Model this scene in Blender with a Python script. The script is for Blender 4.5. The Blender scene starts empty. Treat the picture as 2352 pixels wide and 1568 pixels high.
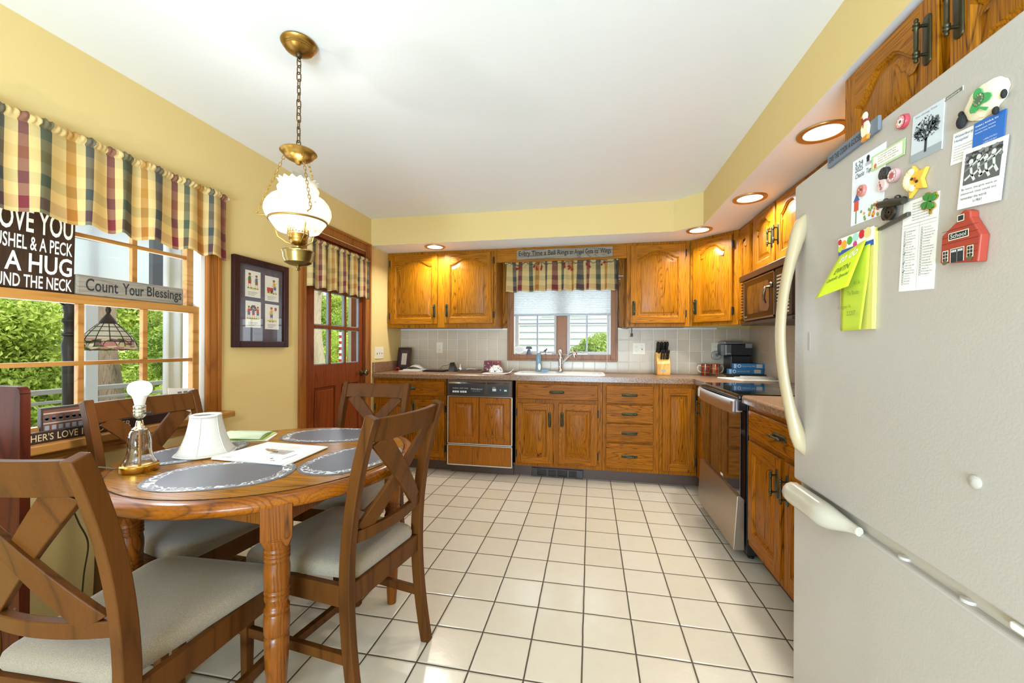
import bpy, math, random
import numpy as np
from mathutils import Vector, Matrix, noise as mnoise
random.seed(7)
PI = math.pi
SC = bpy.context.scene
COL = SC.collection

# ------------------------------------------------------------------ camera, world, exposure
cam_d = bpy.data.cameras.new('camera')
cam_d.sensor_width = 36.0
cam_d.lens = 923.5 / 2352 * 36.0
cam_d.shift_y = 10.35 / 2352
cam_d.clip_start = 0.02
cam_d.clip_end = 200
cam = bpy.data.objects.new('camera', cam_d)
COL.objects.link(cam)
cam.matrix_world = Matrix.Translation((0, 0, 1.1982)) @ Matrix.Rotation(0.19284, 4, 'Z') @ Matrix.Rotation(PI / 2, 4, 'X') @ Matrix.Rotation(0.0045, 4, 'Z')
SC.camera = cam

w = bpy.data.worlds.new('overcast_sky')
SC.world = w
w.use_nodes = True
_bg = w.node_tree.nodes['Background']
_bg.inputs[0].default_value = (0.84, 0.93, 1.0, 1)
_bg.inputs[1].default_value = 2.7

vs = SC.view_settings
vs.view_transform = 'Standard'
vs.look = 'None'
vs.exposure = 0.10
vs.gamma = 1.0
vs.use_curve_mapping = False
SC.cycles.max_bounces = 8
SC.cycles.diffuse_bounces = 4
SC.cycles.glossy_bounces = 4
SC.cycles.transmission_bounces = 6
SC.cycles.transparent_max_bounces = 16
SC.cycles.caustics_reflective = False
SC.cycles.caustics_refractive = False
SC.cycles.sample_clamp_indirect = 6.0
SC.cycles.sample_clamp_direct = 0.0
SC.cycles.use_denoising = True


def light(name, kind, loc, power, color=(1, 1, 1), rot=(0, 0, 0), **kw):
    d = bpy.data.lights.new(name, kind)
    d.energy = power
    d.color = color
    for k, v in kw.items():
        setattr(d, k, v)
    o = bpy.data.objects.new(name, d)
    o.location = loc
    o.rotation_euler = rot
    COL.objects.link(o)
    return o


light('sun', 'SUN', (-6, 0, 8), 3.6, (1, .97, .90), (math.radians(41), 0, math.radians(77)), angle=math.radians(10))
# daylight through the large window of the room behind the viewer
light('rear_window_daylight', 'AREA', (-0.5, -2.52, 1.45), 6, (.76, .88, 1.0), (PI / 2, 0, 0), shape='RECTANGLE', size=3.0, size_y=1.9)
light('kitchen_window_daylight', 'AREA', (-0.3, 4.36, 1.45), 5, (.76, .88, 1.0), (-PI / 2, 0, 0), shape='RECTANGLE', size=.95, size_y=.7)
light('dining_window_daylight', 'AREA', (-2.22, 1.15, 1.30), 14, (.80, .90, 1.0), (0, -PI / 2, 0), shape='RECTANGLE', size=1.0, size_y=1.4)
# low fill panel added behind the camera, standing in for the photographer's flash
light('flash_fill', 'AREA', (-.2, -2.4, .62), 200, (.56, .80, 1.0), (math.radians(112), 0, 0), shape='RECTANGLE', size=1.5, size_y=.5)
light('overhead_fill', 'AREA', (-0.3, -1.2, 2.36), 8, (.80, .90, 1.0), (0, 0, 0), shape='DISK', size=.4)  # unseen fill light added overhead behind the camera, without a fixture

# ------------------------------------------------------------------ node helpers
def C(h):
    h = h.lstrip('#')
    c = [int(h[i:i + 2], 16) / 255 for i in (0, 2, 4)]
    return tuple((x / 12.92 if x <= .04045 else ((x + .055) / 1.055) ** 2.4) for x in c) + (1.0,)


class NT:
    def __init__(s, name):
        s.mat = bpy.data.materials.new(name)
        s.mat.use_nodes = True
        s.t = s.mat.node_tree
        s.t.nodes.clear()
        s.out = s.t.nodes.new('ShaderNodeOutputMaterial')

    def n(s, typ, ins=None, **props):
        nd = s.t.nodes.new('ShaderNode' + typ)
        for k, v in props.items():
            setattr(nd, k, v)
        for k, v in (ins or {}).items():
            sk = nd.inputs[k]
            if isinstance(v, bpy.types.NodeSocket):
                s.t.links.new(v, sk)
            else:
                sk.default_value = v
        return nd

    def m(s, op, a, b=None, c=None, clamp=False):
        nd = s.t.nodes.new('ShaderNodeMath')
        nd.operation = op
        nd.use_clamp = clamp
        for i, v in enumerate((a, b, c)):
            if v is None:
                continue
            if isinstance(v, bpy.types.NodeSocket):
                s.t.links.new(v, nd.inputs[i])
            else:
                nd.inputs[i].default_value = v
        return nd.outputs[0]

    def ramp(s, fac, stops, interp='LINEAR'):
        nd = s.t.nodes.new('ShaderNodeValToRGB')
        cr = nd.color_ramp
        cr.interpolation = interp
        while len(cr.elements) < len(stops):
            cr.elements.new(1.0)
        for e, (p, c) in zip(cr.elements, stops):
            e.position = p
            e.color = c if not isinstance(c, (int, float)) else (c, c, c, 1)
        s.t.links.new(fac, nd.inputs[0])
        return nd.outputs[0]

    def mix(s, fac, a, b, mode='MIX'):
        nd = s.t.nodes.new('ShaderNodeMix')
        nd.data_type = 'RGBA'
        nd.blend_type = mode
        for sk, v in ((nd.inputs[0], fac), (nd.inputs[6], a), (nd.inputs[7], b)):
            if isinstance(v, bpy.types.NodeSocket):
                s.t.links.new(v, sk)
            else:
                sk.default_value = v
        return nd.outputs[2]

    def obj(s, scale=(1, 1, 1), loc=(0, 0, 0)):
        tc = s.n('TexCoord')
        mp = s.n('Mapping', {'Vector': tc.outputs['Object'], 'Scale': scale, 'Location': loc})
        return mp.outputs[0]

    def uv(s):
        return s.n('UVMap').outputs[0]

    def noise(s, vec, scale, detail=2.0, rough=.5, dist=0.0):
        nd = s.n('TexNoise', {'Scale': scale, 'Detail': detail, 'Roughness': rough, 'Distortion': dist})
        if vec is not None:
            s.t.links.new(vec, nd.inputs['Vector'])
        return nd.outputs[0]

    def bump(s, h, strength=.2, dist=.002):
        return s.n('Bump', {'Height': h, 'Strength': strength, 'Distance': dist}).outputs[0]

    def pbr(s, col, rough=.5, metal=0.0, normal=None, **kw):
        ins = {'Base Color': col, 'Roughness': rough, 'Metallic': metal}
        if normal is not None:
            ins['Normal'] = normal
        for k, v in kw.items():
            ins[k.replace('_', ' ')] = v
        return s.n('BsdfPrincipled', ins).outputs[0]

    def done(s, sh):
        s.t.links.new(sh, s.out.inputs[0])
        return s.mat


_simple = {}


def M(hexc, rough=.5, metal=0.0, name=None, **kw):
    key = (hexc, rough, metal, tuple(sorted(kw.items())))
    if key not in _simple:
        t = NT(name or 'paint_' + hexc.lstrip('#'))
        _simple[key] = t.done(t.pbr(C(hexc), rough, metal, **kw))
    return _simple[key]


# ------------------------------------------------------------------ materials
def wood(name, axis, light_c, mid_c, dark_c, rough=.38, spec=.22, ring=26.0, sx=7.0, pore=.5, coat=.0, stretch=.10):
    t = NT(name)
    sc = [1.0, 1.0, 1.0]
    sc['xyz'.index(axis)] = stretch
    rnd = t.n('ObjectInfo').outputs['Random']
    tc = t.n('TexCoord').outputs['Object']
    off = t.n('CombineXYZ', {0: t.m('MULTIPLY', rnd, 7.3), 1: t.m('MULTIPLY', rnd, 3.1), 2: t.m('MULTIPLY', rnd, 5.7)}).outputs[0]
    v = t.n('VectorMath', {0: tc, 1: off}, operation='ADD').outputs[0]
    v = t.n('Mapping', {'Vector': v, 'Scale': sc}).outputs[0]
    n1 = t.noise(v, sx, 1.5, .45, .15)
    g = t.m('FRACT', t.m('MULTIPLY', n1, ring))
    g = t.m('ABSOLUTE', t.m('SUBTRACT', g, .5))          # 0 .. .5
    lines = t.ramp(g, [(0.0, .9), (.06, .6), (.16, .18), (.5, 0.0)])
    lines = t.m('MULTIPLY', lines, t.ramp(t.noise(v, 3.7, 2.0), [(.35, .4), (.62, 1.0)]))
    sp = [260.0, 260.0, 260.0]
    sp['xyz'.index(axis)] = 7.0
    v2 = t.n('Mapping', {'Vector': tc, 'Scale': sp}).outputs[0]
    pr = t.noise(v2, 1.0, 2.0, .6)
    pr = t.ramp(pr, [(.38, 1.0), (.55, 0.0)])
    big = t.noise(v, 2.2, 2.0)
    base = t.mix(big, light_c, mid_c)
    d = t.m('MULTIPLY', lines, .78)
    d = t.m('ADD', d, t.m('MULTIPLY', pr, pore * .5), clamp=True)
    col = t.mix(d, base, dark_c)
    nb = t.bump(t.m('SUBTRACT', 1.0, d), .12, .001)
    return t.done(t.pbr(col, rough, 0, nb, Coat_Weight=coat * .4, Coat_Roughness=.2, Specular_IOR_Level=spec))


GR = dict(sx=9.5, ring=30, stretch=.065, pore=.8)
OAK = [C('#b6730f'), C('#9d5f0a'), C('#432002')]
oak_z = wood('oak_upright_grain', 'z', *OAK, rough=.36, coat=.08, spec=.16, **GR)
oak_x = wood('oak_level_grain', 'x', *OAK, rough=.36, coat=.08, spec=.16, **GR)
oak_y = wood('oak_level_grain_depth', 'y', *OAK, rough=.33, coat=.15)
BOAK = [C('#a8630b'), C('#8d5007'), C('#351702')]
boak_z = wood('base_oak_upright_grain', 'z', *BOAK, rough=.4, coat=.0, spec=.10, **GR)
boak_x = wood('base_oak_level_grain', 'x', *BOAK, rough=.4, coat=.0, spec=.10, **GR)
table_oak = wood('table_oak', 'x', C('#ab7322'), C('#965f18'), C('#4a2708'), rough=.24, coat=.25, ring=34)
leg_oak = wood('turned_oak', 'z', C('#85480d'), C('#703a08'), C('#2a1102'), rough=.3, coat=.3, ring=22, sx=9)
rim_oak = wood('table_rim_oak', 'x', C('#985408'), C('#844606'), C('#472002'), rough=.25, coat=.35, ring=18)
chair_wood = wood('walnut_stain', 'z', C('#5f3612'), C('#4e2b0c'), C('#301906'), rough=.42, coat=.0, spec=.12, ring=9, sx=5, pore=.25)
cherry = wood('dark_cherry', 'z', C('#4c1d0d'), C('#3d1508'), C('#220a04'), rough=.42, coat=.0, spec=.08, ring=10, pore=.4)
door_wood = wood('red_brown_door_wood', 'z', C('#8a451d'), C('#783616'), C('#4f200c'), rough=.35, coat=.1, ring=12, pore=.3)
pine_z = wood('amber_pine_upright', 'z', C('#b98546'), C('#a87538'), C('#7d4a1a'), rough=.35, coat=.15, ring=8, pore=.2)
pine_y = wood('amber_pine_level', 'y', C('#b98546'), C('#a87538'), C('#7d4a1a'), rough=.35, coat=.15, ring=8, pore=.2)
casing_z = wood('casing_wood', 'z', C('#a9692b'), C('#985a22'), C('#5f3211'), rough=.35, coat=.15, ring=8, pore=.2)
grey_wood_y = wood('weathered_board', 'y', C('#a49a8c'), C('#8d8376'), C('#5c5348'), rough=.8, ring=14, pore=.6, sx=10)
grey_wood_x = wood('weathered_board_long', 'x', C('#9b917f'), C('#857a69'), C('#544a3e'), rough=.8, ring=14, pore=.6, sx=10)
dark_board = wood('dark_brown_board', 'z', C('#4a3424'), C('#382618'), C('#1d130c'), rough=.6, ring=12, pore=.6)


def wall_paint(name, c, bump=.05):
    t = NT(name)
    v = t.obj()
    n = t.noise(v, 180, 3)
    n2 = t.noise(v, 1.3, 2)
    col = t.mix(n2, c, tuple(x * .96 for x in c[:3]) + (1,))
    return t.done(t.pbr(col, .6, 0, t.bump(n, bump, .001)))


yellow = wall_paint('yellow_wall_paint', C('#e2c888'))
white_paint = wall_paint('white_ceiling_paint', C('#f2f3f5'))
trim_white = M('#f2f2f0', .4)


def tiles_mat(name, p, off, axes, g, c1, c2, grout, rough, bumpy, wob=.0):
    t = NT(name)
    tc = t.n('TexCoord').outputs['Object']
    if wob:
        wn = t.n('TexNoise', {'Vector': tc, 'Scale': 9.0, 'Detail': 2.0}).outputs[1]
        wv = t.n('VectorMath', {0: wn, 1: (.5, .5, .5)}, operation='SUBTRACT').outputs[0]
        wv = t.n('VectorMath', {0: wv, 'Scale': wob}, operation='SCALE').outputs[0]
        tcw = t.n('VectorMath', {0: tc, 1: wv}, operation='ADD').outputs[0]
    else:
        tcw = tc
    sp = t.n('SeparateXYZ', {0: tcw}).outputs
    ds, ids = [], []
    for ax, o in zip(axes, off):
        q = t.m('DIVIDE', t.m('SUBTRACT', sp['xyz'.index(ax)], o), p)
        ids.append(t.m('FLOOR', q))
        f = t.m('FRACT', q)
        ds.append(t.m('MINIMUM', f, t.m('SUBTRACT', 1.0, f)))
    dmin = t.m('MINIMUM', *ds)
    mask = t.n('MapRange', {0: dmin, 1: g * .55, 2: g, 3: 0.0, 4: 1.0}).outputs[0]
    idv = t.n('CombineXYZ', {0: ids[0], 1: ids[1], 2: 0.0}).outputs[0]
    rnd = t.n('TexWhiteNoise', {0: idv}, noise_dimensions='3D').outputs[0]
    mott = t.noise(tc, 14, 5, .6)
    f = t.m('ADD', t.m('MULTIPLY', rnd, .45), t.m('MULTIPLY', mott, .6), clamp=True)
    tile = t.mix(f, c1, c2)
    gn = t.noise(tc, 60, 2)
    gcol = t.mix(gn, grout, tuple(x * .6 for x in grout[:3]) + (1,))
    col = t.mix(mask, gcol, tile)
    soft = t.n('MapRange', {0: dmin, 1: 0.0, 2: g * 2.2, 3: 0.0, 4: 1.0}).outputs[0]
    rel = t.noise(tc, 22, 4, .55, .6)
    h = t.m('ADD', t.m('MULTIPLY', soft, 1.0), t.m('MULTIPLY', rel, bumpy))
    rr = t.m('ADD', t.m('MULTIPLY', t.m('SUBTRACT', 1.0, mask), .4), rough)
    return t.done(t.pbr(col, rr, 0, t.bump(h, .55, .0022)))


floor_mat = tiles_mat('cream_floor_tile', .205, (-.0262, 1.4245), 'xy', .021, C('#d3c9b9'), C('#c5b8a3'), C('#4d4132'), .20, .55, .004)
splash_mat = tiles_mat('beige_wall_tile', .1132, (-1.9940, 1.0415), 'xz', .024, C('#d2c4b0'), C('#c2b29b'), C('#e8e5de'), .30, .25)
splash_mat_r = tiles_mat('beige_wall_tile_side', .1132, (4.21, 1.0415), 'yz', .024, C('#d2c4b0'), C('#c2b29b'), C('#e8e5de'), .30, .25)


def laminate():
    t = NT('speckled_brown_laminate')
    v = t.obj()
    a = t.noise(v, 95, 6, .75, .3)
    b = t.noise(v, 20, 4, .6, .8)
    col = t.ramp(a, [(.34, C('#2f2019')), (.46, C('#6a4a33')), (.56, C('#93704f')), (.70, C('#b8987a'))])
    col = t.mix(t.m('MULTIPLY', b, .35), col, C('#97755a'))
    return t.done(t.pbr(col, .28, 0))


lam = laminate()
WEFT = [C('#f0d595'), C('#a5a47e'), C('#f0d595'), C('#d2b066'), C('#f0d595'), C('#7f8868'), C('#f0d595'), C('#a2503c')]
STRIPE = [C('#3f5148'), C('#f3d794'), C('#c98a2c'), C('#f3d794'), C('#3a4152'), C('#f3d794'), C('#84203a'), C('#f3d794')]


def plaid():
    t = NT('plaid_curtain_cloth')
    sp = t.n('SeparateXYZ', {0: t.uv()}).outputs
    def stripes(x):
        f = t.m('FRACT', x)
        st = []
        for i, c in enumerate(STRIPE):
            st.append((i / 8 + (0 if i % 2 == 0 else -.008), c))
        return t.ramp(f, [(max(0, p), c) for p, c in st], 'CONSTANT')
    warp = stripes(sp[0])
    weft = t.ramp(t.m('FRACT', sp[1]), [(i / 8, c) for i, c in enumerate(WEFT)], 'CONSTANT')
    wn = t.noise(t.obj((1, 1, 1)), 900, 2)
    col = t.mix(.24, warp, weft)
    col = t.mix(t.m('MULTIPLY', wn, .12), col, C('#6d5a3a'))
    d = t.pbr(col, .85, 0)
    tr = t.n('BsdfTranslucent', {0: col}).outputs[0]
    return t.done(t.n('MixShader', {0: .32, 1: d, 2: tr}).outputs[0])


plaid_mat = plaid()


def thin_glass(name, tint=(1, 1, 1, 1), refl=.06):
    t = NT(name)
    tr = t.n('BsdfTransparent', {0: tint}).outputs[0]
    gl = t.n('BsdfGlossy', {0: (1, 1, 1, 1), 1: .02}).outputs[0]
    fr = t.n('Fresnel', {0: 1.45}).outputs[0]
    front = t.m('SUBTRACT', 1.0, t.n('NewGeometry').outputs['Backfacing'])
    f = t.m('MULTIPLY', t.m('MULTIPLY', fr, refl * 10, clamp=True), front)
    return t.done(t.n('MixShader', {0: f, 1: tr, 2: gl}).outputs[0])


pane_mat = thin_glass('window_pane_glass')


def clear_glass(name, col=(1, 1, 1, 1), rough=0.0, ior=1.45):
    t = NT(name)
    return t.done(t.pbr(col, rough, 0, Transmission_Weight=1.0, IOR=ior))


glass = clear_glass('cut_glass')


def emit(name, col, strength):
    t = NT(name)
    return t.done(t.n('Emission', {0: col, 1: strength}).outputs[0])


def fabric(name, c1, c2, sc=420):
    t = NT(name)
    v = t.obj((1, 1, 1))
    n = t.noise(v, sc * 1.6, 2, .7)
    n2 = t.noise(t.obj(), 90, 3)
    col = t.mix(t.ramp(n, [(.35, 0.0), (.65, 1.0)]), c1, c2)
    return t.done(t.pbr(col, .9, 0, t.bump(n2, .15, .001), Sheen_Weight=.25))


cushion = fabric('heathered_grey_cloth', C('#6d604f'), C('#918270'))
white_cloth = fabric('white_lampshade_cloth', C('#c6c3bc'), C('#d2d0ca'), 700)


def fridge_mat():
    t = NT('pebbled_almond_enamel')
    n = t.noise(t.obj(), 170, 2, .5, .5)
    return t.done(t.pbr(C('#b4aca4'), .27, 0, t.bump(n, .22, .0015)))


fridge_body = fridge_mat()
almond = M('#b9a684', .35, name='almond_plastic')
brass = M('#a98645', .3, 1.0, name='antique_brass')
gold = M('#d8ab4c', .2, 1.0, name='polished_brass')
bronze = M('#4a4632', .42, .85, name='aged_bronze')
black_iron = M('#23211f', .5, .3, name='black_iron')
chrome = M('#e2e4e6', .08, 1.0, name='chrome')
steel = M('#c9bfb0', .3, 1.0, name='stainless_steel')
black_gloss = M('#0b0a0a', .06, name='black_glass', Coat_Weight=.5)
black_mat = M('#141313', .45, name='black_plastic')
white_gloss = M('#f3f3f0', .15, name='white_enamel')

# ------------------------------------------------------------------ mesh builder
class MB:
    def __init__(s):
        s.v, s.f, s.mi, s.uv = [], [], [], None

    def add(s, vs_, fs, mi=0, mtx=None, uv=None):
        b = len(s.v)
        if mtx is not None:
            vs_ = [tuple(mtx @ Vector(p)) for p in vs_]
        s.v.extend([tuple(p) for p in vs_])
        for f in fs:
            s.f.append(tuple(i + b for i in f))
            s.mi.append(mi)
        if uv is not None:
            if s.uv is None:
                s.uv = [(0, 0)] * b
            s.uv.extend(uv)
        elif s.uv is not None:
            s.uv.extend([(0, 0)] * len(vs_))
        return s

    def box(s, a, b, mi=0, mtx=None):
        x0, y0, z0 = a
        x1, y1, z1 = b
        x0, x1 = min(x0, x1), max(x0, x1)
        y0, y1 = min(y0, y1), max(y0, y1)
        z0, z1 = min(z0, z1), max(z0, z1)
        vs_ = [(x0, y0, z0), (x1, y0, z0), (x1, y1, z0), (x0, y1, z0), (x0, y0, z1), (x1, y0, z1), (x1, y1, z1), (x0, y1, z1)]
        fs = [(0, 3, 2, 1), (4, 5, 6, 7), (0, 1, 5, 4), (1, 2, 6, 5), (2, 3, 7, 6), (3, 0, 4, 7)]
        return s.add(vs_, fs, mi, mtx)

    def cbox(s, c, size, mi=0, mtx=None):
        return s.box([c[i] - size[i] / 2 for i in range(3)], [c[i] + size[i] / 2 for i in range(3)], mi, mtx)

    def tube(s, path, r, n=10, mi=0, mtx=None, cap=True, closed=False):
        P = [Vector(p) for p in path]
        m = len(P)
        rr = r if isinstance(r, (list, tuple)) else [r] * m
        T = []
        for i in range(m):
            if closed:
                d = P[(i + 1) % m] - P[i - 1]
            else:
                d = P[min(i + 1, m - 1)] - P[max(i - 1, 0)]
            T.append(d.normalized() if d.length > 1e-9 else Vector((0, 0, 1)))
        up = Vector((0, 0, 1)) if abs(T[0].z) < .9 else Vector((1, 0, 0))
        N = (up - T[0] * up.dot(T[0])).normalized()
        vs_, fs = [], []
        for i in range(m):
            N = (N - T[i] * N.dot(T[i]))
            N = N.normalized() if N.length > 1e-6 else T[i].orthogonal().normalized()
            B = T[i].cross(N)
            for k in range(n):
                a = 2 * PI * k / n
                vs_.append(tuple(P[i] + (N * math.cos(a) + B * math.sin(a)) * rr[i]))
        for i in range(m if closed else m - 1):
            j = (i + 1) % m
            for k in range(n):
                q = (k + 1) % n
                fs.append((i * n + k, i * n + q, j * n + q, j * n + k))
        if cap and not closed:
            fs.append(tuple(range(n))[::-1])
            fs.append(tuple((m - 1) * n + k for k in range(n)))
        return s.add(vs_, fs, mi, mtx)

    def lathe(s, prof, n=32, mi=0, mtx=None, c=(0, 0, 0), sx=1.0, sy=1.0, mod=None):
        vs_, fs = [], []
        m = len(prof)
        for i, (r, z) in enumerate(prof):
            for k in range(n):
                a = 2 * PI * k / n
                rr, zz = (r, z) if mod is None else mod(r, z, a, i)
                vs_.append((c[0] + sx * rr * math.cos(a), c[1] + sy * rr * math.sin(a), c[2] + zz))
        for i in range(m - 1):
            for k in range(n):
                q = (k + 1) % n
                fs.append((i * n + k, i * n + q, (i + 1) * n + q, (i + 1) * n + k))
        if prof[0][0] > 1e-6:
            pass
        b = MB()
        if prof[0][0] > 1e-5 and getattr(s, 'capl', True):
            fs.append(tuple(range(n))[::-1])
        if prof[-1][0] > 1e-5 and getattr(s, 'capl', True):
            fs.append(tuple((m - 1) * n + k for k in range(n)))
        return s.add(vs_, fs, mi, mtx)

    def uncap(s):
        k = [i for i, f in enumerate(s.f) if len(f) == 4]
        s.f, s.mi = [s.f[i] for i in k], [s.mi[i] for i in k]
        return s

    def prism(s, poly, z0, z1, mi=0, mtx=None, ch=0.0):
        """polygon in xy pushed along z; ch chamfers the upper edge"""
        n = len(poly)
        rings = [[(x, y, z0) for x, y in poly]]
        if ch > 0:
            rings.append([(x, y, z1 - ch) for x, y in poly])
            rings.append([(x, y, z1) for x, y in inset(poly, ch)])
        else:
            rings.append([(x, y, z1) for x, y in poly])
        vs_ = [p for r in rings for p in r]
        fs = [tuple(range(n))[::-1], tuple((len(rings) - 1) * n + k for k in range(n))]
        for i in range(len(rings) - 1):
            for k in range(n):
                q = (k + 1) % n
                fs.append((i * n + k, i * n + q, (i + 1) * n + q, (i + 1) * n + k))
        return s.add(vs_, fs, mi, mtx)

    def grid(s, fn, nu, nv, mi=0, mtx=None, uvfn=None, flip=False):
        vs_, fs, uv = [], [], []
        for j in range(nv + 1):
            for i in range(nu + 1):
                u, v = i / nu, j / nv
                vs_.append(fn(u, v))
                uv.append(uvfn(u, v) if uvfn else (u, v))
        for j in range(nv):
            for i in range(nu):
                a = j * (nu + 1) + i
                f = (a, a + 1, a + nu + 2, a + nu + 1)
                fs.append(f[::-1] if flip else f)
        return s.add(vs_, fs, mi, mtx, uv if uvfn else None)

    def sphere(s, c, r, n=14, mi=0, mtx=None, sc=(1, 1, 1)):
        vs_, fs = [], []
        m = max(6, n // 2)
        for j in range(m + 1):
            th = PI * j / m
            for k in range(n):
                a = 2 * PI * k / n
                vs_.append((c[0] + sc[0] * r * math.sin(th) * math.cos(a), c[1] + sc[1] * r * math.sin(th) * math.sin(a), c[2] + sc[2] * r * math.cos(th)))
        for j in range(m):
            for k in range(n):
                q = (k + 1) % n
                fs.append((j * n + k, (j + 1) * n + k, (j + 1) * n + q, j * n + q))
        return s.add(vs_, fs, mi, mtx)

    def sweep(s, path, sec, mi=0, mtx=None, up=(0, 1, 0)):
        """rectangular or polygon section (a,b) pairs; b along up, a along up x tangent"""
        P = [Vector(p) for p in path]
        U = Vector(up)
        vs_, fs = [], []
        m = len(P)
        n = None
        for i in range(m):
            T = (P[min(i + 1, m - 1)] - P[max(i - 1, 0)]).normalized()
            A = U.cross(T).normalized()
            B = T.cross(A).normalized()
            sc = sec[i] if isinstance(sec[0][0], (list, tuple)) else sec
            n = len(sc)
            for a, b in sc:
                vs_.append(tuple(P[i] + A * a + B * b))
        for i in range(m - 1):
            for k in range(n):
                q = (k + 1) % n
                fs.append((i * n + k, i * n + q, (i + 1) * n + q, (i + 1) * n + k))
        fs.append(tuple(range(n))[::-1])
        fs.append(tuple((m - 1) * n + k for k in range(n)))
        return s.add(vs_, fs, mi, mtx)

    def text(s, txt, pl, x, y, w=None, h=None, mi=0, off=.0008, bold=0.0, shear=0.0, keep=False, align='L'):
        """flat lettering fitted to w x h on plane pl=(origin, ex, ey, n); x,y lower-left corner"""
        vs_, fs = text_mesh(txt, bold, shear)
        if not vs_:
            return s
        a = np.array(vs_)
        mn, mx = a.min(0), a.max(0)
        sx = (w / max(mx[0] - mn[0], 1e-6)) if w else None
        sy = (h / max(mx[1] - mn[1], 1e-6)) if h else None
        if sx is None:
            sx = sy
        if sy is None:
            sy = sx
        o, ex, ey, nn = pl
        out = []
        for p in vs_:
            q = o + ex * (x + (p[0] - mn[0]) * sx) + ey * (y + (p[1] - mn[1]) * sy) + nn * off
            out.append(tuple(q))
        return s.add(out, fs, mi)

    def rect(s, pl, x0, y0, x1, y1, mi=0, off=.0005):
        return s.poly(pl, [(x0, y0), (x1, y0), (x1, y1), (x0, y1)], mi, off)

    def poly(s, pl, pts, mi=0, off=.0005):
        o, ex, ey, nn = pl
        return s.add([tuple(o + ex * x + ey * y + nn * off) for x, y in pts], [tuple(range(len(pts)))], mi)

    def ell(s, pl, cx, cy, rx, ry, mi=0, off=.0006, n=18):
        return s.poly(pl, [(cx + rx * math.cos(2 * PI * k / n), cy + ry * math.sin(2 * PI * k / n)) for k in range(n)], mi, off)

    def stroke(s, pl, pts, wd, mi=0, off=.0007):
        for (x0, y0), (x1, y1) in zip(pts, pts[1:]):
            dx, dy = x1 - x0, y1 - y0
            l = math.hypot(dx, dy) or 1e-6
            nx, ny = -dy / l * wd / 2, dx / l * wd / 2
            s.poly(pl, [(x0 + nx, y0 + ny), (x0 - nx, y0 - ny), (x1 - nx, y1 - ny), (x1 + nx, y1 + ny)], mi, off)
        return s

    def slab(s, pl, pts, t, mi=0, off=0.0):
        """polygon on the plane with thickness t along the normal"""
        o, ex, ey, nn = pl
        n = len(pts)
        lo = [tuple(o + ex * x + ey * y + nn * off) for x, y in pts]
        hi = [tuple(o + ex * x + ey * y + nn * (off + t)) for x, y in pts]
        fs = [tuple(range(n))[::-1], tuple(n + k for k in range(n))]
        fs += [(k, (k + 1) % n, n + (k + 1) % n, n + k) for k in range(n)]
        return s.add(lo + hi, fs, mi)

    def build(s, name, mats, parent=None, smooth=None, bevel=0.0, seg=2, local=False, sub=0, solid=0.0):
        me = bpy.data.meshes.new(name)
        vs_ = s.v
        if parent is not None and not local:
            mw = world_of(parent).inverted()
            if mw != Matrix.Identity(4):
                a = np.array(vs_) @ np.array(mw.to_3x3()).T + np.array(mw.translation)
                vs_ = [tuple(p) for p in a]
        me.from_pydata(vs_, [], s.f)
        mats = mats if isinstance(mats, (list, tuple)) else [mats]
        for m_ in mats:
            me.materials.append(m_)
        me.polygons.foreach_set('material_index', [min(i, len(mats) - 1) for i in s.mi])
        if s.uv is not None:
            ul = me.uv_layers.new(name='UVMap')
            li = np.zeros(len(me.loops), dtype=np.int32)
            me.loops.foreach_get('vertex_index', li)
            ul.data.foreach_set('uv', np.array(s.uv, dtype=np.float32)[li].ravel())
        if smooth is not None:
            me.polygons.foreach_set('use_smooth', [True] * len(me.polygons))
            me.update()
            if smooth < 180:
                me.set_sharp_from_angle(angle=math.radians(smooth))
        me.validate()
        me.update()
        o = bpy.data.objects.new(name, me)
        COL.objects.link(o)
        if parent is not None:
            o.parent = parent
        if solid > 0:
            md = o.modifiers.new('thickness', 'SOLIDIFY')
            md.thickness = solid
            md.offset = 0
        if sub:
            md = o.modifiers.new('sub', 'SUBSURF')
            md.levels = md.render_levels = sub
        if bevel > 0:
            md = o.modifiers.new('bevel', 'BEVEL')
            md.width = bevel
            md.segments = seg
            md.limit_method = 'ANGLE'
            md.angle_limit = math.radians(40)
            md.harden_normals = False
        return o


_txt = {}


def text_mesh(txt, bold=0.0, shear=0.0):
    key = (txt, bold, shear)
    if key not in _txt:
        cu = bpy.data.curves.new('t', 'FONT')
        cu.body = txt
        cu.offset = bold
        cu.shear = shear
        cu.resolution_u = 3
        cu.fill_mode = 'FRONT'
        ob = bpy.data.objects.new('t', cu)
        COL.objects.link(ob)
        bpy.context.view_layer.update()
        dg = bpy.context.evaluated_depsgraph_get()
        me = bpy.data.meshes.new_from_object(ob.evaluated_get(dg))
        _txt[key] = ([tuple(v.co) for v in me.vertices], [tuple(p.vertices) for p in me.polygons])
        bpy.data.objects.remove(ob)
        bpy.data.curves.remove(cu)
        bpy.data.meshes.remove(me)
    return _txt[key]


def inset(poly, d):
    """move a counter-clockwise polygon inwards by d"""
    n = len(poly)
    out = []
    for i in range(n):
        p0, p1, p2 = Vector(poly[i - 1]), Vector(poly[i]), Vector(poly[(i + 1) % n])
        a, b = (p1 - p0), (p2 - p1)
        a = a.normalized() if a.length > 1e-9 else b.normalized()
        b = b.normalized() if b.length > 1e-9 else a
        na, nb = Vector((-a.y, a.x)), Vector((-b.y, b.x))
        m_ = na + nb
        l = m_.length
        if l < 1e-6:
            m_ = na
        else:
            m_ = m_ / l
        k = max(.35, m_.dot(na))
        out.append((p1.x + m_.x * d / k, p1.y + m_.y * d / k))
    return out


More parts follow.
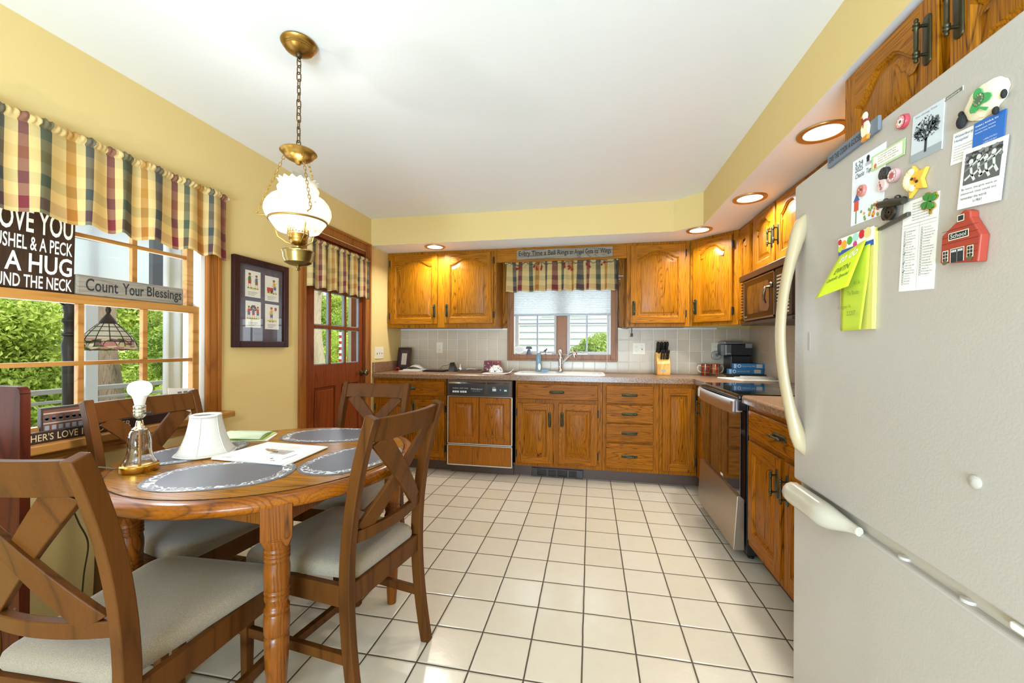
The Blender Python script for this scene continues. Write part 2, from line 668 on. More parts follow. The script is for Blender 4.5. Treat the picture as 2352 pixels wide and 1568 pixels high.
def rrect(x0, y0, x1, y1, r, n=5):
    pts = []
    for cx, cy, a0 in ((x1 - r, y0 + r, -90), (x1 - r, y1 - r, 0), (x0 + r, y1 - r, 90), (x0 + r, y0 + r, 180)):
        for k in range(n + 1):
            a = math.radians(a0 + 90 * k / n)
            pts.append((cx + r * math.cos(a), cy + r * math.sin(a)))
    return pts


def ellp(cx, cy, rx, ry, n=24):
    return [(cx + rx * math.cos(2 * PI * k / n), cy + ry * math.sin(2 * PI * k / n)) for k in range(n)]


def world_of(o):
    m_ = Matrix.Translation(o.location) @ Matrix.Rotation(o.rotation_euler[2], 4, 'Z')
    return world_of(o.parent) @ m_ if o.parent else m_


def tag(o, label, cat, group=None, kind=None):
    o['label'] = label
    o['category'] = cat
    if group:
        o['group'] = group
    if kind:
        o['kind'] = kind
    return o


def thing(name, label, cat, loc=(0, 0, 0), rz=0.0, group=None):
    o = bpy.data.objects.new(name, None)
    o.empty_display_size = .05
    o.location = loc
    o.rotation_euler = (0, 0, rz)
    COL.objects.link(o)
    return tag(o, label, cat, group)


def struct(o):
    o['kind'] = 'structure'
    return o


def dup(root, loc, rz, label=None, group=None):
    def cp(o, parent):
        c = o.copy()
        COL.objects.link(c)
        c.parent = parent
        for ch in [q for q in bpy.data.objects if q.parent == o]:
            cp(ch, c)
        return c
    kids = [q for q in bpy.data.objects if q.parent == root]
    r = root.copy()
    COL.objects.link(r)
    r.location = loc
    r.rotation_euler = (0, 0, rz)
    if label:
        r['label'] = label
    if group:
        r['group'] = group
    for k in kids:
        cp(k, r)
    return r


def plane(o, ex, ey):
    ex, ey = Vector(ex).normalized(), Vector(ey).normalized()
    return (Vector(o), ex, ey, ex.cross(ey).normalized())


def curve(pts, n=8):
    """smooth path through the points"""
    P = [Vector(p) for p in pts]
    out = []
    for i in range(len(P) - 1):
        p0, p1, p2, p3 = P[max(i - 1, 0)], P[i], P[i + 1], P[min(i + 2, len(P) - 1)]
        for k in range(n):
            t = k / n
            out.append(tuple(.5 * (2 * p1 + (p2 - p0) * t + (2 * p0 - 5 * p1 + 4 * p2 - p3) * t * t + (3 * p1 - p0 - 3 * p2 + p3) * t ** 3)))
    out.append(tuple(P[-1]))
    return out


def Rz(a):
    return Matrix.Rotation(a, 4, 'Z')


def TR(x, y, z):
    return Matrix.Translation((x, y, z))


def axis_mtx(p, d):
    """matrix that takes +z to direction d at p"""
    return TR(*p) @ Vector(d).to_track_quat('Z', 'Y').to_matrix().to_4x4()

# ================================================================== THE ROOM
XL, XR, YB, YR, ZC, ZS = -2.095, 1.50, 4.22, -2.6, 2.425, 2.165

b = MB().box((XL - .15, YR - .1, -.12), (XR + .12, YB + .15, 0))
struct(b.build('floor', floor_mat))
b = MB().box((XL - .15, YR - .1, ZC), (XR + .12, YB + .15, ZC + .12))
struct(b.build('ceiling', white_paint))

# left wall with window and door openings
b = MB()
W1Y0, W1Y1, W1Z0, W1Z1 = .45, 1.865, .80, 2.03
D1Y0, D1Y1, D1Z1 = 2.645, 3.475, 2.085
for y0, y1, z0, z1 in ((YR - .1, W1Y0, 0, ZC), (W1Y0, W1Y1, 0, W1Z0), (W1Y0, W1Y1, W1Z1, ZC), (W1Y1, D1Y0, 0, ZC), (D1Y0, D1Y1, D1Z1, ZC), (D1Y1, YB + .15, 0, ZC)):
    b.box((XL - .15, y0, z0), (XL, y1, z1))
struct(b.build('wall_left', yellow))
# back wall with sink window opening
W2X0, W2X1, W2Z0, W2Z1 = -.80, .20, 1.105, 1.95
b = MB()
for x0, x1, z0, z1 in ((XL, W2X0, 0, ZC), (W2X0, W2X1, 0, W2Z0), (W2X0, W2X1, W2Z1, ZC), (W2X1, XR, 0, ZC)):
    b.box((x0, YB, z0), (x1, YB + .15, z1))
struct(b.build('wall_back', yellow))
struct(MB().box((XR, YR - .1, 0), (XR + .12, YB + .15, ZC)).build('wall_right', yellow))
b = MB()
for x0, x1, z0, z1 in ((XL, -2.0, 0, ZC), (1.0, XR, 0, ZC), (-2.0, 1.0, 0, .5), (-2.0, 1.0, 2.4, ZC)):
    b.box((x0, YR - .1, z0), (x1, YR, z1))
struct(b.build('wall_rear', yellow))
b = MB()
for x in (-2.0, -1.03, -.03, .96):
    b.box((x, YR - .07, .5), (x + .05, YR - .02, 2.4))
b.box((-2.0, YR - .07, .5), (1.0, YR - .02, .55)).box((-2.0, YR - .07, 2.35), (1.0, YR - .02, 2.4))
struct(b.build('window_3', trim_white))

# soffit above the cabinets: yellow face, white underside
poly = [(XL, 3.57), (.68, 3.57), (.875, 3.42), (.875, -.6), (XR, -.6), (XR, YB), (XL, YB)]
b = MB().prism(poly, ZS, ZC)
for i, f in enumerate(b.f):
    zs_ = [b.v[k][2] for k in f]
    b.mi[i] = 1 if max(zs_) < ZS + .01 else 0
struct(b.build('trim_1', [yellow, white_paint]))

# tiled splashback with its pale cap
b = MB()
b.box((XL, 4.205, .93), (-.87, YB, 1.372)).box((.27, 4.205, .93), (1.487, YB, 1.372)).box((-.87, 4.205, .93), (.27, YB, 1.045))
o = b.build('trim_2', splash_mat)
struct(o)
struct(MB().box((1.487, 1.6, .93), (XR, YB, 1.372)).build('trim_3', splash_mat_r))
b = MB().box((XL, 4.198, 1.368), (-.87, YB, 1.388)).box((.27, 4.198, 1.368), (1.2, YB, 1.388))
struct(b.build('trim_4', M('#e9e7e0', .3), bevel=.004))
# oak paneling beside the sink window
b = MB()
for x0, x1 in ((-.925, -.86), (.262, .335)):
    b.box((x0, 4.19, 1.39), (x1, YB, ZS))
struct(b.build('trim_5', oak_z))
# oak board spanning the cabinets over the sink window
struct(MB().box((-.92, 3.90, 2.027), (.33, 3.925, ZS)).build('trim_6', oak_x, bevel=.002))
# dark toe-kick
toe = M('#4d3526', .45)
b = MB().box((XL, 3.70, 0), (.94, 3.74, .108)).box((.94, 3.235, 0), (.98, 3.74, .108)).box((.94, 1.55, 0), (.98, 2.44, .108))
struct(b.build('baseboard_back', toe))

# ---- window 1 (dining side, double hung)
wn = bpy.data.objects.new('window_1', None)
COL.objects.link(wn)
wn.location = (XL, 1.15, W1Z0)
wn['kind'] = 'structure'
b = MB()
b.box((XL, W1Y1 - .01, .72), (XL + .018, 1.942, 2.042)).box((XL, W1Y0 - .08, 2.015), (XL + .018, 1.942, 2.042)).box((XL, W1Y0 - .08, .72), (XL + .018, W1Y0 + .01, 2.042))
b.box((XL + .018, 1.918, .80), (XL + .026, 1.940, 2.04)).box((XL + .018, W1Y1 - .008, .80), (XL + .023, W1Y1 + .006, 2.03))
b.build('casing', casing_z, wn, bevel=.003)
b = MB().box((-2.22, W1Y0 - .10, .785), (-2.012, 1.975, .818)).box((XL, W1Y0 - .08, .728), (XL + .02, 1.945, .785)).box((XL + .02, W1Y0 - .08, .755), (XL + .03, 1.945, .785))
b.build('stool', pine_y, wn, bevel=.006)
b = MB()
for y0, y1 in ((W1Y0, W1Y0 + .03), (1.836, W1Y1)):
    b.box((-2.215, y0, .818), (-2.098, y1, W1Z1))
b.box((-2.215, W1Y0, 2.0), (-2.098, W1Y1, W1Z1))
b.build('jamb_liner', trim_white, wn)


def sash(nm, x, z0, z1, ys, zs_, br, tr):
    y0, y1 = .48, 1.842
    b = MB()
    b.box((x - .017, y1 - .04, z0), (x + .017, y1, z1)).box((x - .017, y0, z0), (x + .017, y0 + .04, z1))
    b.box((x - .0172, y0, z0), (x + .0172, y1, z0 + br)).box((x - .0172, y0, z1 - tr), (x + .0172, y1, z1))
    s_ = b.build(nm, pine_y, wn, bevel=.003)
    b = MB()
    for y in ys:
        b.box((x - .009, y - .011, z0 + br), (x + .013, y + .011, z1 - tr))
    for z in zs_:
        b.box((x - .0092, y0 + .04, z - .009), (x + .0132, y1 - .04, z + .009))
    b.build('muntin', pine_y, s_, bevel=.002)
    MB().box((x - .003, y0 + .03, z0 + br - .01), (x + .001, y1 - .03, z1 - tr + .01)).build('pane', pane_mat, s_)


sash('lower_sash', -2.125, .818, 1.405, (.818, 1.068, 1.3185, 1.568), (1.117,), .055, .038)
sash('upper_sash', -2.165, 1.37, 2.0, (.80, 1.05, 1.30, 1.55), (1.667,), .035, .05)

# ---- door 1
dr = bpy.data.objects.new('door_1', None)
COL.objects.link(dr)
dr.location = (XL, 3.06, 0)
dr['kind'] = 'structure'
b = MB()
for y0, y1 in ((2.578, 2.652), (3.468, 3.542)):
    b.box((XL, y0, 0), (XL + .014, y1, 2.166)).box((XL + .014, y0 + (.0 if y0 < 3 else .052), 0), (XL + .022, y0 + (.022 if y0 < 3 else .074), 2.166))
b.box((XL, 2.6525, 2.092), (XL + .0145, 3.4675, 2.166)).box((XL + .0145, 2.58, 2.144), (XL + .0225, 3.54, 2.1655))
b.build('casing', casing_z, dr, bevel=.003)
b = MB().box((-2.24, 2.645, 0), (XL, 2.652, 2.085)).box((-2.24, 3.468, 0), (XL, 3.475, 2.085)).box((-2.24, 2.645, 2.05), (XL, 3.475, 2.0855))
b.build('jamb', door_wood, dr)
GX0, GX1 = -2.158, -2.116
b = MB()
for y0, y1, z0, z1 in ((2.653, 2.782, .01, 2.048), (3.411, 3.467, .01, 2.048), (2.782, 3.411, 1.955, 2.048), (2.782, 3.411, .86, 1.042), (2.782, 3.411, .01, .21), (3.06, 3.13, .21, .86)):
    b.box((GX0, y0, z0), (GX1, y1, z1))
b.build('slab', door_wood, dr, bevel=.002)
b = MB()
for y0, y1 in ((2.782, 3.06), (3.13, 3.411)):
    b.box((-2.148, y0, .21), (-2.132, y1, .86)).box((-2.134, y0 + .022, .235), (-2.124, y1 - .022, .835))
b.build('raised_panel', door_wood, dr, bevel=.006)
b = MB()
for y in (2.985, 3.197):
    b.box((-2.152, y - .012, 1.042), (-2.119, y + .012, 1.955))
for z in (1.347, 1.65):
    b.box((-2.1522, 2.782, z - .013), (-2.1188, 3.411, z + .013))
b.build('muntin', door_wood, dr, bevel=.004)
b = MB()
for y0, y1 in ((2.782, 2.973), (2.997, 3.185), (3.209, 3.411)):
    for z0, z1 in ((1.042, 1.334), (1.36, 1.637), (1.663, 1.955)):
        for a, c in (((y0, z0), (y0 + .007, z1)), ((y1 - .007, z0), (y1, z1)), ((y0, z0), (y1, z0 + .007)), ((y0, z1 - .007), (y1, z1))):
            b.box((-2.146, a[0], a[1]), (-2.126, c[0], c[1]))
b.build('glazing_bead', M('#8f979c', .35), dr)
MB().box((-2.140, 2.775, 1.035), (-2.136, 3.418, 1.96)).build('pane', pane_mat, dr)
b = MB().lathe([(.031, 0), (.031, .006), (.014, .012), (.012, .028), (.022, .036), (.029, .05), (.027, .062), (.016, .07), (0, .071)], 24, mtx=axis_mtx((-2.115, 3.437, .945), (1, 0, 0)))
b.build('door_knob', M('#77694a', .25, .9), dr, smooth=50)

# ---- window 2 (over the sink)
w2 = bpy.data.objects.new('window_2', None)
COL.objects.link(w2)
w2.location = (-.3, YB, W2Z0)
w2['kind'] = 'structure'
trimw = wood('window_trim_wood', 'z', C('#9c6a45'), C('#8a5a38'), C('#5d3820'), rough=.35, ring=8, pore=.2)
b = MB()
for x0, x1, z0, z1 in ((-.868, -.80, 1.046, 2.0), (.20, .268, 1.046, 2.0), (-.80, .20, 1.046, 1.112), (-.80, .20, 1.94, 2.0)):
    b.box((x0, 4.188, z0), (x1, YB, z1))
b.box((-.868, 4.178, 1.046), (-.848, 4.19, 2.0)).box((.248, 4.178, 1.046), (.268, 4.19, 2.0)).box((-.868, 4.1785, 1.0455), (.268, 4.19, 1.066))
b.build('casing', trimw, w2, bevel=.004)
b = MB().box((-.35, 4.215, 1.108), (-.245, 4.33, 1.95))
b.build('mullion', trimw, w2, bevel=.004)
b = MB()
for x0, x1 in ((-.80, -.79), (.19, .20)):
    b.box((x0, 4.2, 1.112), (x1, 4.36, 1.95))
b.box((-.80, 4.2, 1.104), (.20, 4.36, 1.114))
b.build('jamb_liner', trim_white, w2)
for x0, x1, xm in ((-.79, -.352, -.557), (-.243, .19, -.038)):
    b = MB()
    b.box((x0, 4.25, 1.114), (x0 + .032, 4.29, 1.94)).box((x1 - .026, 4.25, 1.114), (x1, 4.29, 1.94)).box((x0, 4.2502, 1.114), (x1, 4.2898, 1.142)).box((x0, 4.2502, 1.91), (x1, 4.2898, 1.94))
    s_ = b.build('casement_sash', M('#b3a9a2', .35), w2, bevel=.003)
    b = MB().box((xm - .009, 4.258, 1.14), (xm + .009, 4.276, 1.91))
    for z in (1.437, 1.73):
        b.box((x0 + .03, 4.2585, z - .008), (x1 - .024, 4.2755, z + .008))
    b.build('muntin', M('#9a9fa3', .35), s_, bevel=.002)
    MB().box((x0 + .02, 4.266, 1.13), (x1 - .02, 4.269, 1.92)).build('pane', pane_mat, s_)
for x in (-.452, -.085):
    b = MB().box((x - .055, 4.205, 1.114), (x + .055, 4.24, 1.124)).lathe([(.014, 0), (.014, .014), (.006, .02)], 12, c=(x, 4.215, 1.122))
    b.tube([(x, 4.215, 1.135), (x - .015, 4.205, 1.145), (x - .03, 4.2, 1.14)], .005, 8)
    b.build('crank', M('#c9c9c6', .3, .6), w2, bevel=.001)

# ================================================================== CABINETS
def cath(xl, xr, ys, A, n=22):
    """arched top line from right to left"""
    pts = []
    for i in range(n + 1):
        s_ = i / n
        t = min(1.0, (.5 - abs(s_ - .5)) / .40)
        t = max(0.0, (t - .12) / .88)
        f = t * t * (3 - 2 * t)
        f = f ** .85
        pts.append((xr + (xl - xr) * s_, ys + A * f))
    return pts


def panel_door(w, h, A=0.0, t=.02, st=.058):
    """local x 0..w, z 0..h, front at y=-t; slots: upright grain, level grain"""
    b = MB()
    c = .004
    fy = -t
    xl, xr, yb = st, w - st, st
    ys = h - st - A if A else h - st
    P3 = lambda p, y: (p[0], y, p[1])
    # outer edges
    o0 = [(0, 0), (w, 0), (w, h), (0, h)]
    o1 = [(c, c), (w - c, c), (w - c, h - c), (c, h - c)]
    vs_ = [P3(p, 0) for p in o0] + [P3(p, fy + c) for p in o0] + [P3(p, fy) for p in o1]
    fs = [(3, 2, 1, 0)]
    for k in range(4):
        q = (k + 1) % 4
        fs += [(k, q, 4 + q, 4 + k), (4 + k, 4 + q, 8 + q, 8 + k)]
    b.add(vs_, fs, 0)
    arch = cath(xl, xr, ys, A) if A else [(xr, ys), (xl, ys)]
    inner = [(xl, yb), (xr, yb)] + arch          # ccw
    # stiles and rails
    b.add([P3(p, fy) for p in [(c, c), (xl, c), (xl, yb), (xl, ys), (xl, h - c), (c, h - c)]], [tuple(range(6))], 0)
    b.add([P3(p, fy) for p in [(xr, c), (w - c, c), (w - c, h - c), (xr, h - c), (xr, ys), (xr, yb)]], [tuple(range(6))], 0)
    b.add([P3(p, fy) for p in [(xl, c), (xr, c), (xr, yb), (xl, yb)]], [(0, 1, 2, 3)], 1)
    top = [(xr, h - c), (xl, h - c)] + arch[::-1]
    m = len(arch)
    # quads along the arch keep the tessellation clean
    up = [(p[0], h - c) for p in arch]
    b.add([P3(p, fy) for p in arch] + [P3(p, fy) for p in up], [(k, m + k, m + k + 1, k + 1)[::-1] for k in range(m - 1)], 1)
    prof = [(0, 0), (.003, .004), (.008, .006), (.012, .013), (.018, .013), (.042, .0035), (.046, .002)]
    loops = []
    for d, dep in prof:
        lp = inset(inner, d) if d else inner
        loops.append([P3(p, fy + dep) for p in lp])
    n = len(inner)
    vs_ = [p for l in loops for p in l]
    fs = []
    for i in range(len(loops) - 1):
        for k in range(n):
            q = (k + 1) % n
            fs.append((i * n + k, i * n + q, (i + 1) * n + q, (i + 1) * n + k))
    fs.append(tuple((len(loops) - 1) * n + k for k in range(n)))
    b.add(vs_, fs, 0)
    return b


def shift(b, dx, dy, dz):
    b.v = [(x + dx, y + dy, z + dz) for x, y, z in b.v]
    return b


def pull(vertical=True, L=.135):
    """cast back plate with a ringed bar, centred on the origin, front towards -y"""
    b = MB()
    pl = rrect(-.0135, -L / 2, .0135, L / 2, .0134, 6)
    mt = Matrix(((1, 0, 0, 0), (0, 0, -1, 0), (0, 1, 0, 0), (0, 0, 0, 1)))
    b.prism(pl, 0, .004, 0, mt, ch=.0015)
    l2 = L * .36
    for s_ in (-1, 1):
        b.tube([(0, -.003, s_ * l2 * .8), (0, -.026, s_ * l2 * .8)], .0042, 8)
    prof = [(0, -l2 - .012), (.004, -l2 - .010), (.0055, -l2 - .005), (.004, -l2), (.0078, -l2 + .004), (.0078, -l2 + .008), (.0055, -l2 + .010), (.008, -l2 + .0135), (.008, -l2 + .017), (.0052, -l2 + .02),
            (.0056, -l2 * .3), (.0056, l2 * .3), (.0052, l2 - .02), (.008, l2 - .017), (.008, l2 - .0135), (.0055, l2 - .01), (.0078, l2 - .008), (.0078, l2 - .004), (.004, l2), (.0055, l2 + .005), (.004, l2 + .01), (0, l2 + .012)]
    b.lathe(prof, 10, c=(0, -.027, 0))
    if not vertical:
        b.v = [(z, y, x) for x, y, z in b.v]
        b.f = [f[::-1] for f in b.f]
    return b


def hinge(x, z):
    b = MB().box((x - .006, -.023, z - .03), (x + .006, -.001, z + .03))
    b.tube([(x, -.022, z - .032), (x, -.022, z + .032)], .0045, 8)
    return b


def cabinet(name, label, cat, loc, rz, wd, h, dep, doors=(), drawers=(), mats=None, group=None, hinges=True, arch=.055, hand=True, hollow=False):
    mz, mx = mats or (oak_z, oak_x)
    root = thing(name, label, cat, loc, rz, group)
    b = MB().box((0, 0, 0), (wd, dep, h)) if not hollow else MB().box((0, 0, 0), (wd, .02, h)).box((0, .02, 0), (.018, dep, h)).box((wd - .018, .02, 0), (wd, dep, h)).box((.018, .02, 0), (wd - .018, dep, .018)).box((.018, dep - .01, .018), (wd - .018, dep, h))
    b.build('body', [mz, mx], root, local=True, bevel=.0015)
    for d in doors:
        x0, z0, x1, z1, side = d[:5]
        A = d[5] if len(d) > 5 else arch
        b = shift(panel_door(x1 - x0, z1 - z0, A), x0, -.0005, z0)
        dd = b.build('door', [mz, mx], root, local=True, smooth=28)
        hx = x1 - .03 if side == 'r' else x0 + .03
        hz = d[6] if len(d) > 6 else z0 + .13
        if hand:
            shift(pull(), hx, -.0205, hz).build('handle', bronze, dd, local=True, smooth=50)
        if hinges:
            xx = x0 - .003 if side == 'r' else x1 + .003
            for zz in (z0 + .085, z1 - .085):
                hinge(xx, zz).build('hinge', black_iron, dd, local=True)
    for d in drawers:
        x0, z0, x1, z1 = d[:4]
        b = MB().box((x0, -.0205, z0), (x1, -.0005, z1))
        dd = b.build('drawer', [mx], root, local=True, bevel=.006)
        shift(pull(False), (x0 + x1) / 2, -.0205, (z0 + z1) / 2).build('handle', bronze, dd, local=True, smooth=50)
    return root


UG, BG = 'upper oak cabinets', 'lower oak cabinets'
UZ, UH = 1.382, ZS - 1.382
cabinet('wall_cabinet', 'oak two-door upper cabinet by the yellow wall, left of the sink window', 'cabinet', (XL + .002, 3.90, UZ), 0, 1.172, UH, .3195,
        doors=[(.032, .036, .555, .752, 'r', .06, .172), (.630, .042, 1.142, .754, 'l', .06, .175)], group=UG)
cabinet('wall_cabinet', 'oak single-door upper cabinet just right of the sink window', 'cabinet', (.331, 3.90, UZ), 0, .553, UH, .3195,
        doors=[(.032, .032, .514, .755, 'l', .06, .172)], group=UG)
cabinet('wall_cabinet', 'angled oak upper cabinet turning the corner above the coffee maker', 'cabinet', (.887, 3.8985, UZ), -PI / 4, .431, UH, .02,
        doors=[(.035, .032, .385, .755, 'l', .06, .172)], group=UG)
cabinet('wall_cabinet', 'narrow oak upper cabinet wedged between corner cabinet and microwave', 'cabinet', (1.194, 3.588, UZ), -PI / 2, .30, UH, .306,
        doors=[(.03, .032, .262, .755, 'r', .05)], group=UG, hinges=False, hand=False)
cabinet('wall_cabinet', 'short oak two-door cabinet directly above the microwave', 'cabinet', (1.19, 3.283, 1.722), -PI / 2, .80, ZS - 1.722, .31,
        doors=[(.035, .022, .385, .425, 'r', .05, .20), (.415, .022, .765, .425, 'l', .05, .20)], group=UG, hinges=False)
cabinet('wall_cabinet', 'oak upper cabinet over the refrigerator with large bronze pulls', 'cabinet', (.905, 1.662, 1.80), -PI / 2, .96, ZS - 1.80, .595,
        doors=[(.03, .02, .42, .345, 'r', .07, .225), (.455, .02, .85, .345, 'l', .07, .225)], group=UG, hinges=False)
cabinet('wall_cabinet', 'oak upper cabinet seen past the refrigerator handle, right of the microwave', 'cabinet', (1.19, 2.48, UZ), -PI / 2, .80, UH, .31,
        doors=[(.03, .03, .385, .755, 'r', .05), (.415, .03, .77, .755, 'l', .05)], group=UG, hinges=False)

BM = (boak_z, boak_x)
BF = 3.625
BH = .885 - .108
cabinet('base_cabinet', 'oak base cabinet left of the dishwasher, partly behind the far chair', 'cabinet', (XL + .002, BF, .108), 0, .753, BH, .59,
        doors=[(.03, .03, .365, .575, 'r', 0, .49), (.40, .03, .742, .575, 'l', 0, .49)], drawers=[(.03, .612, .742, .752)], mats=BM, group=BG)
cabinet('base_cabinet', 'oak sink base with false drawer front above two doors', 'cabinet', (-.672, BF, .108), 0, .776, BH, .59,
        doors=[(.018, .030, .346, .575, 'r', 0, .43), (.395, .036, .736, .580, 'l', 0, .438)], drawers=[(.018, .61, .738, .748)], mats=BM, group=BG, hollow=True)
cabinet('base_cabinet', 'oak base cabinet with a stack of four drawers', 'cabinet', (.106, BF, .108), 0, .472, BH, .59,
        drawers=[(.03, .595, .425, .748), (.03, .428, .425, .583), (.03, .262, .425, .418), (.03, .032, .425, .247)], mats=BM, group=BG)
cabinet('base_cabinet', 'oak base cabinet with one tall door in the back right corner', 'cabinet', (.580, BF, .108), 0, .300, BH, .59,
        doors=[(.025, .032, .285, .738, 'l', 0)], mats=BM, group=BG, hand=False)
cabinet('base_cabinet', 'narrow oak filler cabinet squeezed between the corner and the range', 'cabinet', (.882, 3.622, .108), -PI / 2, .385, BH, .59,
        doors=[(.16, .032, .365, .738, 'l', 0, .60)], mats=BM, group=BG, hinges=False)
cabinet('base_cabinet', 'oak base cabinet with drawer and two doors between range and refrigerator', 'cabinet', (.862, 2.435, .108), -PI / 2, .81, BH, .59,
        doors=[(.045, .045, .422, .585, 'r', 0, .465), (.462, .045, .79, .585, 'l', 0, .465)], drawers=[(.045, .612, .79, .75)], mats=BM, group=BG, hinges=False)

# ---- worktop (one continuous surface around the corner) and the piece beyond the range
def edge_prism(poly, z0, z1):
    return MB().prism(poly, z0, z1, ch=.008)


root = thing('countertop', 'speckled brown laminate worktop along the back wall and around the corner', 'countertop', (-.6, 3.9, .885))
b = edge_prism([(XL, 3.595), (-.69, 3.595), (-.69, 4.205), (XL, 4.205)], .8855, .93)
for q in ([(.10, 3.595), (.835, 3.595), (.85, 3.58), (.85, 3.232), (XR, 3.232), (XR, 4.205), (.10, 4.205)], [(-.69, 3.595), (.10, 3.595), (.10, 3.742), (-.69, 3.742)], [(-.69, 4.128), (.10, 4.128), (.10, 4.205), (-.69, 4.205)]):
    b.prism(q, .8855, .93)
b.build('slab', lam, root)
MB().box((XL, 3.60, .9305), (XL + .02, 4.204, 1.033)).build('side_splash', lam, root, bevel=.004)
root = thing('countertop', 'short speckled brown worktop between range and refrigerator', 'countertop', (1.15, 2.0, .885))
edge_prism([(.83, 1.6), (XR, 1.6), (XR, 2.452), (.83, 2.452)], .8855, .93).build('slab', lam, root, bevel=.004)

# ---- dishwasher
dw_oak = wood('dishwasher_oak_panel', 'z', C('#a45e0c'), C('#8e4e08'), C('#422003'), rough=.33, coat=.2)
dwx0, dwx1 = -1.318, -.694
root = thing('dishwasher', 'built-in dishwasher with dark control strip and oak front panels', 'dishwasher', ((dwx0 + dwx1) / 2, 3.6, 0))
MB().box((dwx0 + .01, 3.625, .11), (dwx1 - .01, 4.19, .88)).build('body', black_mat, root)
b = MB().box((dwx0, 3.575, .732), (dwx1, 3.6245, .882))
cp = b.build('control_panel', M('#4b3b2e', .35, .5), root, bevel=.006)
b = MB().box((dwx0 + .03, 3.570, .752), (dwx0 + .365, 3.5745, .842)).box((dwx0 + .40, 3.570, .752), (dwx1 - .035, 3.5745, .842))
b.build('black_inset', black_mat, cp)
b = MB().box((dwx0 + .02, 3.569, .848), (dwx0 + .375, 3.574, .862)).box((dwx0 + .39, 3.569, .848), (dwx1 - .02, 3.574, .862))
b.build('chrome_strip', chrome, cp)
pl = plane((dwx0, 3.5698, 0), (1, 0, 0), (0, 0, 1))
b = MB()
for i in range(6):
    x = dwx0 + .06 + i * .022 + (.008 if i > 2 else 0)
    b.box((x, 3.566, .765), (x + .017, 3.570, .782))
b.build('button', M('#d9d9d4', .4), cp)
b = MB()
b.text('NORMAL  LIGHT  SOAK', pl, .06, .80, .15, .010)
b.text('Whirlpool', pl, .235, .790, .11, .018)
b.text('QUIET WASH SYSTEM', pl, .25, .778, .075, .005)
b.text('TIMER', pl, .44, .815, .03, .007).text('0', pl, .51, .79, .012, .014)
b.rect(pl, .44, .785, .475, .808).rect(pl, .55, .785, .575, .80)
b.build('lettering', M('#c9c5ba', .5), cp)
b = MB().box((dwx0 + .008, 3.596, .288), (dwx1 - .008, 3.6245, .728))
b.build('door_panel', dw_oak, root)
wd = (dwx1 - dwx0 - .04) / 2
for i in range(2):
    b = shift(panel_door(wd - .008, .425, 0, .018, .05), dwx0 + .02 + i * wd + .004, 3.5955, .296)
    b.build('raised_panel', [dw_oak, dw_oak], root, smooth=28)
MB().box((dwx0 + .008, 3.594, .09), (dwx1 - .008, 3.6245, .272)).build('lower_panel', dw_oak, root)
b = MB()
for z0, z1 in ((.282, .732), (.084, .277)):
    for a, c in (((dwx0, z0), (dwx0 + .010, z1)), ((dwx1 - .010, z0), (dwx1, z1)), ((dwx0, z0), (dwx1, z0 + .010)), ((dwx0, z1 - .007), (dwx1, z1))):
        b.box((a[0], 3.588, a[1]), (c[0], 3.6, c[1]))
b.build('metal_trim', M('#cfcac2', .3, .8), root, bevel=.002)
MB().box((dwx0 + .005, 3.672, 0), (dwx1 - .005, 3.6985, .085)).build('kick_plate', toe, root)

# ---- floor register in the toe-kick
root = thing('vent_grille', 'dark brown heating register set in the toe-kick under the sink', 'vent', (-.295, 3.69, 0))
b = MB()
for x0, x1 in ((-.528, -.475), (-.395, -.372), (-.305, -.290), (-.205, -.185), (-.12, -.062)):
    b.box((x0, 3.683, .003), (x1, 3.6985, .077))
b.box((-.528, 3.6835, .003), (-.062, 3.6985, .012)).box((-.528, 3.6835, .066), (-.062, 3.6985, .077))
b.build('frame', M('#2b211b', .4, .3), root, bevel=.002)
b = MB()
for k in range(7):
    b.box((-.475, 3.690, .014 + k * .0078), (-.12, 3.6975, .0172 + k * .0078))
b.build('slats', M('#3a2a22', .5, .2), root)

# ---- sink and tap
root = thing('sink', 'white enamelled sink with rounded rim set in the worktop', 'sink', (-.295, 3.94, .93))
SX0, SX1, SY0, SY1 = -.725, .135, 3.705, 4.165
outer = rrect(SX0, SY0, SX1, SY1, .10, 8)
b = MB()
loops = []
for d, z in ((0, .9302), (0.003, .938), (.012, .942), (.03, .941), (.04, .934), (.052, .925), (.075, .90), (.085, .86), (.11, .80), (.15, .785)):
    loops.append([(x, y, z) for x, y in (inset(outer, d) if d else outer)])
n = len(outer)
vs_ = [p for l in loops for p in l]
fs = [(i * n + k, i * n + (k + 1) % n, (i + 1) * n + (k + 1) % n, (i + 1) * n + k) for i in range(len(loops) - 1) for k in range(n)]
fs.append(tuple((len(loops) - 1) * n + k for k in range(n)))
b.add(vs_, fs)
b.build('basin', white_gloss, root, smooth=60)
MB().lathe([(.045, .7855), (.045, .789), (.03, .79), (0, .787)], 24, c=(-.295, 3.94, 0)).build('drain', chrome, root, smooth=40)

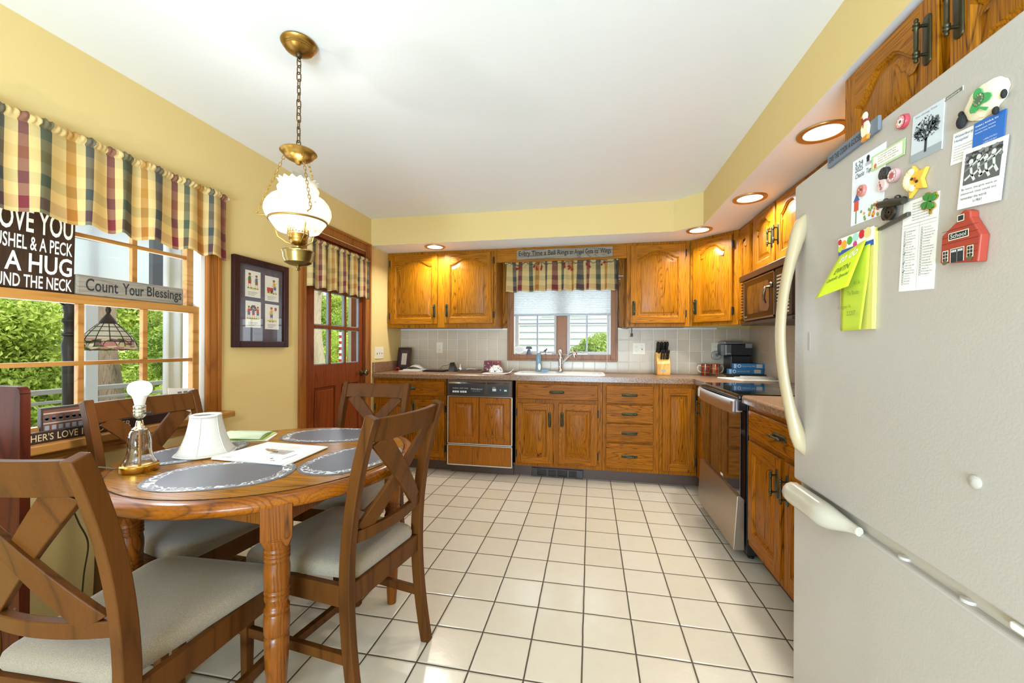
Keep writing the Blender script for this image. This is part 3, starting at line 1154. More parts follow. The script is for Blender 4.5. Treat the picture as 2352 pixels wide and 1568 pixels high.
root = thing('faucet', 'chrome single-lever kitchen tap at the back of the sink', 'faucet', (-.30, 4.12, .94))
fx, fy = -.30, 4.125
b = MB().lathe([(.03, .9425), (.03, .95), (.024, .958), (.022, 1.0), (.024, 1.06), (.023, 1.075), (.019, 1.085), (0, 1.087)], 24, c=(fx, fy, 0))
b.build('base', chrome, root, smooth=40)
b = MB().tube([(fx, fy, 1.01), (fx + .035, fy - .01, 1.05), (fx + .085, fy - .03, 1.105), (fx + .115, fy - .042, 1.128), (fx + .135, fy - .05, 1.125), (fx + .142, fy - .052, 1.105), (fx + .143, fy - .052, 1.085)],
              [.013, .014, .015, .019, .02, .02, .018], 14)
b.build('spout', chrome, root, smooth=60)
b = MB().tube([(fx, fy, 1.075), (fx - .003, fy - .002, 1.11), (fx - .004, fy - .004, 1.15), (fx - .003, fy - .005, 1.165)], [.019, .018, .016, .008], 14)
b.build('lever', chrome, root, smooth=60)

# ================================================================== APPLIANCES
root = thing('range', 'slide-in electric range with black glass door and stainless drawer', 'stove', (1.15, 2.84, 0))
RY0, RY1 = 2.458, 3.228
MB().box((.862, RY0 + .004, .03), (1.48, RY1 - .004, .905)).build('body', black_mat, root, bevel=.003)
b = MB().box((.815, RY0, .905), (1.48, RY1, .934))
b.build('cooktop', black_gloss, root, bevel=.004)
for x, y, r in ((1.0, 2.65, .10), (1.0, 3.03, .075), (1.28, 2.65, .075), (1.28, 3.03, .10)):
    MB().lathe([(r, .9342), (r + .003, .9346), (r + .003, .9342)], 40, c=(x, y, 0)).uncap().build('burner_ring', M('#4a4a4c', .3), root)
b = MB().box((.812, RY0, .84), (.861, RY1, .9045))
b.build('control_rail', M('#2a2523', .25, .4), root, bevel=.004)
b = MB().box((.826, RY0 + .004, .325), (.861, RY1 - .004, .838))
dd = b.build('oven_door', M('#1a1210', .05, name='oven_black_glass', Coat_Weight=1.0), root, bevel=.003)
path = []
for i in range(17):
    y = RY0 + .004 + (RY1 - RY0 - .008) * i / 16
    s_ = abs(i - 8) / 8
    path.append((.782 + .022 * s_ ** 3, y, .862))
b = MB().sweep(path, [(-.009, -.037), (.004, -.041), (.009, -.034), (.009, .034), (.004, .041), (-.009, .037)], up=(0, 0, 1))
for y in (RY0 + .022, RY1 - .022):
    b.cbox((.812, y, .862), (.05, .036, .058))
b.build('handle', M('#d8d8d8', .3, 1.0), dd, smooth=40)
MB().rect(plane((.8255, 2.80, .38), (0, -1, 0), (0, 0, 1)), 0, 0, .05, .016).build('sticker', M('#d8d4cc', .5), dd)
b = MB()
P_ = [(.793, .058), (.805, .055), (.85, .06), (.85, .345), (.83, .362), (.812, .360)]
b.add([(x, RY0, z) for x, z in P_] + [(x, RY1, z) for x, z in P_], [tuple(range(6)), tuple(range(11, 5, -1))] + [(k, 6 + k, 6 + (k + 1) % 6, (k + 1) % 6) for k in range(6)])
b.build('storage_drawer', M('#b9ac9a', .38, 1.0, name='brushed_warm_steel'), root, bevel=.003)
b = MB()
for y in (RY0 + .05, RY1 - .05):
    b.lathe([(.018, 0.001), (.018, .012), (.010, .014), (.010, .031)], 12, c=(.90, y, 0))
b.build('foot', black_mat, root)

root = thing('microwave', 'dark brown over-the-range microwave with wood-look door', 'microwave', (1.28, 2.87, 1.36))
MY0, MY1 = 2.495, 3.265
b = MB().box((1.125, MY0, 1.362), (1.49, MY1, 1.718)).box((1.10, MY0 + .001, 1.356), (1.47, MY1 - .001, 1.377))
b.build('body', M('#3a2c25', .3, .3), root, bevel=.003)
micro_wood = wood('microwave_dark_wood', 'z', C('#1d0f07'), C('#160b05'), C('#0a0402'), rough=.15, coat=.4, ring=10)
b = MB().box((1.098, 2.70, 1.383), (1.1245, 3.215, 1.672))
dd = b.build('door', micro_wood, root, bevel=.004)
b = MB()
for y0, y1, z0, z1 in ((2.705, 3.21, 1.387, 1.397), (2.705, 3.21, 1.66, 1.669), (3.198, 3.21, 1.387, 1.669), (2.705, 2.717, 1.387, 1.669)):
    b.box((1.0955, y0, z0), (1.1, y1, z1))
b.build('door_trim', M('#8d837b', .25, .9), dd)
b = MB().prism(rrect(2.78, 1.43, 3.14, 1.625, .03, 6), 0, .0012, 0, Matrix(((0, 0, -1, 1.0975), (1, 0, 0, 0), (0, 1, 0, 0), (0, 0, 0, 1))))
b.build('door_window', M('#1c120d', .06, Coat_Weight=1.0), dd)
b = MB().tube([(1.097, 2.745, 1.575), (1.062, 2.745, 1.57), (1.055, 2.748, 1.54), (1.058, 2.762, 1.50), (1.075, 2.775, 1.475)], [.007, .008, .009, .008, .005], 10)
b.lathe([(.012, 0), (.012, .01), (.006, .014)], 12, mtx=axis_mtx((1.097, 2.745, 1.59), (-1, 0, 0)))
b.build('handle', M('#7a6c5c', .25, .9), dd, smooth=60)
b = MB().box((1.098, MY0 + .004, 1.383), (1.1245, 2.695, 1.672))
cp = b.build('control_panel', M('#1d1815', .2), root, bevel=.003)
b = MB()
for k in range(12):
    b.box((1.096, MY0 + .03, 1.40 + k * .02), (1.099, 2.675, 1.409 + k * .02))
b.build('vent', M('#c4bdb4', .4, .5), cp)
b = MB()
for k in range(13):
    b.box((1.099, 3.222, 1.40 + k * .021), (1.1248, 3.262, 1.410 + k * .021))
b.build('side_vent', M('#17120f', .4), root)
b = MB().box((1.085, MY0, 1.674), (1.1245, MY1, 1.7175))
b.build('top_grille', M('#4a372c', .3, .5), root, bevel=.004)
b = MB()
for k in range(9):
    b.box((1.14 + k * .03, 2.56, 1.3535), (1.155 + k * .03, 3.2, 1.3562))
b.build('filter', M('#6d655e', .4, .6), root)
pl = plane((1.0978, 3.19, 1.40), (0, -1, 0), (0, 0, 1))
MB().text('Whirlpool', pl, 0, .006, .045, .012).build('lettering', M('#d6d0c6', .4), dd)

# ---- refrigerator
FX = .68
root = thing('refrigerator', 'almond bottom-freezer refrigerator with papers and magnets on its door', 'refrigerator', (1.08, 1.12, 0))
FY0, FY1 = .705, 1.529
b = MB().box((.755, FY0 + .004, .03), (1.46, FY1 - .004, 1.735))
b.build('body', M('#d9d2c6', .35), root, bevel=.006)
b = MB().box((FX, FY0, .752), (.752, FY1, 1.745))
fd = b.build('fridge_door', fridge_body, root, bevel=.010, seg=4)
b = MB().box((FX, FY0, .05), (.752, FY1, .722))
fz = b.build('freezer_drawer', fridge_body, root, bevel=.010, seg=4)
b = MB().box((.752, FY0 + .006, .06), (.7555, FY1 - .006, 1.74)).box((.70, FY0 + .01, .722), (.7525, FY1 - .01, .752))
b.build('door_gasket', M('#b9b0a2', .6), root)
b = MB().box((.72, FY0 + .02, .0), (.76, FY1 - .02, .05))
b.build('kick_grille', M('#8c857a', .5), root)
# tall bowed handle
path, secs = [], []
for i in range(25):
    s_ = i / 24
    z = .845 + .79 * s_
    a = math.sin(PI * s_)
    x = FX + .006 - .068 * a ** .9
    wid = .020 + .006 * a
    th = .011 + .020 * (1 - a) ** 2
    k_ = min(1.0, (1 - abs(2 * s_ - 1)) / .12) ** .7
    th = .003 + th * k_
    wid *= .35 + .65 * k_
    path.append((x, 1.462 + .018 * a, z))
    secs.append([(th * c_ * .9, wid * d_) for c_, d_ in ((1, .35), (.6, .8), (0, 1), (-.6, .8), (-1, .35), (-1, -.35), (-.6, -.8), (0, -1), (.6, -.8), (1, -.35))])
b = MB().sweep(path, secs, up=(0, 1, 0))
b.build('handle', almond, fd, smooth=70)
# freezer scoop handle
b = MB()
path, secs = [], []
for i in range(22):
    s_ = i / 21
    y = 1.502 - .32 * s_
    e = min(1.0, s_ / .10) ** .5
    f = 1.0 if s_ < .62 else max(0.0, 1 - (s_ - .62) / .38)
    f = f * f * (3 - 2 * f)
    out = .012 + .046 * f * e
    path.append((FX - out * .5 + .004, y, .722 + .004 * (1 - f)))
    hh = (.012 + .024 * f) * (.45 + .55 * e)
    secs.append([((out * .5 + .004) * math.cos(t_), hh * math.sin(t_)) for t_ in [2 * PI * k / 14 for k in range(14)]])
b.sweep(path, secs, up=(0, 0, 1))
b.build('handle', M('#bfb5a4', .25), fz, smooth=70)
b = MB()
for y in (1.06, .905):
    b.lathe([(.014, 0), (.013, .006), (0, .009)], 16, c=(.70, y, .722))
b.build('screw_cap', M('#b9b1a6', .4), fz, smooth=50)
MB().box((.688, .76, .731), (.75, .82, .745)).build('hinge_cover', M('#f0ece4', .3), fd, bevel=.004)
MB().lathe([(.012, 0), (.012, .003), (.008, .006), (0, .007)], 16, mtx=axis_mtx((FX + .0002, .868, .958), (-1, 0, 0))).build('bumper', M('#b4aca2', .5), fd, smooth=40)
MB().box((FX - .0015, 1.425, 1.19), (FX + .001, 1.437, 1.245)).build('door_plug', M('#a39b90', .5), fd)

# ---- things held on the refrigerator door
FP = lambda y, z: plane((FX, y, z), (0, -1, 0), (0, 0, 1))   # x to the right along the door, y up
paper_w = M('#ece9e4', .7)
ink = M('#3a3a3c', .7)
MAG = 'magnets on the refrigerator door'
PAP = 'papers held on the refrigerator door'


def quad_card(name, label, cat, pts, mats, draw, t=.0009, group=PAP, off=.0002):
    """pts: four (y, z) corners: upper left, upper right, lower right, lower left"""
    (y0, z0), (y1, z1), (y2, z2), (y3, z3) = pts
    cy, cz = sum(p[0] for p in pts) / 4, sum(p[1] for p in pts) / 4
    root = thing(name, label, cat, (FX, cy, cz), 0, group)
    ex = Vector((0, y1 - y0, z1 - z0))
    wd = ex.length
    ex.normalize()
    ey = Vector((0, -ex.z, ex.y))
    ey = Vector((0, 0, 0)) + (Vector((0, y0 - y3, z0 - z3)) - ex * Vector((0, y0 - y3, z0 - z3)).dot(ex))
    ht = ey.length
    ey.normalize()
    pl = (Vector((FX - off, y3, z3)), ex, ey, Vector((-1, 0, 0)))
    b = MB().slab(pl, [(0, 0), (wd, 0), (wd, ht), (0, ht)], t)
    b.build('sheet', mats[0], root)
    b = MB()
    pl2 = (pl[0] + pl[3] * t, ex, ey, pl[3])
    draw(b, pl2, wd, ht)
    if b.f:
        b.build('print', mats[1:], root)
    return root


def d_note(b, p, w_, h):
    b.text('5.24', p, .012, h * .88, .03, .012, 0)
    b.text('2025', p, .012, h * .80, .03, .012, 0)
    b.text('Checks  Top Drawer', p, .014, h * .68, w_ - .02, .016, 0, shear=.3)
    b.ell(p, w_ * .5, h * .93, .006, .006, 1)
    b.rect(p, w_ * .46, h * .87, w_ * .54, h * .91, 1)
    for k in range(3):
        b.rect(p, w_ * .42, h * (.855 - k * .016), w_ * .66, h * (.86 - k * .016), 0)
    b.poly(p, [(.012, .035), (.03, .035), (.03, .06), (.012, .06)], 2)
    b.poly(p, [(.008, .06), (.034, .06), (.021, .08)], 3)
    b.rect(p, .019, .002, .023, .035, 4)
    r = random.Random(3)
    for k in range(26):
        x, y = .035 + r.random() * (w_ - .045), .004 + r.random() * .03
        b.ell(p, x, y, .004, .004, r.choice((2, 5, 5, 6)), .0006 + k * 1e-5, 8)


quad_card('note', 'white paper with handwritten reminder and printed flowers, held by a round magnet', 'note',
          [(1.2548, 1.690), (1.1337, 1.684), (1.130, 1.527), (1.224, 1.520)],
          [M('#e6e9f2', .7), ink, M('#1d1d22', .6), M('#d2553a', .7), M('#46639c', .7), M('#6a7a52', .7), M('#dba53c', .7), M('#7c9b4c', .7)], d_note)


def d_green(b, p, w_, h):
    b.rect(p, w_ * .06, h * .12, w_ * .94, h * .88, 0, .0005)
    for k, s_ in enumerate(("It's the little things that", 'through the day', 'make our friendship', 'so special and dear')):
        ww = w_ * (.55 if k != 2 else .62)
        b.text(s_, p, w_ * .22, h * (.70 - k * .155), ww, h * .085, 1, .0009)
    b.ell(p, w_ * .14, h * .25, .005, .006, 2, .0009)


quad_card('greeting_card', 'small pale green bordered verse card under the grey goose sign', 'card',
          [(1.1385, 1.667), (1.031, 1.661), (1.0306, 1.627), (1.143, 1.631)], [M('#b9d196', .6), M('#f2f0e4', .6), ink, M('#e2744c', .6)], d_green, off=.0014)


def d_tree(b, p, w_, h):
    b.rect(p, 0, 0, w_, h * .16, 2, .0004)
    b.stroke(p, [(w_ * .5, h * .10), (w_ * .5, h * .36)], .006, 0)
    r = random.Random(5)
    def br(x, y, a, l, d):
        x2, y2 = x + l * math.cos(a), y + l * math.sin(a)
        b.stroke(p, [(x, y), (x2, y2)], .0006 + .0007 * d, 0, .0007)
        if d > 0:
            for q in range(3 if d > 2 else 2):
                br(x2, y2, a + r.uniform(-.75, .75), l * r.uniform(.65, .85), d - 1)
    for k in range(4):
        br(w_ * .5, h * .34, 1.57 + r.uniform(-.7, .7), h * .14, 4)
    for k in range(170):
        a, q = r.uniform(0, 2 * PI), math.sqrt(r.random())
        b.ell(p, w_ * .5 + w_ * .40 * q * math.cos(a), h * .60 + h * .25 * q * math.sin(a), .0016, .0016, r.choice((0, 1, 1)), .0008, 6)
    b.text('The Giving Tree', p, w_ * .1, h * .90, w_ * .7, h * .05, 1)


quad_card('postcard', 'grey postcard with a drawing of a bare round tree', 'postcard',
          [(1.0225, 1.6938), (.944, 1.688), (.942, 1.593), (1.0194, 1.597)], [M('#c9d0d6', .6), M('#33363c', .7), M('#767c86', .7), M('#9aa1a6', .7)], d_tree, .002)


def d_blue(b, p, w_, h):
    b.text('MARIA J. ROGUE, RN', p, w_ * .08, h * .80, w_ * .72, h * .075, 0, bold=.01)
    for k, s_ in enumerate(('Care Coordination, Waterbury', 'Complex Case Services')):
        b.text(s_, p, w_ * .08, h * (.68 - k * .11), w_ * .66, h * .06, 0)
    for k in range(2):
        b.text('t (203) 573-7%d11' % (2 + k * 4), p, w_ * .38, h * (.24 - k * .11), w_ * .42, h * .06, 0)


def d_hosp(b, p, w_, h):
    b.text('Waterbury', p, w_ * .08, h * .80, w_ * .62, h * .11, 0)
    b.text('Hospital', p, w_ * .08, h * .66, w_ * .48, h * .11, 0)
    for k in range(6):
        b.text('information and appointment', p, w_ * .10, h * (.52 - k * .085), w_ * (.7 - .06 * (k % 3)), h * .04, 1 if k > 2 else 2)


quad_card('business_card', 'white printed hospital card tucked under the blue card', 'card',
          [(.9394, 1.609), (.880, 1.602), (.872, 1.540), (.922, 1.549)], [paper_w, M('#2c5c9c', .6), ink, M('#222a4a', .7)], d_hosp)
quad_card('business_card', 'bright blue card with white print below the sheep magnet', 'card',
          [(.8888, 1.6035), (.8319, 1.5988), (.8185, 1.5437), (.8756, 1.5528)], [M('#2766b8', .35), M('#f1f4f8', .5)], d_blue, .0012, off=.0014)


def d_photo(b, p, w_, h):
    b.rect(p, w_ * .08, h * .40, w_ * .92, h * .93, 0, .0004)
    r = random.Random(11)
    for k in range(60):
        b.ell(p, w_ * r.uniform(.1, .9), h * r.uniform(.74, .92), .004, .003, r.choice((1, 2)), .0005 + k * 1e-6, 8)
    for k in range(4):
        x, y = w_ * (.24 + .17 * k), h * (.56 + .04 * (k % 2))
        b.ell(p, x, y + .022, .0045, .005, 3, .0008, 12)
        b.stroke(p, [(x, y + .018), (x + .003, y), (x + .010, y - .012)], .005, 3, .0008)
        b.stroke(p, [(x + .003, y), (x - .010, y - .008)], .004, 3, .0008)
        b.stroke(p, [(x, y + .013), (x + .013, y + .022)], .003, 3, .0008)
        b.stroke(p, [(x, y + .013), (x - .012, y + .008)], .003, 2, .0009)
    for k, s_ in enumerate(('By noon, the girls were so', 'plastered, they could not', 'remember the words', 'to PRAY')):
        b.text(s_, p, w_ * (.07 if k < 3 else .38), h * (.30 - k * .075), w_ * (.82 if k < 2 else (.62 if k == 2 else .22)), h * .045, 4)


quad_card('photo_card', 'white card with black-and-white photo of dancing girls and a caption', 'card',
          [(.9027, 1.563), (.8214, 1.553), (.8223, 1.4545), (.9026, 1.4575)], [M('#eeeceb', .5), M('#5c5c5c', .6), M('#2f2f2f', .6), M('#808080', .6), M('#d4d4d2', .6), ink], d_photo, .0014, off=.0030)


def d_form(b, p, w_, h):
    b.rect(p, w_ * .04, h * .735, w_ * .98, h * .738, 0)
    b.rect(p, w_ * .04, h * .70, w_ * .98, h * .702, 0)
    b.rect(p, w_ * .52, 0.004, w_ * .524, h * .735, 0)
    for k in range(7):
        b.text('Patient name and date of visit', p, w_ * .3, h * (.95 - k * .03), w_ * .5, h * .013, 0)
    r = random.Random(2)
    wds = ('CBC with diff', 'Lipid panel', 'Glucose fasting', 'Vitamin D', 'Thyroid test', 'Fatigue', 'Other')
    for c_ in range(2):
        for k in range(21 if c_ == 0 else 18):
            x = w_ * (.08 + .50 * c_)
            y = h * (.655 - k * .029)
            b.stroke(p, [(x, y), (x + .004, y), (x + .004, y + .004), (x, y + .004), (x, y)], .0006, 0)
            b.text(wds[r.randrange(7)], p, x + .007, y, w_ * r.uniform(.14, .3), h * .014, 0)
    for k in range(4):
        b.stroke(p, [(w_ * .085, h * (.52 - k * .1)), (w_ * .11, h * (.51 - k * .1)), (w_ * .15, h * (.54 - k * .1))], .001, 1)


quad_card('form', 'tall white printed checklist form held by the green clover magnet', 'paper',
          [(1.030, 1.5165), (.9367, 1.510), (.9433, 1.3205), (1.0528, 1.324)], [paper_w, M('#55555a', .7), M('#2f3b7a', .7)], d_form)


def round_magnet(y, z, r, mats, label, fn):
    root = thing('button_magnet', label, 'magnet', (FX, y, z), 0, MAG)
    mt = axis_mtx((FX - .0003, y, z), (-1, 0, 0))
    MB().lathe([(r, 0), (r, .005), (r * .93, .008), (0, .0085)], 28, mtx=mt).build('button', mats[0], root, smooth=40)
    b = MB()
    fn(b, plane((FX - .0089, y, z), (0, -1, 0), (0, 0, 1)), r)
    if b.f:
        b.build('print', mats[1:], root)
    return root


def rings(b, p, r):
    b.ell(p, 0, 0, r * .80, r * .80, 0, .0004, 24)
    b.ell(p, 0, 0, r * .50, r * .50, 1, .0007, 20)
    for k in range(8):
        a = k * PI / 4
        b.ell(p, r * .64 * math.cos(a), r * .64 * math.sin(a), r * .09, r * .09, 1, .001, 8)
    b.ell(p, 0, 0, r * .22, r * .22, 2, .001, 14)


def dots(b, p, r):
    q = random.Random(int(r * 1e5))
    for k in range(14):
        a, d = q.uniform(0, 6.28), q.uniform(0, r * .75)
        b.ell(p, d * math.cos(a), d * math.sin(a), r * .13, r * .13, k % 3, .0004 + k * 2e-5, 10)


def cross_(b, p, r):
    for a in (.3, 1.4, 2.5):
        b.stroke(p, [(-r * .7 * math.cos(a), -r * .7 * math.sin(a)), (r * .7 * math.cos(a), r * .7 * math.sin(a))], r * .14, 0, .0005)


round_magnet(1.038, 1.698, .0155, [M('#b8434f', .3), M('#d98b94', .4), M('#f0d9cf', .4), M('#39424c', .4)], 'pink and red ring-patterned round magnet left of the tree postcard', rings)
round_magnet(1.0942, 1.6065, .0155, [M('#2f2c2b', .35), M('#514a46', .4)], 'black round magnet, topmost of a cluster of three', cross_)
round_magnet(1.0642, 1.590, .0155, [M('#cfa2a5', .3), M('#f1dedb', .4), M('#b5616b', .4), M('#c9503e', .4)], 'pale pink round magnet with scalloped ring, right of the black one', rings)
round_magnet(1.0996, 1.582, .015, [M('#dfc5bd', .3), M('#c2536a', .4), M('#8c3b52', .4), M('#e7a7a0', .4)], 'cream round magnet with pink blossoms, lowest of a cluster of three', dots)
round_magnet(1.1746, 1.5975, .0145, [M('#c77a6f', .3), M('#e6b9a6', .4), M('#a8343f', .4), M('#6d7f5d', .4)], 'mottled red round magnet holding the handwritten note', dots)

# goose sign
a = Vector((0, 1.1095 - 1.3215, 1.7425 - 1.737))
root = thing('goose_sign', 'slate grey goose plaque magnet reading give the cook a goose', 'magnet', (FX, 1.215, 1.735), 0, MAG)
pl = (Vector((FX - .0002, 1.320, 1.7155)), Vector((0, -1, .012)).normalized(), Vector((0, .012, 1)).normalized(), Vector((-1, 0, 0)))
MB().slab(pl, [(0, 0), (.211, 0), (.211, .036), (0, .036)], .008).build('board', M('#6d7480', .6), root, bevel=.002)
pf = (pl[0] + pl[3] * .008, pl[1], pl[2], pl[3])
MB().text('GIVE THE COOK A GOOSE', pf, .010, .010, .138, .016).build('lettering', M('#1c1c20', .6), root)
body = [(.158, .012), (.165, .002), (.176, .001), (.183, .010), (.186, .026), (.180, .040), (.176, .050), (.178, .058), (.174, .066), (.166, .066), (.162, .060), (.165, .050), (.164, .042), (.156, .030)]
b = MB().slab(pf, body, .006)
g = b.build('goose', M('#efe3c4', .5), root, bevel=.002)
b = MB().slab(pf, [(.163, .042), (.180, .040), (.181, .046), (.164, .048)], .0075, 0).slab(pf, [(.166, .041), (.170, .041), (.168, .028)], .0075, 0)
b.slab(pf, [(.154, .058), (.163, .063), (.163, .056)], .005, 1).slab(pf, [(.160, -.004), (.180, -.004), (.184, .006), (.164, .005)], .007, 1)
b.build('bow_and_feet', [M('#8a2a2c', .6), M('#d9892c', .6)], g)

# brand strip on the door
pl = (Vector((FX - .0002, .9425, 1.678)), Vector((0, -1, .003)).normalized(), Vector((0, .003, 1)).normalized(), Vector((-1, 0, 0)))
b = MB().slab(pl, [(0, 0), (.047, 0), (.047, .0095), (0, .0095)], .001, 0)
b.rect((pl[0] + pl[3] * .001, *pl[1:]), .001, .001, .046, .0085, 1, .0003)
b.text('Kenmore', (pl[0] + pl[3] * .001, *pl[1:]), .008, .0022, .033, .005, 2, .0007)
b.build('brand_plate', [M('#d3cfc5', .3), M('#6b675f', .3), M('#e8e4da', .3)], fd)

# sheep magnet
root = thing('sheep_magnet', 'woolly cream sheep magnet wearing a green felt shamrock', 'magnet', (FX, .853, 1.632), 0, MAG)
b = MB()
r = random.Random(4)
pts = []
for k in range(40):
    a = 2 * PI * k / 40
    pts.append((.853 + .050 * math.cos(a), 1.636 + .0275 * math.sin(a)))
b.sphere((FX - .001, .850, 1.633), 1, 28, sc=(.010, .040, .030))
for i, v in enumerate(b.v):
    nz = mnoise.noise(Vector(v) * 260)
    d = Vector(v) - Vector((FX, .850, 1.633))
    b.v[i] = tuple(Vector(v) + d * .10 * nz)
b.v = [(min(x, FX - .0003), y, z) for x, y, z in b.v]
b.build('fleece', fabric('cream_wool', C('#e3d3ad'), C('#f0e6cb'), 500), root, smooth=60)
b = MB().sphere((FX - .006, .892, 1.618), 1, 16, sc=(.006, .009, .013)).sphere((FX - .006, .893, 1.632), 1, 10, sc=(.004, .004, .006))
b.sphere((FX - .006, .814, 1.622), 1, 10, sc=(.004, .004, .008)).sphere((FX - .006, .828, 1.602), 1, 10, sc=(.004, .005, .007))
b.build('face_and_feet', M('#1d1b1e', .8), root, smooth=60)
clov = []
for k in range(3):
    a = PI / 2 + k * 2 * PI / 3 + .25
    for j in range(9):
        q = a + (j - 4) * .26
        rr = .0165 + .006 * math.cos((j - 4) * .85)
        clov.append((rr * math.cos(q), rr * math.sin(q)))
pl = (Vector((FX - .0115, .849, 1.634)), Vector((0, -1, 0)), Vector((0, 0, 1)), Vector((-1, 0, 0)))
b = MB().slab(pl, clov, .002, 0).slab(pl, [(-.002, -.014), (.003, -.014), (.016, -.022), (.012, -.026)], .0018, 0)
cl = b.build('shamrock', fabric('green_felt', C('#1f8a36'), C('#2aa043'), 800), root)
pf = (pl[0] + pl[3] * .002, *pl[1:])
b = MB().ell(pf, 0, 0, .0105, .0105, 0, .0005, 24)
for k in range(11):
    a = k * 2 * PI / 11
    b.text('KISSMELUCKY'[k], (pf[0], *pf[1:]), .0078 * math.sin(a) - .0012, .0078 * math.cos(a) - .0014, .0024, .003, 1, .0009)
b.build('badge', [M('#4c6a4a', .7), M('#e9dcb4', .7)], cl)

# star, cannon, clover, school
def star_pts(cx, cy, r1, r2, rot, n=5):
    return [(cx + (r1 if k % 2 == 0 else r2) * math.cos(rot + k * PI / n), cy + (r1 if k % 2 == 0 else r2) * math.sin(rot + k * PI / n)) for k in range(2 * n)]


root = thing('star_magnet', 'yellow star-shaped face magnet with cream curls', 'magnet', (FX, 1.0, 1.552), 0, MAG)
pl = (Vector((FX - .0002, 1.0, 1.552)), Vector((0, -1, 0)), Vector((0, 0, 1)), Vector((-1, 0, 0)))
st = MB().slab(pl, star_pts(0, 0, .036, .019, .5), .008).build('star', M('#e0b23f', .4), root, bevel=.002)
b = MB()
for k in range(9):
    a = 1.9 + k * .32
    b.sphere((FX - .008, 1.0 - .020 * math.cos(a), 1.556 + .018 * math.sin(a)), .0075, 10, 0)
b.build('curls', M('#ead3a0', .6), root, smooth=60)
pf = (pl[0] + pl[3] * .0085, *pl[1:])
b = MB().ell(pf, -.005, .006, .004, .003, 0).ell(pf, .008, -.004, .004, .003, 0).ell(pf, .003, .002, .003, .0045, 1, .0008)
b.stroke(pf, [(-.006, -.008), (-.001, -.012), (.005, -.012)], .0022, 1, .0008)
b.build('face', [M('#2c2018', .5), M('#c8492f', .5)], root)

root = thing('cannon_magnet', 'pewter cannon figure magnet on a grey base strip', 'magnet', (FX, 1.066, 1.498), 0, MAG)
pl = (Vector((FX - .0002, 1.110, 1.477)), Vector((0, -1, .03)).normalized(), Vector((0, .03, 1)).normalized(), Vector((-1, 0, 0)))
MB().slab(pl, [(0, 0), (.092, .004), (.092, .013), (0, .007)], .008).build('base', M('#5a5852', .35, .6), root, bevel=.001)
b = MB()
pew = M('#4f4a40', .35, .8)
b.lathe([(.018, 0), (.018, .006), (.014, .006), (.014, .002)], 24, mtx=axis_mtx((FX - .0065, 1.068, 1.508), (-1, 0, 0)))
for k in range(6):
    a = k * PI / 6
    b.stroke((Vector((FX - .011, 1.068, 1.508)), Vector((0, -1, 0)), Vector((0, 0, 1)), Vector((-1, 0, 0))), [(-.016 * math.cos(a), -.016 * math.sin(a)), (.016 * math.cos(a), .016 * math.sin(a))], .002)
wh = b.build('wheel', pew, root, smooth=40)
b = MB().tube([(FX - .0115, 1.098, 1.535), (FX - .0115, 1.06, 1.527), (FX - .0115, 1.022, 1.518)], [.008, .010, .007], 12)
for y, z, h_ in ((1.090, 1.497, .022), (1.048, 1.530, .008), (1.030, 1.520, .008), (1.084, 1.535, .008)):
    b.sphere((FX - .0072, y, z + h_ * .6), 1, 10, sc=(.006, .006, h_ * .7))
b.build('barrel_and_figures', pew, root, smooth=50)

root = thing('clover_magnet', 'glossy green enamel four-leaf clover magnet', 'magnet', (FX, .967, 1.495), 0, MAG)
pl = (Vector((FX - .0012, .967, 1.497)), Vector((0, -1, 0)), Vector((0, 0, 1)), Vector((-1, 0, 0)))
b = MB()
b2 = MB()
for k in range(4):
    a = .45 + k * PI / 2
    pts = []
    for j in range(14):
        q = j / 13
        ang = a + (q - .5) * 1.5
        rr = .0195 * (math.sin(PI * q) ** .5 + .02) * (1 - .16 * math.exp(-((q - .5) / .09) ** 2))
        pts.append((rr * math.cos(ang), rr * math.sin(ang)))
    b.slab(pl, [(0, 0)] + pts, .006)
    b2.slab(pl, [(p[0] * 1.12, p[1] * 1.12) for p in pts], .003)
b.build('leaf', M('#177a32', .15, Coat_Weight=.8), root)
b2.slab(pl, [(-.002, -.004), (.002, -.004), (.004, -.026), (0, -.027)], .003)
b2.build('gilt_edge', gold, root)

root = thing('school_magnet', 'red wooden schoolhouse magnet with a School sign', 'magnet', (FX, .885, 1.40), 0, MAG)
pl = (Vector((FX - .0002, .9265, 1.352)), Vector((0, -1, -.03)).normalized(), Vector((0, -.03, 1)).normalized(), Vector((-1, 0, 0)))
out = [(0, .010), (.078, .0), (.082, .047), (.061, .083), (.060, .094), (.048, .100), (.037, .093), (.036, .083), (.002, .062)]
red = M('#a23a28', .5)
MB().slab(pl, out, .014).build('house', red, root, bevel=.002)
pf = (pl[0] + pl[3] * .014, *pl[1:])
b = MB()
for z in (.020, .032, .044, .056, .068):
    b.rect(pf, .004, z, .078, z + .0008, 0)
b.build('siding_line', M('#6d2217', .6), root)
b = MB().rect(pf, .018, .049, .060, .063, 0, .0006).rect(pf, .0195, .0505, .0585, .0615, 1, .0008)
b.rect(pf, .036, .080, .050, .092, 0, .0006).rect(pf, .0375, .0815, .0485, .0905, 1, .0008)
b.text('School', pf, .023, .0525, .032, .0075, 2, .0011)
b.rect(pf, .023, .007, .052, .033, 0, .0006).rect(pf, .0245, .007, .0372, .0318, 1, .0008).rect(pf, .0378, .007, .0505, .0318, 1, .0008)
for k in range(3):
    b.rect(pf, .026 + k * .0035, .026, .0285 + k * .0035, .030, 2, .001).rect(pf, .0395 + k * .0035, .026, .042 + k * .0035, .030, 2, .001)
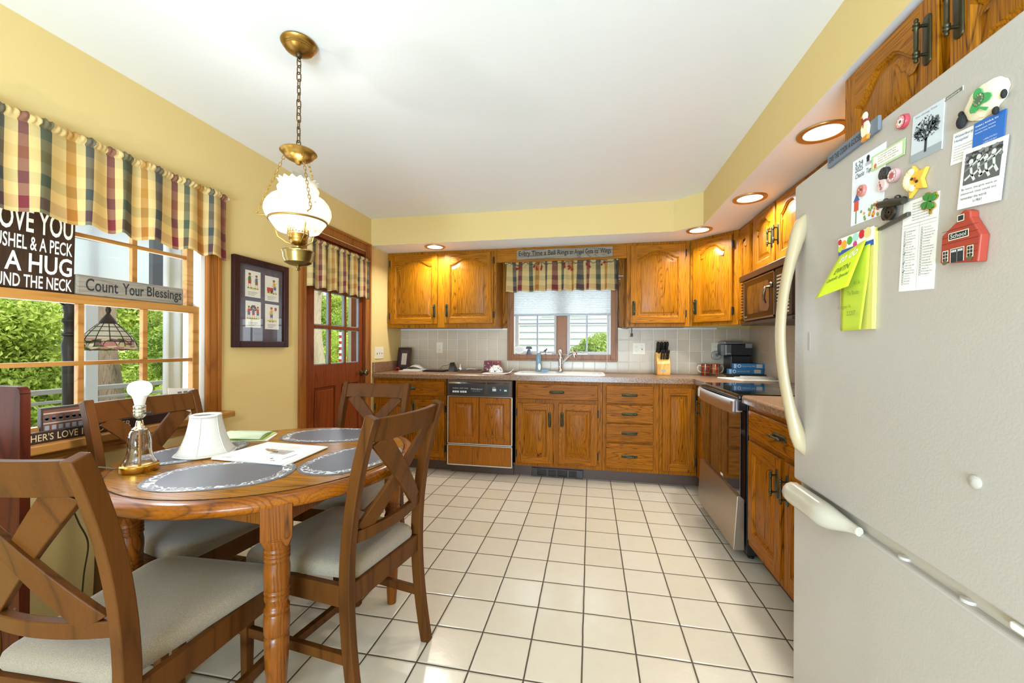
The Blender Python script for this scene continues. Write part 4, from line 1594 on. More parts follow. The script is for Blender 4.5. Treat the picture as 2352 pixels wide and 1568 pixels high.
for x in (.006, .057):
    b.rect(pf, x, .011, x + .013, .032, 0, .0006)
    for i in range(2):
        for j in range(3):
            b.rect(pf, x + .0015 + i * .0055, .0125 + j * .0063, x + .006 + i * .0055, .0178 + j * .0063, 1, .0009)
    b.ell(pf, x + .006, .009, .006, .004, 3, .001)
b.build('sign_door_and_windows', [M('#eee4c8', .6), M('#22262c', .6), M('#f3efe2', .6), M('#5c5a34', .7)], root)

# to-do pad with sticky notes
root = thing('notepad', 'magnetic to-do pad with lime green sheets and polka dot header', 'notepad', (FX, 1.186, 1.37), 0, PAP)
pl = (Vector((FX - .0003, 1.249, 1.2425)), Vector((0, -1, .012)).normalized(), Vector((0, .012, 1)).normalized(), Vector((-1, 0, 0)))
lime = M('#c3d63c', .6)
lime2 = M('#b3c733', .6)
MB().slab(pl, [(0, .001), (.122, .0), (.132, .245), (-.006, .250)], .009).build('pad', M('#d7cf6a', .7), root)
b = MB()
pf = (pl[0] + pl[3] * .0092, *pl[1:])
b.slab(pf, [(-.007, .207), (.133, .203), (.133, .248), (-.007, .253)], .0012, 0)
b.slab((pf[0] + pf[3] * .001, *pf[1:]), [(-.007, .207), (.133, .203), (.133, .216), (-.007, .220)], .0008, 1)
q = (pf[0] + pf[3] * .0013, *pf[1:])
for k, (x, y, rx, c_) in enumerate(((.0, .243, .008, 2), (.018, .232, .012, 3), (.042, .237, .011, 4), (.066, .239, .011, 5), (.090, .240, .011, 2), (.112, .238, .013, 6), (.001, .224, .009, 7), (.064, .222, .008, 8))):
    b.ell(q, x, y, rx, rx, c_, .0004 + k * 5e-5, 20)
b.build('header', [M('#f1efe8', .6), M('#2c5aa0', .6), M('#c9262e', .6), M('#f0a52b', .6), M('#4fa245', .6), M('#a9d8cc', .6), M('#e3cf86', .6), M('#c6cf3e', .6), M('#d13f86', .6)], root)
b = MB()
def curl(u, v):
    x = .002 + .112 * u + .008 * (1 - v)
    y = .208 * (1 - v)
    o_ = .011 + .016 * max(0, v - .35) * u
    p = pl[0] + pl[1] * (x * (1 - .10 * v * u)) + pl[2] * y + pl[3] * o_
    return tuple(p)
b.grid(curl, 8, 12)
b.build('sheet', lime, root, solid=.0004, smooth=60)
b = MB()
def sticky(u, v):
    x = .004 + .108 * u - .055 * v * (1 - u * .35)
    y = .206 - .110 * v + .016 * u
    o_ = .013 + .034 * v * (1 - .4 * u)
    p = pl[0] + pl[1] * x + pl[2] * y + pl[3] * o_
    return tuple(p)
b.grid(sticky, 8, 8)
b.build('sticky_note', M('#cfe024', .6), root, solid=.0004, smooth=60)
b = MB()
def on_sticky(txt, u0, v0, uw, vh, mi):
    tv, tf = text_mesh(txt, .012, .15)
    a = np.array(tv)
    mn, mx = a.min(0), a.max(0)
    out = []
    for p_ in tv:
        u = u0 + uw * (p_[0] - mn[0]) / (mx[0] - mn[0])
        v = v0 - vh * (p_[1] - mn[1]) / (mx[1] - mn[1])
        out.append(tuple(Vector(sticky(u, v)) + pl[3] * .0012))
    b.add(out, tf, mi)
on_sticky('to do', .22, .26, .62, .20, 0)
on_sticky('EWTN', .25, .52, .50, .13, 1)
on_sticky('Catholic Special', .12, .70, .70, .11, 1)
q3 = (pl[0] + pl[3] * .020, *pl[1:])
b.text('Arlington Va', q3, .010, .055, .055, .012, 1, .002).text('22207', q3, .050, .038, .035, .011, 1, .003)
b.text('The Rhodes', q3, .050, .090, .045, .011, 1, .001).text('4th St', q3, .075, .115, .025, .010, 1, .001)
b.build('handwriting', [M('#f4f4e8', .6), M('#6a8430', .7)], root)

# ================================================================== DINING FURNITURE
def post_x(z):
    pts = [(0, -.250), (.12, -.226), (.28, -.205), (.43, -.198), (.56, -.204), (.72, -.226), (.86, -.260), (.975, -.300)]
    for (z0, x0), (z1, x1) in zip(pts, pts[1:]):
        if z <= z1:
            t = (z - z0) / (z1 - z0)
            return x0 + (x1 - x0) * t
    return pts[-1][1]


def smooth_post_x(z):
    return sum(post_x(min(.975, max(0, z + d))) for d in (-.06, -.03, 0, .03, .06)) / 5


def make_chair(label):
    t = thing('dining_chair', label, 'chair', (0, 0, 0), 0, 'cross-back dining chairs')
    b = MB()
    # padded seat
    outl = []
    fr, rr_ = .236, .166
    base = [(-.205, -rr_), (.245, -fr), (.245, fr), (-.205, rr_)]
    def rc(pts, rads, n=7):
        out = []
        m = len(pts)
        for i in range(m):
            p0, p1, p2 = Vector(pts[i - 1]), Vector(pts[i]), Vector(pts[(i + 1) % m])
            a, c = (p0 - p1).normalized(), (p2 - p1).normalized()
            r = rads[i]
            s0, s1 = p1 + a * r, p1 + c * r
            for k in range(n + 1):
                q = k / n
                out.append(tuple((s0 * (1 - q) ** 2 + p1 * 2 * q * (1 - q) + s1 * q * q)))
        return out
    outl = rc(base, [.02, .075, .075, .02])
    n = len(outl)
    cx = .02
    loops = []
    for f_, z in ((.985, .432), (1.0, .440), (1.0, .455), (.985, .468), (.94, .478), (.80, .485), (.55, .489), (.25, .490)):
        loops.append([(cx + (x - cx) * f_, y * f_, z) for x, y in outl])
    vs_ = [p for l in loops for p in l]
    fs = [(i * n + k, i * n + (k + 1) % n, (i + 1) * n + (k + 1) % n, (i + 1) * n + k) for i in range(len(loops) - 1) for k in range(n)]
    fs += [tuple(range(n))[::-1], tuple((len(loops) - 1) * n + k for k in range(n))]
    b.add(vs_, fs)
    b.build('seat', cushion, t, local=True, smooth=60)
    # rear legs run up as back posts
    for s_ in (-1, 1):
        path = [(smooth_post_x(.975 * k / 20) if 0 < k < 20 else post_x(.975 * k / 20), s_ * (.197 + .002 * k / 20), .975 * k / 20) for k in range(21)]
        secs = [[(-.019 - .004 * (1 - abs(k / 20 - .45) * 2), -.015), (.019, -.015), (.019, .015), (-.019 - .004 * (1 - abs(k / 20 - .45) * 2), .015)] for k in range(21)]
        MB().sweep(path, secs, up=(0, 1, 0)).build('leg', chair_wood, t, local=True, bevel=.003, smooth=40)
        f = MB()
        x0, y0 = .222, s_ * .213
        vs_ = []
        for z, h_ in ((0, .0135), (.43, .0185)):
            yy = y0
            vs_ += [(x0 - h_, yy - h_, z), (x0 + h_, yy - h_, z), (x0 + h_, yy + h_, z), (x0 - h_, yy + h_, z)]
        f.add(vs_, [(3, 2, 1, 0), (4, 5, 6, 7), (0, 1, 5, 4), (1, 2, 6, 5), (2, 3, 7, 6), (3, 0, 4, 7)])
        f.build('leg', chair_wood, t, local=True, bevel=.003)
    b = MB()
    b.box((.215, -.197, .362), (.236, .197, .4315)).box((-.215, -.184, .362), (-.190, .184, .4315))
    for s_ in (-1, 1):
        mt = Matrix(((1, 0, 0, 0), (s_ * .038, 1, 0, s_ * .204), (0, 0, 1, 0), (0, 0, 0, 1)))
        b.box((-.182, -.011, .363), (.205, .011, .4312), 0, mt)
    b.build('seat_frame', chair_wood, t, local=True, bevel=.002)
    b = MB()
    for s_ in (-1, 1):
        mt = Matrix(((1, 0, 0, 0), (s_ * .038, 1, 0, s_ * .204), (0, 0, 1, 0), (0, 0, 0, 1)))
        b.box((-.20, -.010, .180), (.212, .010, .212), 0, mt)
    b.box((.01, -.195, .182), (.032, .195, .210))
    b.build('stretcher', chair_wood, t, local=True, bevel=.002)
    bow = lambda y: -.030 * (1 - (y / .185) ** 2)

    def rail(z0, z1, th):
        b = MB()
        N = 14
        vs_, fs = [], []
        for i in range(N + 1):
            y = -.186 + .372 * i / N
            for z in (z0, z1):
                x = smooth_post_x(z) + bow(y)
                vs_ += [(x - th / 2, y, z), (x + th / 2, y, z)]
        for i in range(N):
            a, c = i * 4, i * 4 + 4
            fs += [(a, a + 2, c + 2, c), (a + 1, c + 1, c + 3, a + 3), (a + 2, a + 3, c + 3, c + 2), (a, c, c + 1, a + 1)]
        fs += [(0, 1, 3, 2), (N * 4, N * 4 + 2, N * 4 + 3, N * 4 + 1)]
        return b.add(vs_, fs)
    rail(.889, .967, .024).build('top_rail', chair_wood, t, local=True, bevel=.003, smooth=40)
    rail(.557, .596, .022).build('lower_rail', chair_wood, t, local=True, bevel=.003, smooth=40)
    for s_, dx in ((-1, .004), (1, -.004)):
        N = 14
        vs_, fs = [], []
        wv = .030
        for i in range(N + 1):
            q = i / N
            y = s_ * (-.150 + .300 * q)
            z = .588 + (.897 - .588) * q
            d = Vector((s_ * .300, .320)).normalized()
            nrm = Vector((-d.y, d.x))
            for e in (-1, 1):
                yy, zz = y + nrm.x * wv * e, z + nrm.y * wv * e
                zz = min(max(zz, .580), .905)
                yy = max(-.183, min(.183, yy))
                x = smooth_post_x(zz) + bow(yy) + dx
                vs_ += [(x - .0075, yy, zz), (x + .0075, yy, zz)]
        for i in range(N):
            a, c = i * 4, i * 4 + 4
            fs += [(a, a + 2, c + 2, c), (a + 1, c + 1, c + 3, a + 3), (a + 2, a + 3, c + 3, c + 2), (a, c, c + 1, a + 1)]
        fs += [(0, 1, 3, 2), (N * 4, N * 4 + 2, N * 4 + 3, N * 4 + 1)]
        if s_ > 0:
            fs = [f[::-1] for f in fs]
        MB().add(vs_, fs).build('cross_slat', chair_wood, t, local=True, bevel=.002, smooth=40)
    return t


ch = make_chair('brown cross-back chair at the right side of the table, its back to the tile floor')
ch.location = (-.927, 1.385, 0)
ch.rotation_euler = (0, 0, math.radians(171))
dup(ch, (-1.210, .905, 0), math.radians(92.5), 'nearest brown cross-back chair, its back cut by the left edge of the picture')
dup(ch, (-1.258, 1.912, 0), math.radians(-91), 'cross-back chair on the far side of the table, before the wooden door')
dup(ch, (-1.613, 1.392, 0), math.radians(-5), 'cross-back chair on the window side of the table, behind the glass lamp')

# ---- table
TX, TY = -1.258, 1.435
TA, TB = .545, .550
root = thing('dining_table', 'oval oak dining table with turned legs and rounded rim', 'table', (TX, TY, 0))
b = MB().lathe([(0, .730), (.905, .730), (.915, .7555), (0, .7555)], 72, c=(TX, TY, 0), sx=TA, sy=TB)
b.build('table_top', table_oak, root, smooth=30)
b = MB().lathe([(.918, .7285), (.95, .712), (.975, .711), (.992, .717), (1.0, .728), (1.0, .737), (.99, .747), (.97, .752), (.945, .754), (.922, .7535)], 72, c=(TX, TY, 0), sx=TA, sy=TB)
b.f.append(tuple(range(72)))
b.f = b.f[:-3]
b.mi = [0] * len(b.f)
b.build('rim', rim_oak, root, smooth=50)
b = MB().lathe([(.905, .7292), (.9185, .7292), (.9185, .7545), (.905, .7545)], 72, c=(TX, TY, 0), sx=TA, sy=TB)
b.f = b.f[:-2]
b.mi = [0] * len(b.f)
b.build('joint', M('#1f130b', .6), root)
legs = [(-.925, 1.055), (-1.535, 1.095), (-.905, 1.735), (-1.565, 1.775)]
b = MB()
cyc = [legs[0], legs[2], legs[3], legs[1]]
for (x0, y0), (x1, y1) in zip(cyc, cyc[1:] + cyc[:1]):
    L_ = math.hypot(x1 - x0, y1 - y0)
    a = math.atan2(y1 - y0, x1 - x0)
    b.box((.03, -.011, .655), (L_ - .03, .011, .7295), 0, TR(x0, y0, 0) @ Rz(a))
b.build('apron', leg_oak, root, bevel=.002)
prof = [(.020, 0), (.023, .05), (.029, .20), (.034, .300), (.034, .322), (.031, .327), (.030, .333), (.034, .337), (.035, .345), (.036, .372), (.034, .395), (.032, .400), (.035, .404), (.035, .412), (.031, .417), (.030, .428),
        (.033, .437), (.035, .444), (.033, .450), (.031, .452), (.035, .458), (.035, .464), (.032, .468), (.035, .474), (.034, .482), (.036, .510), (.036, .530), (.033, .550), (.033, .553), (.036, .557), (.036, .563), (.033, .566), (.036, .570), (.036, .575), (.033, .578), (.036, .583), (.036, .588), (.034, .592), (.037, .603), (.040, .62)]
for i, (x, y) in enumerate(legs):
    b = MB().lathe(prof, 28, c=(x, y, 0))
    a = math.radians(38 if i in (0, 3) else -38)
    rot = TR(x, y, 0) @ Rz(a)
    h_ = .0415
    vs_ = []
    for z, q in ((.600, .72), (.628, .97), (.632, 1.0), (.7295, 1.0)):
        vs_ += [(-h_ * q, -h_ * q, z), (h_ * q, -h_ * q, z), (h_ * q, h_ * q, z), (-h_ * q, h_ * q, z)]
    fs = [(3, 2, 1, 0), (12, 13, 14, 15)] + [(r_ * 4 + k, r_ * 4 + (k + 1) % 4, r_ * 4 + 4 + (k + 1) % 4, r_ * 4 + 4 + k) for r_ in range(3) for k in range(4)]
    b.add(vs_, fs, 0, rot)
    b.build('leg', leg_oak, root, smooth=40, bevel=.0015)

# ---- placemats
mat_face = None


def placemat_material():
    t = NT('grey_placemat_vinyl')
    sp = t.n('SeparateXYZ', {0: t.uv()}).outputs
    tc = t.n('TexCoord').outputs['Object']
    v1 = t.n('TexVoronoi', {'Vector': tc, 'Scale': 44.0}, feature='DISTANCE_TO_EDGE').outputs['Distance']
    n1 = t.noise(tc, 26, 3, .55, 1.8)
    f = t.m('FRACT', t.m('MULTIPLY', n1, 7.0))
    vine = t.m('LESS_THAN', t.m('ABSOLUTE', t.m('SUBTRACT', f, .5)), .13)
    flow = t.m('LESS_THAN', v1, .10)
    n2 = t.noise(tc, 16, 2)
    pick = t.m('GREATER_THAN', n2, .52)
    pat = t.m('ADD', t.m('MULTIPLY', vine, pick), t.m('MULTIPLY', flow, t.m('SUBTRACT', 1.0, pick)), clamp=True)
    wob = t.m('ADD', sp[0], t.m('MULTIPLY', t.m('SUBTRACT', n2, .5), .10))
    band = t.m('MULTIPLY', t.m('GREATER_THAN', wob, .80), t.m('LESS_THAN', wob, .955))
    col = t.mix(t.m('MULTIPLY', pat, band), C('#62646e'), C('#d9dadc'))
    return t.done(t.pbr(col, .33, 0, t.bump(t.noise(tc, 900, 2), .1, .0005)))


pm = placemat_material()


def placemat(label, cx, cy, a, rx, ry, z):
    root = thing('placemat', label, 'placemat', (cx, cy, z), a, 'placemats on the dining table')
    b = MB()
    N = 64
    rings_ = [0, .35, .7, .85, .93, .985, 1.0]
    vs_, uv, fs = [], [], []
    def P(q, k):
        t_ = 2 * PI * k / N
        e = 2.35
        c_, s_ = math.cos(t_), math.sin(t_)
        x = rx * q * math.copysign(abs(c_) ** (2 / e), c_)
        y = ry * q * math.copysign(abs(s_) ** (2 / e), s_)
        return x, y
    for i, q in enumerate(rings_):
        for k in range(N):
            x, y = P(max(q, .001), k)
            vs_.append((x, y, .0028 if q < 1 else .0014))
            uv.append((q, k / N))
    for k in range(N):
        x, y = P(1.0, k)
        vs_.append((x, y, .0002))
        uv.append((1, 0))
    for i in range(len(rings_)):
        for k in range(N):
            fs.append((i * N + k, i * N + (k + 1) % N, (i + 1) * N + (k + 1) % N, (i + 1) * N + k))
    fs.append(tuple(range(N))[::-1])
    b.add(vs_, fs, 0, None, uv)
    b.build('mat', pm, root, local=True, smooth=40)
    return root


zt = .7557
placemat('grey floral oval placemat nearest the viewer, in front of the glass lamp', -1.225, 1.155, math.radians(23), .222, .158, zt)
placemat('grey floral oval placemat before the right-hand chair', -.905, 1.425, math.radians(78), .215, .142, zt)
placemat('grey floral oval placemat at the far end of the table', -1.245, 1.775, math.radians(14), .235, .155, zt)
placemat('grey floral oval placemat partly under the white lampshade', -1.605, 1.375, math.radians(80), .205, .145, zt)

# ---- bare glass table lamp
LX, LY = -1.552, 1.135
ZB = .7557
root = thing('table_lamp', 'cut glass table lamp without its shade, bulb lit', 'lamp', (LX, LY, ZB))
b = MB().lathe([(.052, .0003), (.054, .003), (.054, .022), (.051, .025), (.046, .026), (0, .026)], 40, c=(LX, LY, ZB))
b.build('base', gold, root, smooth=40)
def cuts(r, z, a, i):
    if .075 < z < .135:
        k = math.cos(a * 8 + z * 260) * math.cos(a * 8 - z * 260)
        return r - .0022 * max(0, k) ** 3, z
    return r, z
pr = [(.046, .0262), (.047, .030), (.042, .040), (.036, .055), (.0335, .070), (.0335, .080), (.0335, .085), (.0335, .09), (.0333, .095), (.033, .10), (.033, .105), (.0325, .11), (.032, .115), (.031, .12), (.030, .125), (.029, .13), (.0275, .135), (.024, .141), (.019, .145)]
inn = [(max(.004, r - .0035), z) for r, z in pr[::-1]]
b = MB()
b.lathe(pr + inn, 96, c=(LX, LY, ZB), mod=cuts)
b.f = [f for f in b.f if len(f) == 4]
b.mi = [0] * len(b.f)
b.build('glass_body', glass, root, smooth=60)
MB().tube([(LX, LY, ZB + .0262), (LX, LY, ZB + .15)], .0048, 12).build('stem', M('#a4703c', .3, .9), root, smooth=60)
b = MB().lathe([(.0215, .1435), (.022, .147), (.017, .151), (.012, .156), (.010, .170), (.009, .175), (0, .176)], 32, c=(LX, LY, ZB))
b.build('cap', M('#d9cfb8', .15, 1.0), root, smooth=40)
b = MB().lathe([(.006, .1755), (.0075, .180), (.0075, .184), (0, .185)], 16, c=(LX, LY, ZB))
b.build('washer', black_mat, root, smooth=40)
b = MB().lathe([(.010, .184), (.016, .190), (.0175, .196), (.0175, .203), (.0165, .204), (.0175, .206), (.0175, .214), (.0165, .2155), (.0175, .217), (.0175, .226), (.0165, .228), (0, .2285)], 28, c=(LX, LY, ZB))
s_ = b.build('socket', M('#cfcfc4', .22, .8), root, smooth=40)
b = MB().tube([(LX + .016, LY + .005, ZB + .201), (LX + .030, LY + .009, ZB + .201)], .003, 8).sphere((LX + .034, LY + .010, ZB + .201), .006, 10)
b.build('switch_key', black_mat, s_, smooth=60)
bulb_w = M('#f4f3ef', .35, name='bulb_white_plastic')
b = MB().lathe([(.0135, .2288), (.0150, .236), (.0175, .250), (.0215, .262), (.0225, .264), (0, .2645)], 28, c=(LX, LY, ZB))
bb = b.build('bulb', bulb_w, root, smooth=40)
b = MB().lathe([(.0232, .2655), (.0305, .274), (.0335, .284), (.0325, .295), (.028, .304), (.020, .3105), (.010, .314), (0, .315)], 32, c=(LX, LY, ZB))
b.build('bulb_dome', emit('lit_bulb_dome', (1, .97, .92, 1), 9.0), bb, smooth=60)
b = MB().tube([(LX - .052, LY - .014, ZB + .012), (LX - .064, LY - .018, ZB + .011)], .006, 10)
b.build('cord_grommet', black_mat, root, smooth=50)
cord = [(LX - .064, LY - .018, ZB + .011), (LX - .10, LY - .012, ZB + .004), (-1.715, 1.118, ZB + .006), (-1.755, 1.112, ZB - .005), (-1.80, 1.115, .70), (-1.86, 1.135, .62), (-1.94, 1.205, .51), (-1.975, 1.258, .40), (-1.98, 1.248, .28), (-1.98, 1.24, .15), (-1.98, 1.235, .02)]
b = MB().tube(curve(cord), .0028, 8)
b.build('cord', M('#4d4430', .5), root, smooth=60)
light('table_lamp_bulb', 'POINT', (LX, LY, ZB + .335), 9, (1, .98, .93), shadow_soft_size=.028)

# ---- loose lampshade on the table
SX_, SY_ = -1.528, 1.362
ZS_ = .7588
root = thing('lampshade', 'white panelled bell lampshade standing on the table beside the glass lamp', 'lampshade', (SX_, SY_, ZS_))
def pan(r, z, a, i):
    f = (a / (2 * PI) * 6) % 1.0
    k = 1 - .055 * (1 - abs(2 * f - 1) ** 2) if True else 1
    return r * k, z
prs = []
for k in range(15):
    q = k / 14
    prs.append((.104 - .054 * (q ** .62) - .004 * math.sin(PI * q), .004 + .150 * q))
b = MB().lathe(prs, 72, c=(SX_, SY_, ZS_), mod=pan)
b.f = [f for f in b.f if len(f) == 4]
b.mi = [0] * len(b.f)
b.build('shade', white_cloth, root, smooth=80, solid=.0016)
b = MB()
for k in range(6):
    a = 2 * PI * k / 6
    b.tube([(SX_ + (r + .0015) * math.cos(a), SY_ + (r + .0015) * math.sin(a), ZS_ + z) for r, z in prs], .0018, 6)
for r, z, w_ in ((prs[0][0], .0035, .0035), (prs[-1][0], .153, .0055)):
    b.tube([(SX_ + pan(r, z, 2 * PI * k / 72, 0)[0] * math.cos(2 * PI * k / 72), SY_ + pan(r, z, 2 * PI * k / 72, 0)[0] * math.sin(2 * PI * k / 72), ZS_ + z) for k in range(72)], w_, 8, closed=True)
b.build('piping', white_cloth, root, smooth=60)

# ---- papers on the table
def sheet(b, pts, z, t, mi=0):
    b.prism(pts, z, z + t, mi)


root = thing('papers', 'stack of white printed sheets in the middle of the table', 'papers', (-1.26, 1.42, .759))
b = MB()
sheet(b, [(-1.4255, 1.292), (-1.085, 1.278), (-1.105, 1.545), (-1.410, 1.562)][::1], .7587, .004)
b.build('lower_sheets', paper_w, root)
b = MB()
top = [(-1.432, 1.296), (-1.098, 1.270), (-1.118, 1.538), (-1.415, 1.558)]
sheet(b, top, .763, .0012)
b.build('top_sheet', M('#f3f2ef', .6), root)
b = MB()
pl = plane((-1.432, 1.296, .7642), (.334, -.026, 0), (.026, .334, 0))
b.text('TABLE ORDER', pl, .03, .012, .05, .008)
for k in range(4):
    b.rect(pl, .03, .022 + k * .007, .075 + .01 * (k % 2), .0235 + k * .007)
b.text('5M /', pl, .25, .025, .035, .014).rect(pl, .28, .055, .284, .13)
for k in range(8):
    b.rect(pl, .09 + .02 * (k % 3), .16 + k * .009, .25 - .015 * (k % 4), .1612 + k * .009)
b.ell(pl, .235, .055, .006, .006)
b.build('print', M('#4b4b50', .7), root)
b = MB().rect(pl, .16, .11, .235, .165, 0, .0008).ell(pl, .205, .132, .015, .008, 1, .001)
b.build('picture', [M('#a3a5a6', .6), M('#b98468', .6)], root)
root = thing('pen', 'brown pen lying across the white printed sheets', 'pen', (-1.27, 1.42, .7655))
b = MB().tube([(-1.312, 1.431, .7695), (-1.30, 1.428, .7695), (-1.25, 1.412, .7695), (-1.236, 1.4075, .7695)], [.0012, .0042, .0042, .003], 10)
b.build('barrel', M('#8a6f49', .3, .4), root, smooth=50)
MB().box((-1.275, 1.4185, .7735), (-1.245, 1.4215, .7748)).build('clip', gold, root)

root = thing('folded_papers', 'pile of pale green folded papers against the window end of the table', 'papers', (-1.62, 1.66, .756))
b = MB()
sheet(b, [(-1.655, 1.535), (-1.455, 1.60), (-1.52, 1.735), (-1.735, 1.70)], .7562, .004, 0)
sheet(b, [(-1.645, 1.535), (-1.475, 1.60), (-1.535, 1.745), (-1.73, 1.70)], .7604, .003, 1)
b.build('lower_papers', [M('#efe8d8', .7), M('#b8c870', .7)], root)
b = MB()
b.grid(lambda u, v: (-1.648 + .155 * u - .075 * v, 1.537 + .055 * u + .165 * v, .7645 + .016 * math.sin(PI * min(1, v * 1.15)) * (1 - .5 * u) + .008 * (1 - u)), 10, 10)
b.build('folded_sheet', M('#cfdfc0', .7), root, solid=.0012, smooth=60)
b = MB()
b.grid(lambda u, v: (-1.630 + .150 * u - .075 * v, 1.54 + .055 * u + .150 * v, .7638 + .008 * math.sin(PI * min(1, v * 1.15)) * (1 - .4 * u)), 8, 8)
b.build('green_sheet', M('#7fa04a', .7), root, solid=.001, smooth=60)

# ---- upright dark board at the left
root = thing('wooden_settle', 'tall dark cherry wooden end board with rounded corner beside the window', 'furniture', (-1.80, .90, 0))
pts = [(-2.05, .0), (-1.683, .0), (-1.683, 1.048)]
for k in range(7):
    a = math.radians(90 * k / 6)
    pts.append((-1.705 + .022 * math.cos(a), 1.046 + .022 * math.sin(a)))
pts += [(-2.05, 1.068)]
mt = Matrix(((1, 0, 0, 0), (0, 0, -1, .915), (0, 1, 0, 0), (0, 0, 0, 1)))
MB().prism(pts, -.012, .012, 0, mt).build('end_board', cherry, root, bevel=.004)
b = MB()
for z in (.74, .40):
    b.lathe([(.005, 0), (.004, .0015), (0, .002)], 10, mtx=axis_mtx((-1.698, .9029, z), (0, -1, 0)))
b.build('screw', M('#2a1712', .4), root)

# ---- hanging lamp
PX, PY = -1.168, 1.437
root = thing('pendant_lamp', 'brass hanging lamp with white milk glass shade on a chain', 'lamp', (PX, PY, ZC))
c0 = (PX, PY, 0)
b = MB().lathe([(.066, 2.4245), (.068, 2.418), (.064, 2.411), (.055, 2.405), (.056, 2.402), (.052, 2.399), (.053, 2.396), (.040, 2.388), (.018, 2.381), (0, 2.379)], 40, c=c0)
b.build('canopy', brass, root, smooth=40)
b = MB().lathe([(.013, 2.380), (.013, 2.372), (.009, 2.366), (.005, 2.362), (0, 2.361)], 16, c=c0)
b.tube([(PX, PY - .006, 2.364), (PX, PY - .008, 2.356), (PX, PY, 2.349), (PX, PY + .008, 2.356), (PX, PY + .006, 2.364)], .0022, 8)
b.build('loop', M('#4d3d26', .4, .8), root, smooth=50)


def link(b, c, d, L, W, r, roll):
    d = Vector(d).normalized()
    s = d.orthogonal().normalized()
    s = (Matrix.Rotation(roll, 3, d) @ s).normalized()
    P_ = []
    for k in range(16):
        a = 2 * PI * k / 16
        cz = (L / 2 - W / 2) * (1 if math.sin(a) > 0 else -1) if abs(math.sin(a)) > 1e-6 else 0
        P_.append(Vector(c) + s * (W / 2 * math.cos(a)) + d * (W / 2 * math.sin(a) + cz))
    b.tube([tuple(p) for p in P_], r, 7, closed=True)


b = MB()
n_ = 13
z0, z1 = 2.357, 1.997
for k in range(n_):
    link(b, (PX, PY, z0 + (z1 - z0) * (k + .5) / n_), (0, 0, 1), abs(z1 - z0) / n_ + .0085, .0155, .0021, (k % 2) * PI / 2 + .5 + .25 * math.sin(k * 2))
b.build('chain', M('#6b5127', .35, .95), root, smooth=60)
b = MB().lathe([(.004, 1.998), (.012, 1.993), (.040, 1.990), (.066, 1.984), (.069, 1.979), (.064, 1.974), (.058, 1.969), (.055, 1.962), (.044, 1.953), (.030, 1.946), (.016, 1.943), (.012, 1.936), (.008, 1.931), (0, 1.930)], 40, c=c0)
cp_ = b.build('crown', brass, root, smooth=40)
ends = []
for k in range(3):
    a = math.radians(205 + 120 * k)
    ends.append((math.cos(a), math.sin(a)))
RZ = 1.722
RR = .128
for cx_, sy_ in ends:
    b = MB()
    A_ = Vector((PX + .052 * cx_, PY + .052 * sy_, 1.962))
    B_ = Vector((PX + (RR + .022) * cx_, PY + (RR + .022) * sy_, RZ + .004))
    m_ = 15
    for k in range(m_):
        link(b, A_ + (B_ - A_) * ((k + .5) / m_), B_ - A_, (B_ - A_).length / m_ + .005, .0085, .0013, (k % 2) * PI / 2)
    b.build('side_chain', brass, root, smooth=60)
b = MB()
for cx_, sy_ in ends:
    P_ = []
    for rr, zz in ((RR + .022, RZ + .006), (RR + .026, RZ), (RR + .020, RZ - .006), (RR - .004, RZ - .004), (RR - .034, RZ - .014), (RR - .040, RZ - .05), (RR - .052, RZ - .088), (.045, RZ - .108), (.022, RZ - .115), (.012, RZ - .112)):
        P_.append((PX + rr * cx_, PY + rr * sy_, zz))
    b.tube(P_, .0026, 8)
b.tube([(PX + .1065 * math.cos(2 * PI * k / 48), PY + .1065 * math.sin(2 * PI * k / 48), 1.700) for k in range(48)], .0036, 8, closed=True)
b.build('carrier_ring', brass, root, smooth=60)
b = MB().lathe([(.021, 1.70), (.022, 1.80), (.022, 1.905), (.020, 1.905), (.020, 1.80), (.019, 1.70)], 32, c=c0)
b.f = [f for f in b.f if len(f) == 4]
b.mi = [0] * len(b.f)
b.build('chimney', thin_glass('frosted_chimney', (.93, .93, .92, 1), .12), root, smooth=60)


def milk():
    t = NT('milk_glass')
    d = t.pbr(C('#f6f0e4'), .18, 0)
    tr = t.n('BsdfTranslucent', {0: (1, .97, .92, 1)}).outputs[0]
    return t.done(t.n('MixShader', {0: .7, 1: d, 2: tr}).outputs[0])


milk_mat = milk()
def ruff(r, z, a, i):
    if z > 1.846:
        k = min(1.0, (z - 1.846) / .012)
        return r * (1 + .05 * k * math.cos(a * 16)), z + .004 * k * math.cos(a * 16)
    return r, z
b = MB().lathe([(.078, 1.660), (.090, 1.678), (.104, 1.698), (.116, 1.715), (.1225, 1.735), (.121, 1.752), (.113, 1.772), (.098, 1.790), (.080, 1.801), (.070, 1.806), (.0685, 1.812), (.074, 1.820), (.076, 1.829), (.070, 1.838), (.062, 1.843), (.066, 1.850), (.074, 1.858)], 96, c=c0, mod=ruff)
b.f = [f for f in b.f if len(f) == 4]
b.mi = [0] * len(b.f)
sh = b.build('shade', milk_mat, root, smooth=60, solid=.0025)
b = MB().lathe([(.1072, 1.699), (.1092, 1.7025), (.1082, 1.706), (.1062, 1.7025)], 64, c=c0)
b.f = [f for f in b.f if len(f) == 4]
b.mi = [0] * len(b.f)
b.build('gold_band', M('#b8924c', .4, .6), sh, smooth=60)
b = MB()
r = random.Random(9)
